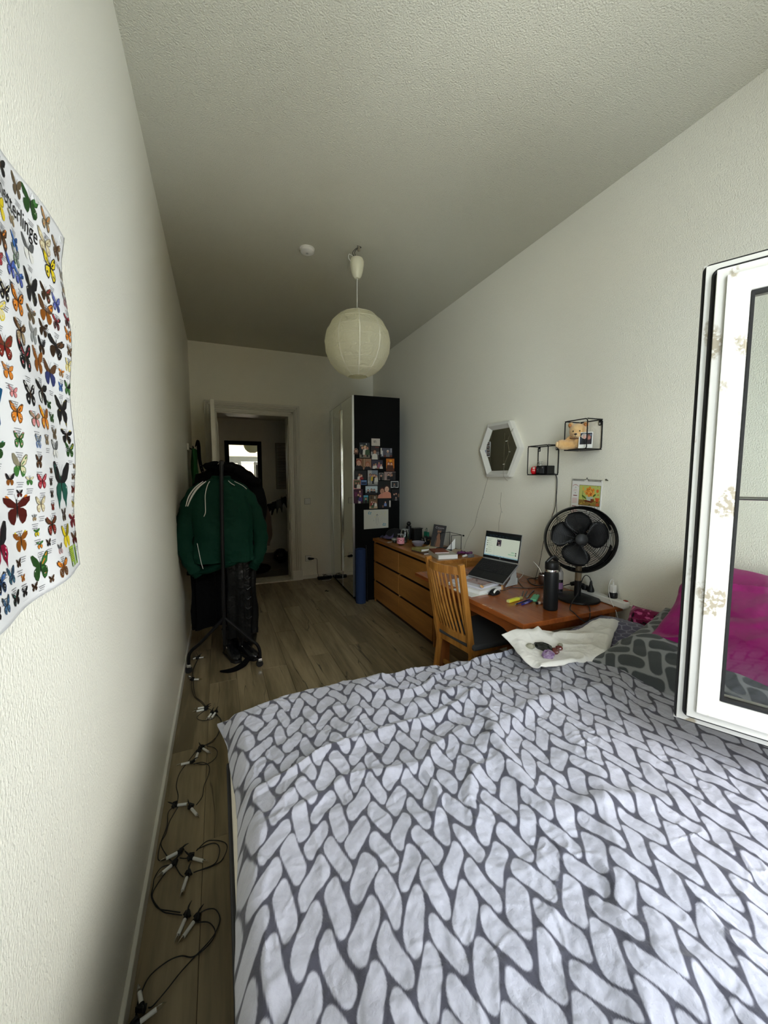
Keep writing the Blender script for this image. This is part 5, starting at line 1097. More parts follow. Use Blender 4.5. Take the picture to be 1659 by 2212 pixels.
def wire_shelf(label, x0, x1, y0, y1, z0, z1):
    t = thing('wire_shelf', label, 'shelf', (x1,(y0+y1)/2,z0), group='black wire cube shelves'); r = .0036
    for nm, x in (('front_frame', x0),('back_frame', x1-.004)):
        b = MB(); P_ = [(x,y0,z0),(x,y1,z0),(x,y1,z1),(x,y0,z1)]; pts = []
        for k in range(4):
            a, c = Vector(P_[k]), Vector(P_[(k+1)%4]); d = (c-a).normalized(); pts += [a+d*.010, c-d*.010]
        b.tube(pts, r, 8, 1, closed=True); obj(nm, b, M_blackmetal, t, smooth=True)
    b = MB()
    for y, z in ((y0,z0),(y1,z0),(y1,z1),(y0,z1)): b.cyl((x0,y,z),(x1-.004,y,z), r, 8)
    obj('crossbars', b, M_blackmetal, t, smooth=True)
    b = MB(); b.bx(x0, x1-.004, y0, y1, z0-.001, z0+.002); obj('bottom_plate', b, M_blackmetal, t)
    for y in (y0+.016, y1-.012): 
        b = MB(); poly = [(-.009,0),(.009,0),(.009,-.030),(-.009,-.030)]; b.bx(x1-.006, x1-.003, y-.010, y+.010, z1-.036, z1); 
        q = MB(); q.box((x1-.0065,y,z1-.024),(.001,.006,.012)); o = obj('hanger_tab', b, M_blackmetal, t, bevel=.002); obj('keyhole', q, mat('keyhole_pale',(.6,.58,.52),.6), o)
    return t
wire_shelf('lower left black wire cube shelf holding the red figure and black box', 2.455, XR, 2.155, 2.352, 1.550, 1.762)
wire_shelf('upper right black wire cube shelf holding the teddy bear', 2.425, XR, 1.812, 1.985, 1.710, 1.898)
# red round figure with a white face
t = thing('daruma', 'small round red figure with a pale face on the lower wire shelf', 'figurine', (2.500, 2.330, 1.552))
b = MB(); b.lathe([(.0,.0),(.016,.001),(.024,.012),(.0265,.026),(.024,.042),(.0185,.055),(.008,.060),(0,.061)], (2.496,2.326,1.553), 24); obj('body', b, mat('red_gloss', s2l(200,22,34), .22, coat=.5), t, smooth=True)
b = MB(); fdir = Vector((-.80,-.60,.12)).normalized(); b.ball(Vector((2.496,2.326,1.597))+fdir*.0165, (.011,.011,.010), 12, 8); obj('face', b, mat('ivory_paint', s2l(225,205,190), .4), t, smooth=True)
for s_ in (-1,1):
    sd2 = Vector((.6,-.8,0))*s_; b = MB(); b.ball(Vector((2.496,2.326,1.599))+fdir*.0262+sd2*.0045, .0024, 8, 6); obj('eye', b, M_black, t, smooth=True)
b = MB(); b.tube([Vector((2.496,2.326,1.580))+fdir*.0255+Vector((.6,-.8,0))*q for q in (-.010,0,.010)], .0016, 6, 2); obj('painted_line', b, mat('ivory_paint'), t, smooth=True)
# glass jar and black docking box
b = MB(); b.lathe([(.017,0),(.0175,.075),(.012,.08),(.012,.09),(.021,.092),(.021,.097),(0,.097)], (2.527,2.298,1.553), 18); obj('glass_vial', b, M_glass, smooth=True, label='tall clear glass vial behind the black box on the lower shelf', cat='vial')
t = thing('alarm_clock', 'black rectangular box with two silver buttons on the lower wire shelf', 'clock radio', (2.49, 2.22, 1.553))
b = MB(); b.bx(2.462,2.535,2.165,2.272,1.5535,1.615); obj('casing', b, M_black, t, bevel=.004)
b = MB(); b.bx(2.457,2.463,2.242,2.260,1.565,1.603); obj('left_panel', b, mat('dark_grey_plastic',(.03,.03,.032),.35), t, bevel=.001)
b = MB(); b.bx(2.455,2.463,2.192,2.232,1.558,1.609); obj('dock', b, mat('dark_grey_plastic'), t, bevel=.002)
for y in (2.216,2.205): b = MB(); b.bx(2.452,2.456,y-.003,y+.003,1.597,1.607); obj('button', b, M_chrome, t)
b = MB(); b.bx(2.456,2.4575,2.246,2.256,1.587,1.589); obj('mark', b, mat('pale_mark',(.4,.4,.4),.5), t)
b = MB(); b.tube([(2.53,2.18,1.560),(2.53,2.165,1.556),(2.548,2.160,1.53),(2.552,2.160,1.45),(2.552,2.163,1.33),(2.550,2.185,1.25),(2.52,2.22,1.10),(2.50,2.24,.90),(2.47,2.25,.765),(2.42,2.20,.748)], .0020, 6, 5); b.tube([(2.53,2.178,1.560),(2.54,2.160,1.553),(2.552,2.153,1.50),(2.552,2.156,1.38),(2.552,2.150,1.29),(2.535,2.12,1.12),(2.50,2.10,.85),(2.46,2.10,.750)], .0017, 6, 5)
obj('clock_cable', b, M_cord, smooth=True, label='thin black cords hanging down the wall from the lower wire shelf', cat='cord')

# teddy bear (one continuous body) sitting in the upper shelf
M_fur = mat('golden_plush', s2l(206,160,100), .95, bump=(230,.004), sheen=.5, var=(14,s2l(226,190,135),1.0))
M_fur2 = mat('pale_plush', s2l(222,190,140), .95, bump=(200,.003), sheen=.4)
td = thing('teddy_bear', 'golden plush teddy bear squeezed into the upper wire shelf', 'teddy bear', (2.47, 1.93, 1.712))
k = MB()
hd = Vector((2.462,1.915,1.832)); fd = Vector((-.80,-.50,-.25)).normalized(); rt = Vector((.62,-.78,0)).normalized()
k.ball(hd, (.054,.052,.050), 20, 14); k.ball(hd+fd*.030+Vector((0,0,-.020)), (.030,.030,.026), 16, 12)          # head, cheeks
for s_ in (-1,1): k.ball(hd+rt*.044*s_+Vector((.008,.004,.040)), (.019,.019,.020), 14, 10)                          # ears
k.ball((2.468,1.905,1.765), (.042,.042,.050), 18, 12)                                                              # trunk
k.tube([(2.460,1.925,1.745),(2.430,1.955,1.742),(2.404,1.982,1.746)], [.030,.031,.033], 14, 5); k.ball((2.400,1.986,1.748), (.032,.032,.033), 16, 12)   # near leg
k.tube([(2.460,1.890,1.742),(2.440,1.885,1.738)], [.026,.024], 12, 3)
k.tube([(2.462,1.938,1.795),(2.440,1.958,1.780),(2.428,1.962,1.768)], [.022,.022,.020], 12, 4); k.tube([(2.462,1.880,1.790),(2.444,1.872,1.775)], [.020,.020], 12, 3)
tb_ = obj('body', k, M_fur, td, smooth=True); rm = tb_.modifiers.new('fuse', 'REMESH'); rm.mode = 'VOXEL'; rm.voxel_size = .0042; rm.use_smooth_shade = True
sm_ = tb_.modifiers.new('soften', 'SMOOTH'); sm_.iterations = 4; sm_.factor = .6
for s_ in (-1,1):
    b = MB(); b.ball(hd+rt*.046*s_+Vector((.0,.0,.042))+fd*.013, (.010,.010,.011), 10, 8); obj('inner_ear', b, mat('ear_lining', s2l(176,116,66), .95), td, smooth=True)
    b = MB(); b.ball(hd+fd*.051+rt*.019*s_+Vector((0,0,.008)), .0045, 10, 8); obj('eye', b, M_black, td, smooth=True)
b = MB(); b.ball(hd+fd*.056+Vector((0,0,-.018)), (.020,.020,.016), 16, 12); obj('muzzle', b, M_fur2, td, smooth=True)
b = MB(); b.ball(hd+fd*.074+Vector((0,0,-.008)), (.0085,.0085,.007), 12, 8); obj('nose', b, mat('brown_nose', (.02,.01,.008), .3), td, smooth=True)
b = MB(); b.tube([hd+fd*.077+Vector((0,0,-.015)), hd+fd*.077+Vector((0,0,-.023)), hd+fd*.070+rt*.009+Vector((0,0,-.028))], .0012, 5, 2); b.tube([hd+fd*.077+Vector((0,0,-.023)), hd+fd*.070-rt*.009+Vector((0,0,-.028))], .0012, 5, 1); obj('mouth', b, M_black, td)
b = MB(); b.tube([hd+Vector((-.02,-.006,-.046))+rt*.034*math.cos(a)+fd*.026*math.sin(a) for a in np.linspace(0,3.14,9)], .0035, 6, 2); obj('neck_ribbon', b, mat('brown_ribbon', s2l(90,60,40), .6), td, smooth=True)
b = MB(); b.ball((2.374,1.999,1.748), (.010,.017,.019), 12, 8, (0,0,-.6)); obj('foot_pad', b, M_fur2, td, smooth=True)
# instant photo leaning on the bear
p_o = Vector((2.418,1.868,1.716)); pu = Vector((.62,-.78,0)).normalized(); pv = Vector((.16,.10,1)).normalized(); pn = pu.cross(pv).normalized()
if pn.x > 0: pn = -pn
p = Print(lambda u, v, h: tuple(p_o+pu*u+pv*v+pn*h)); w, h = .080, .104
p.mb._add([tuple(p_o+pu*a+pv*c_+pn*e) for e in (0,-.0006) for a, c_ in ((0,0),(w,0),(w,h),(0,h))], [(0,1,2,3),(7,6,5,4),(0,4,5,1),(1,5,6,2),(2,6,7,3),(3,7,4,0)], s2l(215,215,210))
p.rect(.006,.024,w-.006,h-.006,s2l(28,34,48)); p.poly([(.010,.024),(.050,.024),(.040,.062),(.020,.062)],s2l(14,14,20)); p.poly([(.040,.024),(.072,.024),(.070,.055),(.050,.058)],s2l(30,20,26))
p.ell(.030,.078,.017,.017,s2l(185,180,175),14); p.ell(.032,.072,.010,.013,s2l(222,180,165),12); p.ell(.056,.070,.013,.018,s2l(120,70,55),12); p.ell(.059,.066,.008,.012,s2l(170,110,95),10); p.ell(.036,.066,.003,.002,s2l(150,40,60),6); p.ell(.029,.075,.0013,.001,s2l(30,20,20),6); p.ell(.036,.075,.0013,.001,s2l(30,20,20),6); p.ell(.066,.084,.006,.008,s2l(90,100,115),8)
obj('instant_photo', p.mb, M_print, label='white-bordered instant photo of two people leaning on the teddy bear', cat='photo')

# wall calendar
cy0, cz0 = 2.018, 1.515; cr = -.02
cfn = yz(cy0, cz0, XR-.006, -.035)
cal = thing('calendar', 'spiral-bound wall calendar with a painted flower bowl above the fan', 'calendar', (XR, 1.9, 1.2))
b = MB(); vs = [cfn(u, v, h) for h in (0,.0035) for u, v in ((0,-.335),(.232,-.335),(.232,0),(0,0))]; b._add(vs, [(3,2,1,0),(4,5,6,7),(0,1,5,4),(1,2,6,5),(2,3,7,6),(3,0,4,7)]); obj('pages', b, M_paper, cal)
p = Print(lambda u, v, h: cfn(u, v, .0036+h)); red = s2l(170,60,60)
X0, X1, Y0_, Y1_ = .062, .222, -.168, -.035
p.rect(X0-.002,Y0_-.002,X1+.002,Y1_+.002,s2l(60,50,30)); p.rect(X0,Y0_,X1,Y1_,s2l(190,196,110)); p.rect(X0,Y0_,X1,Y0_+.036,s2l(150,120,60))
for i in range(26): p.ell(X0+.006+.148*((i*37)%26)/26, Y0_+.004+.028*((i*11)%13)/13, .005, .0035, rnd.choice([s2l(200,170,70),s2l(110,60,30),s2l(90,100,50)]), 6)
p.poly([(X0+.055,Y0_+.060),(X0+.110,Y0_+.060),(X0+.098,Y0_+.030),(X0+.066,Y0_+.030)],s2l(190,200,190)); p.poly([(X0+.04,Y0_+.028),(X0+.10,Y0_+.020),(X0+.11,Y0_+.030),(X0+.05,Y0_+.036)],s2l(110,40,25))
for i in range(20): a = i*2.4; rr = .006+.026*(i/20); p.ell(X0+.082+rr*math.cos(a)*1.2, Y0_+.090+rr*math.sin(a)*.85, .012, .010, rnd.choice([s2l(225,140,50),s2l(230,170,80),s2l(205,100,40)]), 9, a)
for i in range(9): a = i*1.7; p.ell(X0+.080+.024*math.cos(a), Y0_+.090+.018*math.sin(a), .003, .003, s2l(90,40,20), 6)
p.ell(X0+.040,Y0_+.055,.022,.006,s2l(80,110,45),8,-.6); p.ell(X0+.118,Y0_+.070,.014,.006,s2l(70,100,40),8,.7); p.line([(X0+.03,Y0_+.10),(X0+.025,Y0_+.06),(X0+.04,Y0_+.03)],.003,s2l(70,100,40)); p.ell(X0+.030,Y0_+.110,.006,.014,s2l(230,170,70),8)
p.rect(X0+.092,Y0_+.028,X0+.118,Y0_+.046,s2l(120,60,30)); p.ell(X0+.140,Y0_+.100,.010,.012,s2l(215,110,50),8); p.ell(X0+.146,Y0_+.075,.006,.004,s2l(200,100,50),6); p.poly([(X0+.124,Y0_+.055),(X0+.158,Y0_+.055),(X0+.150,Y0_+.03),(X0+.132,Y0_+.03)],s2l(205,90,45)); p.ell(X0+.145,Y0_+.012,.012,.010,s2l(200,90,50),8); p.ell(X0+.140,Y0_+.128,.002,.003,s2l(40,40,30),6)
for i in range(7): p.rect(.010+i*.0055,-.042+.006*math.sin(math.pi*(i+.5)/7),.0145+i*.0055,-.038+.006*math.sin(math.pi*(i+.5)/7),red)
p.ell(.007,-.044,.002,.003,red,6); p.ell(.053,-.044,.002,.003,red,6); p.rect(.024,-.053,.036,-.050,Gy); p.line([(.016,-.080),(.018,-.066),(.024,-.066),(.024,-.080)],.0014,s2l(200,140,140)); p.line([(.029,-.080),(.029,-.066),(.038,-.066),(.038,-.080)],.0014,s2l(200,140,140)); p.rect(.024,-.092,.036,-.089,Gy); p.rect(.014,-.110,.046,-.105,s2l(120,40,45))
for i in range(9): p.rect(.008,-.126-i*.0042,.052-.004*(i%3),-.1248-i*.0042,s2l(205,120,120))
p.rect(.010,-.184,.048,-.179,s2l(120,40,45))
for i in range(10): p.rect(.008,-.196-i*.0042,.054-.004*(i%3),-.1948-i*.0042,s2l(205,120,120))
for i, ch_ in enumerate('MTWTFSS'): 
    p.rect(.068+i*.0235,-.180,.073+i*.0235,-.174,Gy)
    for r_ in range(5): p.rect(.069+i*.0235,-.196-r_*.022,.073+i*.0235,-.191-r_*.022,s2l(150,150,155)); p.rect(.060+i*.0235,-.203-r_*.022,.080+i*.0235,-.2025-r_*.022,s2l(190,190,190))
obj('printed_page', p.mb, M_print, cal)
for i in range(34):
    if 14 < i < 19: continue
    b = MB(); u_ = .004+i*.0066; b.tube([cfn(u_,-.008,.005), cfn(u_,-.001,.009), cfn(u_+.0008,.005,.004), cfn(u_+.0008,.000,-.001)], .0008, 5, 2); obj('spiral_wire', b, M_blackmetal, cal)
b = MB(); b.tube([cfn(.100,.001,.004), cfn(.110,.004,.005), cfn(.116,.016,.005), cfn(.122,.004,.005), cfn(.132,.001,.004)], .0016, 6, 3); obj('hanging_loop', b, M_blackmetal, cal, smooth=True)
b = MB(); b.prism([(.116-.010,-.008),(.116,.002),(.116+.010,-.008),(.116,-.018)], 0, .003, Matrix(((0,0,-1,XR-.0095),(-1,0,0,cy0),(0,1,0,cz0),(0,0,0,1)))); obj('paper_lug', b, M_paper, cal)
b = MB(); b.cyl((XR,1.758,1.510),(XR-.022,1.752,1.514),.0035,8); b.cyl((XR-.022,1.752,1.514),(XR-.024,1.7515,1.5144),.006,10); obj('nail', b, mat('dark_steel',(.08,.075,.06),.4,metal=.8), label='bare nail in the wall to the right of the calendar', cat='nail')

# ================================================================== END WALL: switch, socket, plug, power strip
def plate(x, z, w, nm, label, cat, sock=False):
    t = thing(nm, label, cat, (x, YE, z-w/2)); b = MB(); b.bx(x-w/2-.0035, x+w/2+.0035, YE-.003, YE, z-w/2-.0035, z+w/2+.0035); obj('shadow_gap', b, mat('plate_shadow_grey', (.16,.15,.13), .8), t); b = MB(); b.bx(x-w/2, x+w/2, YE-.011, YE-.003, z-w/2, z+w/2); obj('frame', b, M_white, t, bevel=.003)  # dark grey backing paints the shadow outline round the plate
    b = MB(); 
    if sock: b.lathe([(.026,0),(.026,.004),(.022,.004),(.021,-.006),(0,-.006)], (x,YE-.008,z), 22, (0,-1,0)); obj('socket_well', b, M_white, t, smooth=True)
    else: b.bx(x-w*.40, x+w*.40, YE-.013, YE-.007, z-w*.40, z+w*.40); obj('rocker', b, M_white, t, bevel=.003)
    return t
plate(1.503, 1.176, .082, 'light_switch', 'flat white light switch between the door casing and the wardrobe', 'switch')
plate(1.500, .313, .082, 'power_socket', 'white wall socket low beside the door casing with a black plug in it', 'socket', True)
t = thing('power_lead', 'black plug and thin cable running from the wall socket down to the floor', 'cable', (1.52, 5.8, 0))
b = MB(); b.cyl((1.508,YE-.012,.313),(1.510,YE-.05,.313),.019,16); b.tube([(1.512,YE-.040,.313),(1.540,YE-.048,.312),(1.575,YE-.050,.311)], [.019,.017,.010], 12, 3); obj('plug', b, M_black, t, smooth=True)
b = MB(); b.tube([(1.572,YE-.050,.312),(1.612,YE-.045,.31),(1.632,YE-.030,.27),(1.632,YE-.028,.16),(1.640,YE-.035,.05),(1.655,YE-.08,.020)], .0026, 7, 5); obj('cable', b, M_cord, t, smooth=True)
t = thing('power_strip', 'black power strip with coiled leads on the floor against the end wall', 'power strip', (1.72, 5.74, 0))
b = MB(); b.box((1.72,5.735,.024),(.22,.058,.042),(0,0,.10)); obj('body', b, M_black, t, bevel=.007)
for i in range(3): b = MB(); b.lathe([(.021,0),(.021,.003),(.017,.003)], (1.665+i*.055,5.730+i*.005,.045), 16); obj('outlet', b, mat('dark_grey_plastic'), t, smooth=True)
b = MB(); b.tube([(1.62,5.70,.012),(1.68,5.665,.010),(1.76,5.655,.010),(1.80,5.70,.012),(1.76,5.78,.05),(1.70,5.79,.062),(1.74,5.74,.066),(1.69,5.72,.058)], .0035, 7, 5); obj('lead', b, M_cord, t, smooth=True)
b = MB(); b.tube([(1.66,5.650,.007),(1.72,5.628,.007),(1.79,5.650,.007),(1.77,5.675,.010)], .0028, 7, 4); obj('white_lead', b, M_wcord, t, smooth=True)
b = MB(); b.tube([(1.555,5.085,.005),(1.575,5.090,.012),(1.590,5.075,.006),(1.615,5.090,.004)], [.004,.008,.006,.002], 7, 3); obj('scrap', b, M_cord, smooth=True, label='tiny dark scrap lying on the floorboards before the wardrobe', cat='scrap')

# ================================================================== HALL: framed mirror, louvre shutter, drying rack, bag, shoes
t = thing('wall_mirror', 'mirror in a broad black frame on the far hallway wall, reflecting the window', 'mirror', (.755, HY1, 1.21))
b = MB(); x0, x1, z0, z1, w = .418, 1.098, 1.200, 2.240, .080
for (a, c_, d, e) in ((x0,x0+w,z0,z1),(x1-w,x1,z0,z1),(x0+w,x1-w,z0,z0+w),(x0+w,x1-w,z1-w,z1)): b.bx(a,c_,HY1-.03,HY1,d,e)
obj('frame', b, mat('black_frame', (.003,.003,.003), .6, spec=.15), t, bevel=.006)
b = MB(); b._add([(x0+w-.005,HY1-.012,z0+w-.005),(x1-w+.005,HY1-.012,z0+w-.005),(x1-w+.005,HY1-.012,z1-w+.005),(x0+w-.005,HY1-.012,z1-w+.005)], [(0,1,2,3)]); obj('mirror_glass', b, mat('hall_mirror', (.95,.95,.93), .0, metal=1), t)
t = thing('louvre_panel', 'narrow louvred panel standing at the right of the hallway wall', 'shutter', (1.55, 8.15, 1.3))
M_lv = mat('dull_cream_louvre', (.36,.33,.27), .6)
b = MB(); b.bx(1.36,1.385,8.15,8.19,1.30,2.22); b.bx(1.70,1.725,8.15,8.19,1.30,2.22); b.bx(1.385,1.70,8.15,8.19,1.30,1.33); b.bx(1.385,1.70,8.15,8.19,2.19,2.22); obj('frame', b, M_lv, t, bevel=.002)
for i in range(27): b = MB(); b.box((1.5425,8.168,1.345+i*.0318),(.315,.030,.007),(R(38),0,0)); obj('slat', b, M_lv, t)
t = thing('drying_rack', 'white wall-mounted drying rack in the hallway', 'drying rack', (1.25, 7.5, .95))
M_wr = mat('white_wire', (.6,.6,.58), .4)
b = MB(); b.tube([(1.02,7.65,.995),(1.20,7.30,1.11),(1.40,6.95,1.235)], .007, 8, 1); b.tube([(1.02,7.65,.995),(1.10,7.68,.93)], .006, 8, 1); obj('side_rail', b, M_wr, t)
b = MB(); b.tube([(1.40,7.72,1.0),(1.72,6.98,1.24)], .007, 8, 1); obj('side_rail', b, M_wr, t)
for y, z, x in ((7.70,1.005,1.395),(6.985,1.235,1.71)): b = MB(); b.tube([(x,y,z),(1.60 if x < 1.5 else 1.75,y,z-.004),(HX1,y,z-.01)], .007, 8, 1); b.bx(HX1-.008,HX1,y-.02,y+.02,z-.035,z+.02); obj('wall_bracket', b, M_wr, t)
for i in range(6):
    q = i/5; b = MB(); b.cyl((1.03+.36*q,7.64-.67*q,1.0+.23*q),(1.40+.31*q,7.71-.71*q,1.0+.23*q),.0035,6); obj('rod', b, M_wr, t)
M_dk = [mat('black_laundry', (.01,.01,.011), .9), mat('grey_laundry', (.10,.10,.105), .9), mat('dark_blue_laundry', (.012,.014,.022), .9)]
_lay = [('grey','lowest, at its front end'),('black','next above the lowest'),('dark blue','third up from the front end'),('grey','fourth up, above the dark blue piece'),('black','next to the topmost'),('dark blue','topmost, near the door casing')]
for i in range(6):
    q = i/5; x, y, z = 1.05+.355*q, 7.645-.675*q, 1.0+.23*q+.0035; L_h = .17+.09*((i*5)%4)/3+.06*q
    k = MB(); rows = []
    for tt in np.linspace(-1,1,15): rows.append([(x+.02+.045*w_+.010*math.sin(i+tt*3), y+.016*tt+.008*math.sin(w_*4+i), z+.003-L_h*abs(tt)**1.1*(.75+.25*math.cos(w_*2+i))) for w_ in np.linspace(-1,1,8)])
    k.grid(rows); obj('hanging_laundry', k, M_dk[{'black':0,'grey':1,'dark blue':2}[_lay[i][0]]], smooth=True, thick=.006, label=_lay[i][0]+' piece of laundry hung over the drying rack, '+_lay[i][1], cat='laundry', group='laundry on the drying rack')
k = MB(); k.ball((1.27,7.15,.13), (.13,.16,.13), 18, 12, None, None, .14, 6); o = obj('bag', k, M_lea, smooth=True, label='black bag on the hallway floor by the right jamb', cat='bag')
k = MB(); k.ball((1.20,6.99,.16), .012, 8, 6); obj('clasp', k, M_chrome, o, smooth=True)
k = MB(); k.ball((.86,6.50,.075), (.17,.10,.075), 18, 12, None, None, .10, 8); obj('shoe', k, M_bcl, smooth=True, label='black shoe on the hallway floor, half hidden by the brown coat', cat='shoe')

# ================================================================== ON THE DESK
DZ_ = .742
# laptop on its stand
lt = thing('laptop', 'black and silver laptop open to a chat page, propped on a stand on the desk', 'laptop', (2.12, 2.28, .76))
O_ = Vector((2.030,2.292,.797)); lx = Vector((.235,-.972,0)).normalized(); hd_ = Vector((.972,.235,0)).normalized(); al = R(33)
ly = (hd_*math.cos(al)+Vector((0,0,1))*math.sin(al)); lz = lx.cross(ly)
def LM(o, x, y, z): return Matrix(((x.x,y.x,z.x,o.x),(x.y,y.y,z.y,o.y),(x.z,y.z,z.z,o.z),(0,0,0,1)))
ML = LM(O_, lx, ly, lz); LWd, LD = .322, .212
M_sil = mat('silver_plastic', (.42,.42,.42), .35, metal=.6); M_dkg = mat('dark_keyboard_deck', (.012,.012,.013), .45)
b = MB(); b.box((0,LD/2,-.008),(LWd,LD,.014)); b.xf(ML); obj('base', b, M_sil, lt, bevel=.005)
b = MB(); b.box((0,LD/2-.003,.0002),(LWd-.006,LD-.014,.002)); b.xf(ML); o = obj('keyboard_deck', b, M_dkg, lt)
b = MB(); b.box((0,.045,.0014),(.10,.060,.0006)); b.xf(ML); obj('touchpad', b, mat('touchpad_black',(.016,.016,.017),.3), lt)
M_key = mat('black_keys', (.014,.014,.015), .5)
for r_ in range(6):
    n_ = 15
    for c_ in range(n_):
        if r_ == 0 and 4 < c_ < 9:
            if c_ != 5: continue
            b = MB(); b.box((.001-LWd/2+.017+6.5*.0195,.088,.0022),(.074,.015,.0022))
        else: b = MB(); b.box((-LWd/2+.017+c_*.0205+.0035*(r_%2),.088+r_*.0182,.0022),(.0165,.0148 if r_ < 5 else .009,.0022))
        b.xf(ML); obj('key', b, M_key, o)
b = MB(); b.box((0,LD-.007,.003),(LWd-.05,.011,.006)); b.xf(ML); obj('hinge_bar', b, M_sil, lt, bevel=.002)
HO = O_+ly*(LD-.002)+lz*.004; sy = (Vector((0,0,1))*.985+hd_*.17).normalized(); sz = lx.cross(sy)       # sz points back to the user
if sz.dot(hd_) > 0: sz = -sz
MS = LM(HO, lx, sy, lx.cross(sy)); sgn = 1 if (lx.cross(sy)).dot(hd_) < 0 else -1
b = MB(); b.box((0,.104,-.004*sgn),(LWd,.208,.007)); b.xf(MS); obj('lid', b, M_sil, lt, bevel=.006)
b = MB(); b.box((0,.104,.0004*sgn),(LWd-.005,.203,.002)); b.xf(MS); lid = obj('screen_bezel', b, mat('black_bezel',(.006,.006,.007),.3), lt, bevel=.0008)
M_scr = mat_col('lit_screen', .25, .4, emit=.16)
p = Print(lambda u, v, h: tuple(MS @ Vector((u-.151, v+.022, (.0015+h)*sgn)))); SWd, SH = .302, .166
scr = s2l(150,156,146)
p.rect(0,0,SWd,SH,s2l(168,174,160)); p.rect(0,SH-.026,SWd,SH,s2l(10,16,18)); p.rect(0,0,SWd,.008,s2l(120,150,160)); p.rect(0,.008,.010,SH-.026,s2l(150,160,165)); p.rect(.088,.008,.090,SH-.026,s2l(150,156,148))
for i in range(6): p.rect(.03+i*.03,SH-.012,.05+i*.028,SH-.0105,s2l(60,66,80)); p.rect(.03+i*.04,SH-.020,.055+i*.036,SH-.0185,s2l(40,50,60))
for i in range(6):
    z_ = .110-i*.0165; 
    if i != 3: p.ell(.020,z_,.0035,.0038,s2l(15,18,20),10)
    p.rect(.028,z_+.001,.052+(i%3)*.008,z_+.0024,s2l(110,118,110)); p.rect(.028,z_-.004,.072-(i%2)*.010,z_-.003,s2l(130,138,128))
for i in range(3): p.rect(.024,.128-i*.005,.070-i*.008,.1292-i*.005,s2l(120,128,120))
p.rect(.106,.080,.146,.128,s2l(60,54,62)); p.ell(.126,.108,.010,.013,s2l(24,20,26),10); p.rect(.108,.080,.118,.104,s2l(20,18,22)); p.rect(.122,.082,.140,.092,s2l(120,112,112)); p.ell(.124,.104,.004,.005,s2l(150,120,110),8); p.ell(.104,.134,.0028,.003,s2l(10,12,14),10); p.rect(.110,.1335,.130,.135,s2l(110,118,110))
for i,(a,c_) in enumerate(((.240,.046),(.215,.030))): p.rect(a,c_-.004,.272,c_+.004,s2l(134,166,140)); p.rect(a+.004,c_+.0005,a+.022,c_+.002,s2l(90,110,96)); p.rect(.276,c_-.005,.284,c_+.005,s2l(14,18,20))
for i in range(5): p.rect(.060+i*.03,.003,.066+i*.03,.006,s2l(40,60,90))
obj('display', p.mb, M_scr, lid)
p = Print(lambda u, v, h: tuple(MS @ Vector((u, v+.011, (.0015+h)*sgn)))); p.ell(0,0,.0055,.0055,s2l(110,112,112),16); p.text('hp', 0, -.0022, .0085, s2l(10,10,12), shear=.3, align='CENTER'); obj('logo', p.mb, M_print, lid)
st_ = thing('laptop_stand', 'pale grey folding stand under the laptop', 'stand', (2.2, 2.3, DZ_))
M_ls = mat('pale_grey_plastic', (.50,.51,.50), .45)
for s_ in (-.11,.11):
    b = MB(); a0, a1 = O_+lx*s_+ly*.03-lz*.018, O_+lx*s_+ly*.19-lz*.018; b.tube([a0,a1], .006, 8, 1); obj('arm', b, M_ls, st_)
    b = MB(); foot = O_+lx*s_+hd_*.235; foot.z = DZ_+.004; q0 = O_+lx*s_+hd_*.10; q0.z = DZ_+.004; b.prism([(0,0),(.13,0),(.115,.14),(.09,.145),(.055,.05)], -.004, .004, LM(q0, hd_, Vector((0,0,1)), hd_.cross(Vector((0,0,1))))); obj('bracket', b, M_ls, st_, bevel=.001)
b = MB(); c_ = O_+hd_*.225; c_.z = DZ_+.03; b.box(c_, (.012,.24,.050), LM(Vector((0,0,0)), hd_, Vector((-hd_.y,hd_.x,0)), Vector((0,0,1)))); obj('back_plate', b, M_ls, st_, bevel=.002)
# papers and books under the laptop front
def slab(nm, c, d, rz, m, label=None, cat='book', cover=None, parent=None, group=None, tilt=0):
    if cover is None: b = MB(); b.box(c, d, (0,tilt,rz)); return obj(nm, b, m, label=label, cat=cat, bevel=.0015, group=group)
    t = thing(nm, label, cat, (c[0],c[1],c[2]-d[2]/2), rz, group=group)
    b = MB(); b.box((.002,0,d[2]/2),(d[0]-.006,d[1]-.008,d[2]-.004)); obj('pages', b, M_paper, t, local=True)
    for z in (.001, d[2]-.001): b = MB(); b.box((0,0,z),(d[0],d[1],.002)); obj('cover', b, cover, t, local=True)
    b = MB(); b.box((-d[0]/2,0,d[2]/2),(.002,d[1],d[2])); obj('spine', b, cover, t, local=True)
    return t
slab('paper_stack', (1.955,2.305,DZ_+.012), (.225,.30,.022), .20, mat('white_paper_stack', (.78,.77,.76), .8, bump=(260,.001,(.1,.1,3))), 'thick stack of white papers under the front edge of the laptop', 'paper')
slab('notebook', (1.968,2.325,DZ_+.031), (.205,.275,.014), .26, mat('lilac_white_cover', (.62,.60,.66), .6), 'pale lilac-white notebook on top of the paper stack under the laptop', 'notebook')
p = Print(lambda u, v, h: (1.985+u*.96-v*.26, 2.40+u*.26+v*.96-.10, DZ_+.0392+h)); p.mb._add([(1.985+u*.96-v*.26, 2.30+u*.26+v*.96, DZ_+.039) for u, v in ((-.06,-.08),(.10,-.08),(.10,.10),(-.06,.10))],[(0,1,2,3)],s2l(170,150,150))
for i in range(14): p.ell(-.05+.14*rnd.random(),-.07+.16*rnd.random(),.016,.008,rnd.choice([s2l(120,70,66),s2l(160,110,100),s2l(90,60,60),s2l(190,170,160)]),8,rnd.random()*3)
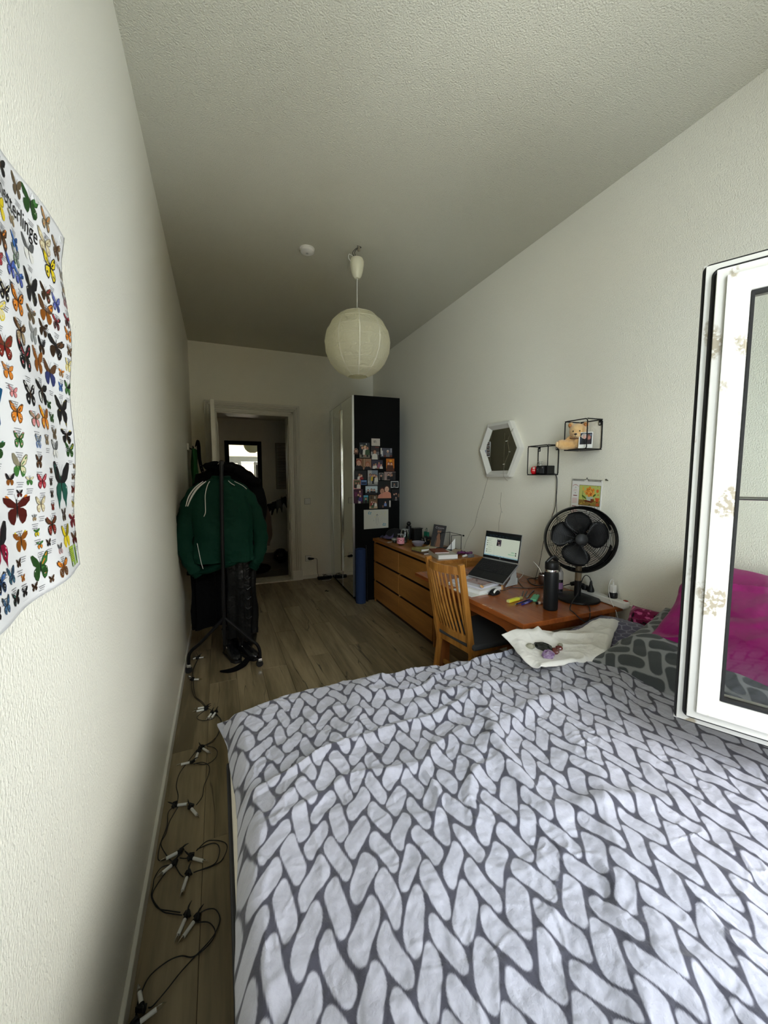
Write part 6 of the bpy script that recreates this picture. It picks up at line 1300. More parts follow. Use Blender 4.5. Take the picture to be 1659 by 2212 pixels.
obj('picture_card', p.mb, M_print, label='card with a reddish-brown marbled picture on the notebook', cat='card')
b = MB(); b.box((1.920,2.170,DZ_+.046),(.050,.022,.010),(.5,.2,.8)); obj('tan_tag', b, mat('tan_card', s2l(196,152,96), .7), label='small tan folded tag by the chair back on the papers', cat='tag')
slab('loose_sheet', (1.865,2.225,DZ_+.0015), (.16,.21,.0016), .08, M_paper, 'loose white sheet on the desk edge behind the chair slats', 'paper')
b = MB(); b.box((2.100,2.180,DZ_+.016),(.014,.006,.032),(0,0,.2)); obj('page_marker', b, mat('tan_card'), label='tan page marker standing at the right corner of the notebook', cat='marker')
b = MB(); b.box((1.93,2.415,DZ_+.055),(.045,.022,.018),(0,.2,.3)); obj('adapter', b, M_white, label='little white adapter left of the laptop keyboard', cat='adapter')
b = MB(); b.tube([(1.90,2.42,DZ_+.05),(1.90,2.50,DZ_+.075),(1.95,2.56,DZ_+.06),(2.05,2.56,DZ_+.03),(2.1,2.5,DZ_+.005)], .002, 6, 5); obj('adapter_cable', b, M_cord, smooth=True, label='thin black cable arching behind the laptop to the white adapter', cat='cable')
# mouse
ms = thing('mouse', 'black computer mouse with a white curved band on the desk', 'mouse', (1.985, 2.12, DZ_), R(20))
def mouse_sec(w0, z0, dx=0): return [[(x, s_*w_, z_) for s_, w_, z_ in ()] for x in ()]
k = MB(); rows = []
for tt in np.linspace(0,1,16):
    x = -.052+.104*tt; w_ = .030*math.sin(math.pi*(.10+.82*tt))**.5; hgt = .034*math.sin(math.pi*(.08+.80*tt))**.8+.002
    rows.append([(x, w_*math.cos(th), max(0,hgt*math.sin(th))) if math.sin(th) >= 0 else (x, w_*math.cos(th)*.95, 0) for th in np.linspace(0,2*math.pi,21)[:-1]])
k.grid(rows, close_v=True); k.f += [tuple(range(20)), tuple(15*20+j for j in range(20))[::-1]]; k.c += [None]*2; obj('shell', k, mat('gloss_black', (.008,.008,.009), .2), ms, smooth=True, local=True)
k = MB(); rows = []
for tt in np.linspace(.16,.90,14):
    x = -.052+.104*tt; w_ = .030*math.sin(math.pi*(.10+.82*tt))**.5; hgt = .034*math.sin(math.pi*(.08+.80*tt))**.8+.002; c0 = 3.45+.55*math.sin(math.pi*tt)
    rows.append([(x, w_*1.03*math.cos(th), hgt*1.035*abs(math.sin(th))) for th in np.linspace(c0,c0+.42,5)])
k.grid(rows); obj('white_band', k, M_white, ms, smooth=True, local=True)
k = MB(); k.tube([(2.034,2.138,DZ_+.010),(2.09,2.150,DZ_+.004),(2.181,2.183,DZ_+.004),(2.232,2.227,DZ_+.004),(2.275,2.299,DZ_+.004),(2.30,2.36,DZ_+.02)], .0018, 6, 5); obj('cable', k, M_cord, ms, smooth=True)
# desk cables
k = MB(); k.tube([(2.195,2.185,DZ_+.004),(2.256,2.141,DZ_+.004),(2.32,2.11,DZ_+.004),(2.385,2.10,DZ_+.006),(2.43,2.06,DZ_+.01)], .0026, 7, 5); k.tube([(2.44,2.43,DZ_+.004),(2.40,2.36,DZ_+.012),(2.344,2.29,DZ_+.006),(2.30,2.22,DZ_+.004),(2.262,2.145,DZ_+.004)], .0024, 7, 5)
k.tube([(2.55,2.29,DZ_+.02),(2.52,2.30,DZ_+.012),(2.468,2.323,DZ_+.006),(2.432,2.284,DZ_+.008),(2.384,2.192,DZ_+.004),(2.405,2.125,DZ_+.01),(2.47,2.13,DZ_+.02),(2.53,2.2,DZ_+.03)], .0036, 7, 5); obj('cables', k, M_cord, smooth=True, label='tangle of black cables between the laptop and the water bottle', cat='cable')
k = MB(); k.tube([(2.337,2.357,DZ_+.005),(2.361,2.347,DZ_+.003),(2.42,2.36,DZ_+.006),(2.49,2.40,DZ_+.03),(2.50,2.44,DZ_+.05)], .0022, 7, 5); obj('white_cable', k, M_wcord, smooth=True, label='white cable curling out from under the laptop stand', cat='cable')
k = MB(); k.box((2.43,2.05,DZ_+.020),(.055,.060,.036),(0,0,.4)); k.box((2.39,2.02,DZ_+.012),(.035,.03,.022),(0,0,.9)); obj('charger_brick', k, M_black, bevel=.005, label='black charger brick among the cables behind the water bottle', cat='charger')
# mate cup with metal straw
t = thing('cup', 'brown gourd cup with a metal straw behind the water bottle', 'cup', (2.47, 2.17, DZ_))
k = MB(); k.lathe([(.0,0),(.026,.002),(.034,.022),(.036,.045),(.030,.070),(.027,.082),(.024,.082),(.027,.066),(0,.05)], (2.470,2.175,DZ_), 20); obj('body', k, mat('dark_gourd', s2l(66,40,26), .5), t, smooth=True)
k = MB(); k.lathe([(.0305,.064),(.0320,.070),(.0305,.076)], (2.470,2.175,DZ_), 20, cap=False); obj('silver_rim', k, M_chrome, t, smooth=True)
k = MB(); k.tube([(2.466,2.178,DZ_+.03),(2.462,2.190,DZ_+.09),(2.455,2.210,DZ_+.125),(2.440,2.245,DZ_+.160)], .0026, 7, 5); obj('metal_straw', k, M_chrome, t, smooth=True)
# highlighter, pens, pencils, eraser, lip balm
def stick(nm, a, c, r, m, label, cat='pen', parts=(), n=8, grp='pens on the desk'):
    a, c = Vector(a), Vector(c); d = (c-a); L = d.length; d.normalize(); t = thing(nm, label, cat, tuple(a), group=grp)
    k = MB(); k.cyl(a, a+d*L, r, n); obj('barrel', k, m, t, smooth=n > 8, bevel=.0004)
    for (t0, t1, r0, r1, mm, nn) in parts: k = MB(); k.cyl(a+d*L*t0, a+d*L*t1, r0, 12, r1); obj(nn, k, mm, t, smooth=True)
    return t
z_ = DZ_
hl = thing('highlighter', 'fat yellow highlighter with a clear cap end on the desk', 'highlighter', (2.0, 1.94, z_)); dv_ = Vector((.982,.19,0)); hM = LM(Vector((1.940,1.928,z_+.0105)), dv_, Vector((-dv_.y,dv_.x,0)), Vector((0,0,1)))
k = MB(); k.box((.052,0,0),(.100,.024,.019)); k.xf(hM); obj('barrel', k, mat('neon_yellow', s2l(228,224,70), .35), hl, bevel=.004)
k = MB(); k.box((.118,0,0),(.036,.020,.016)); k.xf(hM); obj('cap', k, mat('olive_clear_plastic', s2l(168,160,96), .3), hl, bevel=.003); k = MB(); k.box((-.001,0,0),(.008,.022,.017)); k.xf(hM); obj('end', k, mat('pale_yellow_end', s2l(205,200,130), .4), hl, bevel=.003)
M_bpen = mat('blue_pen', s2l(36,34,120), .3); M_grip = mat('navy_grip', s2l(18,18,46), .5)
stick('pen', (1.950,1.872,z_+.006), (2.100,1.915,z_+.006), .0045, M_bpen, 'slim dark blue pen beside the yellow highlighter', parts=[(-.06,0,.0008,.0040,M_chrome,'tip'),(.0,.12,.0046,.0048,M_grip,'grip'),(.45,.80,.0050,.0050,M_grip,'clip_end'),(1.0,1.06,.003,.003,M_chrome,'button')])
stick('pen', (1.982,1.852,z_+.0075), (2.120,1.895,z_+.0075), .0062, M_bpen, 'thicker blue pen with white lettering nearest the desk edge', parts=[(.62,1.0,.0064,.0058,M_grip,'cap'),(.15,.45,.0065,.0065,mat('pale_print',s2l(130,130,190),.5),'label_band')])
M_gp = mat('grey_green_pencil', s2l(84,90,84), .5)
stick('pencil', (2.105,1.990,z_+.004), (2.205,2.085,z_+.004), .0036, M_gp, 'first of two grey-green pencils fanned beyond the highlighter', 'pencil', n=6)
stick('pencil', (2.119,1.980,z_+.004), (2.232,2.078,z_+.004), .0036, M_gp, 'grey-green pencil with a pink-orange tip beyond the highlighter', 'pencil', n=6, parts=[(.98,1.06,.0048,.0040,mat('coral_tip', s2l(214,100,80), .5),'coral_end')])
stick('pen', (2.112,1.955,z_+.005), (2.275,2.060,z_+.005), .0042, mat('grey_purple_barrel', s2l(66,58,62), .4), 'long thin grey pen pointing at the cables', parts=[(0,.22,.0050,.0048,mat('grey_cap', s2l(120,130,130), .4),'grey_cap')])
t = thing('clip_case', 'mint-green plastic case with rounded ends beside the water bottle', 'case', (2.19,1.93,z_)); k = MB(); d = Vector((.80,.60,0)); k.prism([(0,-.016),(.006,-.020),(.120,-.020),(.134,-.012),(.134,.012),(.120,.020),(.006,.020),(0,.016)], 0, .016, LM(Vector((2.098,1.880,z_+.001)), d, Vector((-d.y,d.x,0)), Vector((0,0,1)))); obj('case', k, mat('mint_plastic', s2l(96,178,136), .35), t, bevel=.004)
k = MB(); k.box(Vector((2.098,1.880,z_+.0175))+d*.118, (.010,.006,.001), (0,0,math.atan2(d.y,d.x))); obj('slot', k, M_black, t)
stick('lip_balm', (2.085,1.832,z_+.009), (2.150,1.818,z_+.009), .0085, mat('brown_white_print', s2l(150,110,95), .5), 'small lip balm tube with a black cap against the water bottle', 'lip balm', n=14, parts=[(-.10,.05,.0088,.0088,M_black,'cap'),(.05,.28,.0089,.0089,mat('ivory_band', s2l(196,186,170), .5),'band')], grp='small things on the desk')
k = MB(); k.ball((2.185,1.880,z_+.016), (.014,.012,.015), 12, 8); obj('nail_polish', k, mat('pale_pink', s2l(205,150,140), .3), smooth=True, label='pale pink knob peeping out left of the water bottle', cat='bottle')

# water bottle
wb = thing('water_bottle', 'tall matt black steel water bottle with a carrying loop on the desk', 'bottle', (2.092, 1.735, z_)); B0 = (2.092,1.735,z_)
M_mb = mat('matt_black_coating', (.008,.009,.010), .45, spec=.3)
k = MB(); k.lathe([(.0,.0),(.036,.0),(.040,.004),(.0415,.010),(.0415,.205),(.040,.222),(.037,.230)], B0, 32); obj('body', k, M_mb, wb, smooth=True)
k = MB(); k.lathe([(.0372,.230),(.0378,.233),(.0378,.243),(.0368,.245)], B0, 32); obj('steel_neck', k, M_chrome, wb, smooth=True)
k = MB(); k.lathe([(.0375,.245),(.0385,.247),(.0385,.283),(.036,.288),(.0,.290)], B0, 32); obj('cap', k, M_black, wb, smooth=True)
k = MB(); b3 = Vector(B0); hx_ = Vector((.9,-.42,0)); k.tube([b3+hx_*-.030+Vector((0,0,.284)), b3+hx_*-.012+Vector((0,0,.305)), b3+hx_*.014+Vector((0,0,.318)), b3+hx_*.036+Vector((0,0,.300))], [.009,.010,.010,.008], 8, 5); obj('spout_handle', k, M_black, wb, smooth=True)
k = MB(); k.tube([b3+Vector((.030,-.018,.292)), b3+Vector((.046,-.016,.270)), b3+Vector((.052,-.014,.245)), b3+Vector((.046,-.014,.228)), b3+Vector((.044,-.012,.262))], .0028, 7, 4); obj('carabiner', k, mat('dark_steel'), wb, smooth=True)
# spray bottle behind it, grey top and lilac label
t = thing('spray_can', 'dark slim bottle with a lilac label and pale shoulder behind the water bottle', 'bottle', (2.42, 1.965, z_)); C_ = (2.370,1.930,z_)
k = MB(); k.lathe([(.0,0),(.0205,.0),(.0215,.004),(.0215,.030)], C_, 24); obj('clear_base', k, mat('dark_clear_base', (.05,.045,.05), .15), t, smooth=True)
k = MB(); k.lathe([(.0218,.030),(.0218,.150)], C_, 24); obj('body', k, mat('black_gloss_bottle', (.01,.01,.011), .25), t, smooth=True)
k = MB(); k.lathe([(.0221,.045),(.0221,.088)], C_, 24, cap=False); obj('lilac_label', k, mat('lilac_label', s2l(120,100,140), .5, var=(90,s2l(160,90,110),.6)), t, smooth=True)
k = MB(); k.lathe([(.0219,.108),(.0220,.150),(.019,.162),(.012,.170),(.012,.186),(0,.186)], C_, 24); obj('pale_shoulder', k, mat('pale_shoulder', (.30,.28,.26), .4), t, smooth=True)

# fan
fan = thing('fan', 'round black desk fan with a wooden neck standing at the right end of the desk', 'fan', (2.41, 1.81, z_))
FB = Vector((2.405,1.815,z_)); M_fb = mat('satin_black_fan', (.007,.007,.007), .4, spec=.3)
k = MB(); k.lathe([(.0,.0),(.128,.0),(.132,.004),(.131,.013),(.124,.019),(.02,.024),(0,.024)], FB, 44); obj('base', k, M_fb, fan, smooth=True)
k = MB(); k.lathe([(.0205,.018),(.0205,.125),(.0,.125)], FB, 24); obj('lower_neck', k, M_fb, fan, smooth=True)
k = MB(); k.lathe([(.0195,.125),(.0195,.235),(.0,.235)], FB, 24); obj('wooden_neck', k, mat_wood('walnut_neck', s2l(104,86,60), s2l(134,112,82), 3, 2, .5), fan, smooth=True)
FC = Vector((2.385,1.800,1.140)); fa = Vector((-.57,-.74,.08)).normalized(); fr = Vector((.79,-.61,0)); fr = (fr-fa*fr.dot(fa)).normalized(); fu = fr.cross(fa)
if fu.z < 0: fu = -fu
FR = .205
k = MB(); k.lathe([(FR*.985,.052),(FR,.056),(FR*1.02,.050),(FR*1.02,-.035),(FR*.99,-.048),(FR*.93,-.052),(FR*.925,-.046),(FR*.985,-.034)], FC, 64, fa, cap=False); k.f += [tuple(())]*0
obj('drum_ring', k, M_fb, fan, smooth=True)
def fring(r, off, wr=.0012, nm='grille_ring'):
    k = MB(); k.tube([FC+fr*r*math.cos(t)+fu*r*math.sin(t)+fa*off for t in np.linspace(0,2*math.pi,57)[:-1]], wr, 5, 1, closed=True); return obj(nm, k, M_blackmetal, fan, smooth=True)
for i in range(17): r = .044+i*.0093; fring(r, .050-.010*(r/FR)**2)
for i in range(12): r = .050+i*.0118; fring(r, -.052+.012*(r/FR)**2, .0012, 'rear_grille_ring')
for i in range(12):
    t = 2*math.pi*i/12+.26; dd = fr*math.cos(t)+fu*math.sin(t)
    k = MB(); k.tube([FC+dd*.036+fa*.052, FC+dd*.12+fa*.046, FC+dd*FR*.985+fa*.038], .0014, 5, 1); obj('grille_spoke', k, M_blackmetal, fan)
    k = MB(); k.tube([FC+dd*.03-fa*.054, FC+dd*.12-fa*.050, FC+dd*FR*.93-fa*.046], .0014, 5, 1); obj('rear_spoke', k, M_blackmetal, fan)
k = MB(); k.lathe([(.0,.064),(.030,.064),(.037,.060),(.039,.052),(.038,.046)], FC, 28, fa); hub = obj('badge', k, M_fb, fan, smooth=True)
k = MB(); k.lathe([(.0,.028),(.028,.026),(.034,.014),(.034,-.022),(0,-.022)], FC, 24, fa); obj('hub', k, M_fb, fan, smooth=True)
k = MB(); k.lathe([(.060,-.050),(.066,-.060),(.062,-.105),(.045,-.130),(0,-.134)], FC, 26, fa); obj('motor_housing', k, M_fb, fan, smooth=True)
for q, a_ in enumerate((20,100,168,262)):
    a0 = R(a_)-.25; rows = []
    for i in range(9):
        rr = .026+(FR*.84-.026)*i/8; wdt = (.16+.95*math.sin(math.pi*min(1,(i/8)*.82+.08))**.9)*.70; wdt *= (1 if i < 7 else (.93 if i == 7 else .74)); row_ = []
        for j in range(9):
            w_ = (j/8-.5)*2; an = a0+w_*wdt+.25*(i/8); off = .004+.022*w_*(1-.35*i/8); row_.append(FC+(fr*math.cos(an)+fu*math.sin(an))*rr+fa*off)
        rows.append([tuple(v) for v in row_])
    k = MB(); k.grid(rows); obj('blade', k, mat('black_fan_blade', (.007,.007,.007), .35, spec=.35), fan, smooth=True, thick=.002)
k = MB(); k.tube([FB+Vector((0,0,.215)), FB+Vector((.01,.012,.30)), FC-fa*.09-Vector((0,0,.03))], [.018,.020,.028], 12, 4); obj('neck_joint', k, M_fb, fan, smooth=True)
# power strip with plugs on the desk against the wall
ps = thing('power_strip', 'white power strip lying along the wall at the right end of the desk', 'power strip', (2.53, 1.75, z_))
k = MB(); k.box((2.518,1.735,z_+.022),(.052,.37,.040),(0,0,-.06)); obj('body', k, M_white, ps, bevel=.007)
k = MB(); k.box((2.528,1.575,z_+.043),(.018,.022,.006),(0,0,-.06)); obj('red_switch', k, mat('red_translucent', s2l(150,30,20), .25), ps, bevel=.002)
k = MB(); k.tube([(2.530,1.552,z_+.022),(2.538,1.50,z_+.018),(2.545,1.44,z_-.03),(2.548,1.40,z_-.09)], .0036, 8, 5); obj('lead', k, M_wcord, ps, smooth=True)
def splug(x, y, label, m=M_black, ang=.0):
    t = thing('plug', label, 'plug', (x,y,z_+.042)); k = MB(); k.lathe([(.0,0),(.021,.0),(.022,.010),(.020,.020),(.014,.034),(.0095,.046),(.008,.058),(.0045,.074),(0,.074)], (x,y,z_+.042), 18); obj('body', k, m, t, smooth=True); return t
splug(2.505, 1.800, 'tall black round plug of the fan in the white power strip')
k = MB(); k.tube([(2.505,1.800,z_+.11),(2.500,1.808,z_+.135),(2.478,1.815,z_+.150),(2.435,1.80,z_+.145),(2.375,1.77,z_+.110),(2.31,1.735,z_+.065),(2.225,1.700,z_+.030),(2.180,1.670,z_+.008),(2.160,1.628,z_+.006),(2.155,1.590,z_-.008),(2.180,1.565,z_-.030),(2.225,1.572,z_-.024),(2.290,1.625,z_+.006),(2.330,1.665,z_+.008),(2.330,1.690,z_+.018)], .0028, 8, 5); obj('fan_cable', k, M_cord, smooth=True, label='black fan cable looping in front of the fan and over the desk edge', cat='cable')
k = MB(); k.tube([(2.44,1.90,z_+.075),(2.475,1.885,z_+.080),(2.50,1.865,z_+.072)], [.013,.015,.012], 10, 4); k.ball((2.515,1.868,z_+.060),(.016,.016,.020)); k.tube([(2.44,1.90,z_+.075),(2.42,1.93,z_+.06),(2.40,1.99,z_+.02)], .003, 6, 3); obj('angled_plug', k, M_black, smooth=True, label='black angled plug lying across the far end of the power strip', cat='plug')
k = MB(); k.lathe([(.0,0),(.019,.001),(.020,.010),(.018,.030),(0,.032)], (2.512,1.850,z_+.042), 14); obj('plug', k, M_black, smooth=True, label='low black plug beside the angled plug on the power strip', cat='plug')
t = thing('travel_adapter', 'round black adapter at the near end of the power strip', 'adapter', (2.522,1.660,z_+.042)); k = MB(); k.lathe([(.0,0),(.025,.0),(.026,.004),(.026,.026),(.024,.030),(0,.030)], (2.522,1.655,z_+.042), 24); obj('body', k, M_black, t, smooth=True)
t = thing('usb_charger', 'white USB charger stacked on the round black adapter', 'charger', (2.522,1.655,z_+.073)); k = MB(); k.box((2.520,1.655,z_+.098),(.026,.030,.048)); obj('body', k, M_white, t, bevel=.003); k = MB(); k.box((2.520,1.655,z_+.130),(.006,.009,.018)); obj('usb_plug', k, M_white, t, bevel=.002)
k = MB(); k.tube([(2.520,1.655,z_+.138),(2.517,1.656,z_+.155),(2.508,1.664,z_+.150),(2.492,1.664,z_+.10),(2.485,1.640,z_+.03),(2.480,1.600,z_-.02),(2.485,1.578,z_-.09),(2.492,1.560,z_-.15)], .0019, 7, 5); obj('charging_cable', k, M_wcord, smooth=True, label='white charging cable hanging from the USB charger over the desk end', cat='cable')

# ================================================================== ON THE DRESSER
T = .790
def jar(x, y, r, h, label, body, lidm, fill=None):
    t = thing('jar', label, 'jar', (x,y,T)); k = MB(); k.lathe([(.0,0),(r*.94,.0),(r,.006),(r,h*.78),(r*.86,h*.86),(r*.84,h),(r*.80,h),(r*.82,h*.86),(r*.95,h*.77),(r*.95,.010),(0,.008)], (x,y,T+.001), 26, cap=False); obj('glass', k, M_jar, t, smooth=True)
    k = MB(); k.tube([(x+r*.83*math.cos(a),y+r*.83*math.sin(a),T+h) for a in np.linspace(0,6.2832,25)[:-1]], .0022, 6, 1, closed=True); obj('rim', k, mat('glass_rim', (.55,.57,.55), .15), t, smooth=True)
    if fill: k = MB(); k.lathe([(.0,.009),(r*.93,.010),(r*.93,h*fill[1]),(0,h*fill[1])], (x,y,T+.001), 26); obj('wax', k, fill[0], t, smooth=True)
    return t
t = jar(2.112, 3.880, .042, .118, 'large glass candle jar with pink wax and a rosy printed label', None, None, (mat('pink_wax', s2l(200,92,118), .5), .62))
p = Print(lambda u, v, h: (2.112+(.0432+h)*math.cos(u/.0432+3.95), 3.880+(.0432+h)*math.sin(u/.0432+3.95), T+v)); 
for i in range(16): a = -.065+i*.130/16; p.rect(a,.018,a+.130/16+.0002,.086,s2l(216,150,160))
for i in range(12): a = -.060+i*.010; p.rect(a,.070,a+.0101,.073,s2l(190,60,80)); p.rect(a,.030,a+.0101,.033,s2l(200,90,110))
for i in range(26): p.ell(-.055+.11*rnd.random(),.040+.026*rnd.random(),.006,.005,rnd.choice([s2l(160,20,40),s2l(190,40,60),s2l(40,20,24),s2l(225,190,190)]),7)
obj('paper_label', p.mb, M_print, t)
t = jar(2.105, 4.030, .033, .045, 'small squat clear jar left of the pink candle', None, None, (mat('murky_wax', s2l(90,84,64), .4), .6))
k = MB(); k.lathe([(.034,.034),(.035,.036),(.035,.052),(.033,.054),(0,.054)], (2.105,4.030,T), 24); obj('lid', k, mat('cloudy_lid', (.30,.29,.25), .3), t, smooth=True)
k = MB(); k.box((2.068,4.085,T+.003),(.045,.030,.004),(0,0,.5)); obj('eraser_strip', k, M_white, label='flat white strip at the dresser edge by the small jar', cat='strip', bevel=.001)
t = jar(2.225, 4.01, .050, .15, 'tall dusky glass vase with a tealight behind the pink candle', None, None, (mat('tealight_fill', s2l(70,66,46), .5), .3))
def cap(): pass
t = thing('cap', 'dark cap with a purple-grey lining lying at the far end of the dresser', 'cap', (2.20, 4.30, T))
k = MB(); rows = []
for ph in np.linspace(.02,1,12):
    rows.append([(2.235+.115*math.sin(ph*1.57)*math.cos(th)*(1+.05*math.sin(3*th)), 4.30+.13*math.sin(ph*1.57)*math.sin(th), T+.003+.125*math.cos(ph*1.57)**.8+.004*math.sin(5*th)*ph) for th in np.linspace(0,2*math.pi,25)[:-1]])
k.grid(rows, close_v=True); obj('crown', k, mat('black_twill', (.008,.008,.010), .9), t, smooth=True, thick=.003)
k = MB(); rows = []
for s_ in np.linspace(0,1,8): rows.append([(2.15-.09*s_*math.cos(a)+.0, 4.27+(.085+.02*s_)*math.sin(a)-.03, T+.030+.05*(1-s_)*abs(math.sin(a))**2+.012*(1-s_)) for a in np.linspace(-1.4,1.4,12)])
k.grid(rows); obj('brim', k, mat('purple_grey_lining', s2l(84,76,112), .8), t, smooth=True, thick=.004)
for i, (x, y, r_) in enumerate(((2.075,4.40,.4),(2.09,4.36,.9))):
    k = MB(); k.tube([(x,y,T+.006),(x+.03,y+.02,T+.018),(x+.055,y+.02,T+.030)], [.004,.012,.006], 8, 3); obj('hair_clip', k, mat('dark_violet_plastic', s2l(60,58,76), .3), smooth=True, label=('dark hair clip nearest the dresser corner','dark hair clip beside the cap brim')[i], cat='hair clip')
k = MB(); k.lathe([(.0,0),(.040,0),(.042,.01),(.042,.125),(.030,.15),(.030,.165),(0,.165)], (2.37,4.20,T), 20); k.ball((2.37,4.20,T+.19),.026,14,10); o = obj('lamp_bottle', k, M_black, smooth=True, label='dark bottle with a round clear stopper by the wardrobe corner', cat='bottle')
k = MB(); k.bx(2.34,2.44,3.99,4.06,T,T+.150); k.bx(2.33,2.45,3.985,4.065,T+.150,T+.157); obj('box', k, M_black, bevel=.003, label='tall black box standing against the wall left of the green tag', cat='box')
t = thing('luggage_tag', 'teal-green flat bottle with a loop on top against the wall', 'bottle', (2.46, 3.93, T)); k = MB(); k.bx(2.455,2.480,3.895,3.985,T,T+.120); obj('body', k, mat('teal_plastic', s2l(24,110,84), .4), t, bevel=.006)
k = MB(); k.tube([(2.467,3.925,T+.118),(2.467,3.922,T+.145),(2.467,3.937,T+.163),(2.467,3.952,T+.145),(2.467,3.948,T+.118)], .003, 7, 4); obj('loop', k, mat('dark_green_cord', s2l(20,60,50), .6), t, smooth=True)
for q in range(3): k = MB(); k.box((2.4545,3.945,T+.085-q*.012),(.001,.04-.01*q,.004)); obj('embossed_line', k, mat('teal_light', s2l(40,140,108), .4), t)
t = thing('camera', 'black camera with straps heaped by the wall on the dresser', 'camera', (2.40, 3.75, T))
k = MB(); k.box((2.385,3.815,T+.035),(.055,.105,.068),(0,0,.1)); obj('body', k, M_black, t, bevel=.010)
k = MB(); k.cyl((2.36,3.82,T+.035),(2.315,3.80,T+.034),.028,20); obj('lens', k, mat('gloss_black'), t, smooth=True, bevel=.003)
k = MB(); k.ball((2.40,3.83,T+.075),(.02,.025,.016)); obj('viewfinder', k, M_black, t, smooth=True)
k = MB(); k.tube([(2.38,3.76,T+.05),(2.37,3.72,T+.085),(2.40,3.68,T+.07),(2.38,3.64,T+.03),(2.36,3.70,T+.012),(2.40,3.75,T+.02)], [.006,.014,.016,.018,.012,.006], 9, 5); obj('strap', k, M_black, t, smooth=True)
k = MB(); k.ball((2.44,3.64,T+.045),(.05,.075,.045),16,10,None,None,.08,3); obj('glasses_case', k, M_black, smooth=True, label='rounded black pouch between the camera and the magazine', cat='pouch')
k = MB(); k.ball((2.375,3.735,T+.070),(.012,.014,.020),10,8); k.tube([(2.345,3.76,T+.09),(2.335,3.735,T+.075),(2.335,3.72,T+.045)], .003, 7, 4); obj('silver_clip', k, M_chrome, smooth=True, label='small silver clip shining on the camera heap', cat='clip')
k = MB(); rows = []
for ph in np.linspace(0,1,8): rows.append([(2.235+(.030+.040*ph)*math.cos(th), 3.70+(.030+.045*ph)*math.sin(th), T+.002+.055*ph**1.5) for th in np.linspace(0,2*math.pi,25)[:-1]])
k.grid(rows, close_v=True); k.f.append(tuple(range(24))); k.c.append(None); obj('bowl', k, mat('frosted_plastic', (.45,.42,.50), .25, trans=.5), smooth=True, thick=.002, label='small translucent lilac plastic bowl in front of the camera', cat='bowl')
# magazine leaning on a wire holder, black tray
mo = Vector((2.300,3.560,T+.030)); mu = Vector((.78,-.62,-.12)).normalized(); mv = Vector((.42,.12,.90)); mv = (mv-mu*mv.dot(mu)).normalized(); mn = mu.cross(mv).normalized()
if mn.x > 0: mn = -mn
p = Print(lambda u, v, h: tuple(mo+mu*u+mv*v+mn*h)); w, h = .135, .235
p.mb._add([tuple(mo+mu*a+mv*c_+mn*e) for e in (0,-.004) for a, c_ in ((0,0),(w,0),(w,h),(0,h))], [(0,1,2,3),(7,6,5,4),(0,4,5,1),(1,5,6,2),(2,6,7,3),(3,7,4,0)], s2l(170,168,160))
p.rect(0,0,w,h,s2l(20,17,16)); p.ell(.070,.165,.020,.026,s2l(122,84,54),14); p.ell(.070,.186,.024,.014,s2l(60,50,48),12); p.poly([(.045,.0),(.100,.0),(.094,.12),(.078,.145),(.060,.145),(.050,.10)],s2l(112,72,44)); p.ell(.070,.150,.014,.006,s2l(40,26,20),8); p.ell(.063,.170,.003,.002,s2l(20,12,10),6); p.ell(.077,.170,.003,.002,s2l(20,12,10),6); p.rect(.028,.215,.110,.219,s2l(70,50,46)); p.poly([(.03,0),(.05,0),(.06,.09),(.05,.10)],s2l(60,44,34))
p.text('C', .022, .194, .030, s2l(150,146,150)); 
for i in range(5): p.ell(.052+i*.014,.203,.0052,.0060,s2l(140,136,140),8); p.ell(.052+i*.014,.203,.0024,.0030,s2l(22,18,18),6)
obj('magazine', p.mb, M_print, label='dark magazine with a portrait cover leaning against the wall', cat='magazine')
t = thing('magazine_holder', 'black wire holder with a tray base on the dresser by the wall', 'holder', (2.44, 3.42, T))
k = MB(); k.bx(2.345,2.52,3.30,3.53,T+.001,T+.012); obj('tray', k, M_blackmetal, t, bevel=.002)
k = MB(); k.tube([(2.515,3.52,T+.012),(2.515,3.52,T+.165),(2.515,3.31,T+.165),(2.515,3.31,T+.012)], .0032, 7, 1); k.tube([(2.40,3.52,T+.012),(2.40,3.52,T+.165),(2.515,3.52,T+.165)], .0032, 7, 1); k.tube([(2.40,3.31,T+.012),(2.40,3.31,T+.165),(2.515,3.31,T+.165)], .0032, 7, 1); obj('wire_frame', k, M_blackmetal, t, smooth=True)
k = MB(); k.prism([(0,0),(.085,0),(.085,.115)], 0, .002, LM(Vector((2.40,3.40,T+.014)), Vector((.72,-.69,0)), Vector((.1,.1,.99)), Vector((-.69,-.72,0)))); obj('paper_card', k, M_paper, label='white card slipped into the wire holder', cat='card')
k = MB(); k.bx(XR-.012,XR,3.32,3.34,T+.145,T+.160); obj('wall_hook', k, M_black, bevel=.003, label='tiny black hook on the wall above the wire holder', cat='hook')
k = MB(); k.box((2.34,3.60,T+.028),(.06,.012,.075),(.3,.2,.5)); obj('card', k, mat('tan_card'), label='small tan card at the foot of the magazine', cat='card')
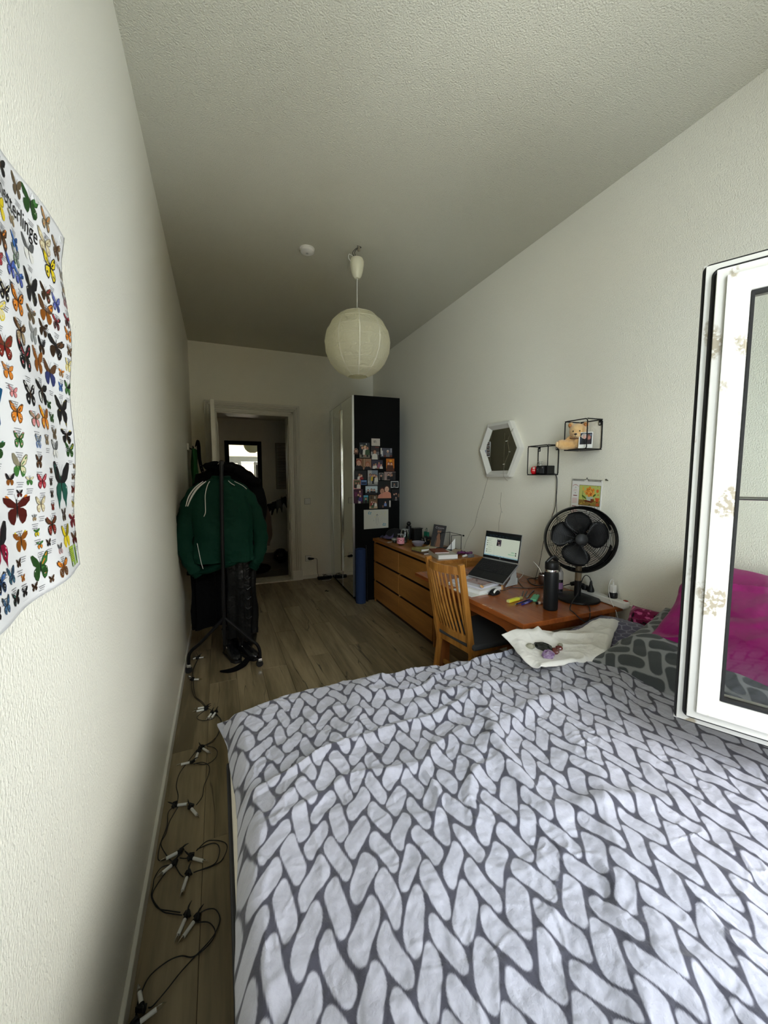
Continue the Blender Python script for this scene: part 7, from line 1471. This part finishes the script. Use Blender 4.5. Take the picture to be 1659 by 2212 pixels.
# books
slab('book', (2.145,3.405,T+.006), (.155,.215,.012), .12, mat('brown_cover', s2l(84,58,44), .6), 'thin brown book lying under the small cream book at the dresser edge', 'book', mat('brown_cover'))
slab('book', (2.135,3.455,T+.024), (.115,.150,.024), .22, M_paper, 'small cream book with an olive cover on top of the thin brown book', 'book', mat('olive_cream_cover', s2l(150,140,86), .6, var=(25,s2l(110,100,40),.8)))
slab('booklet', (2.255,3.385,T+.014), (.150,.205,.006), -.32, mat('sage_cover', s2l(150,144,108), .6, var=(14,s2l(170,110,60),.6)), 'flat sage-green booklet with an orange motif beside the cream book', 'booklet')
slab('booklet', (2.250,3.375,T+.006), (.160,.210,.010), -.28, mat('grey_cover', s2l(110,104,88), .6), 'grey-green booklet under the sage one', 'booklet')
slab('book', (2.315,3.560,T+.010), (.110,.150,.020), -.9, M_paper, 'small white-edged book in front of the magazine', 'book', mat('pale_cover', s2l(190,180,150), .6))
slab('book', (2.205,3.150,T+.021), (.190,.265,.040), -.18, M_paper, 'thick hardback with white pages and pale cover nearest the chair', 'book', mat('white_cover', s2l(180,178,166), .6))
slab('book', (2.185,3.185,T+.048), (.140,.200,.012), -.25, mat('rust_cover', s2l(120,52,26), .5), 'rust-brown book lying on the thick white hardback', 'book', mat('rust_cover'))
slab('notebook', (2.330,3.290,T+.005), (.090,.200,.008), -.50, mat('dark_red_cover', s2l(92,14,24), .5), 'dark red notebook between the booklets and the purple cloth', 'notebook')
slab('envelope', (2.420,3.255,T+.018), (.080,.200,.004), -.75, mat('cream_envelope', s2l(176,160,134), .7), 'cream envelope lying over the dark red notebook', 'envelope', tilt=.06)
k = MB(); rows = []
for i, tt in enumerate(np.linspace(0,1,26)): rows.append([(2.375+.135*tt+.020*math.cos(th)*(1+.3*math.sin(i*1.3)), 3.170-.035*tt+.05*math.cos(th+.6)*(1+.25*math.sin(i*.9)), T+.016+.015*math.sin(th)*(1+.35*math.sin(i*1.1+th))+.006*math.sin(tt*6)) for th in np.linspace(0,2*math.pi,17)[:-1]])
k.grid(rows, close_v=True); k.f += [tuple(range(16)), tuple(25*16+j for j in range(16))[::-1]]; k.c += [None]*2; obj('scarf', k, mat('purple_lurex', s2l(70,22,66), .4, bump=(60,.006), var=(30,s2l(140,60,130),.8)), smooth=True, label='crumpled purple glittery cloth on the dresser by the wall', cat='scarf')
k = MB(); k.cyl((2.352,3.035,T+.012),(2.385,3.045,T+.012),.010,14); k.ball((2.392,3.047,T+.014),.013,12,8); obj('bottle_cap', k, M_white, smooth=True, label='small white capped tube at the near end of the dresser', cat='tube')
k = MB(); k.box((2.425,3.015,T+.014),(.055,.035,.026),(0,0,.3)); obj('lighter_box', k, mat('grey_blue_box', s2l(120,124,134), .5), bevel=.003, label='little grey-blue box at the near right corner of the dresser top', cat='box')
k = MB(); k.tube([(2.32,3.01,T+.004),(2.345,2.982,T+.002),(2.350,2.978,T-.03),(2.352,2.978,T-.12)], .0022, 6, 4); obj('cord', k, mat('tan_cord', s2l(190,140,80), .6), smooth=True, label='thin tan cord hanging over the near end of the dresser', cat='cord')
k = MB(); k.lathe([(.02,0),(.02,.012),(.016,.016),(0,.016)], (2.235,3.80,T), 14); obj('tealight', k, mat('dark_red_cover'), smooth=True, label='small dark red tin between the candle and the bowl', cat='tin')
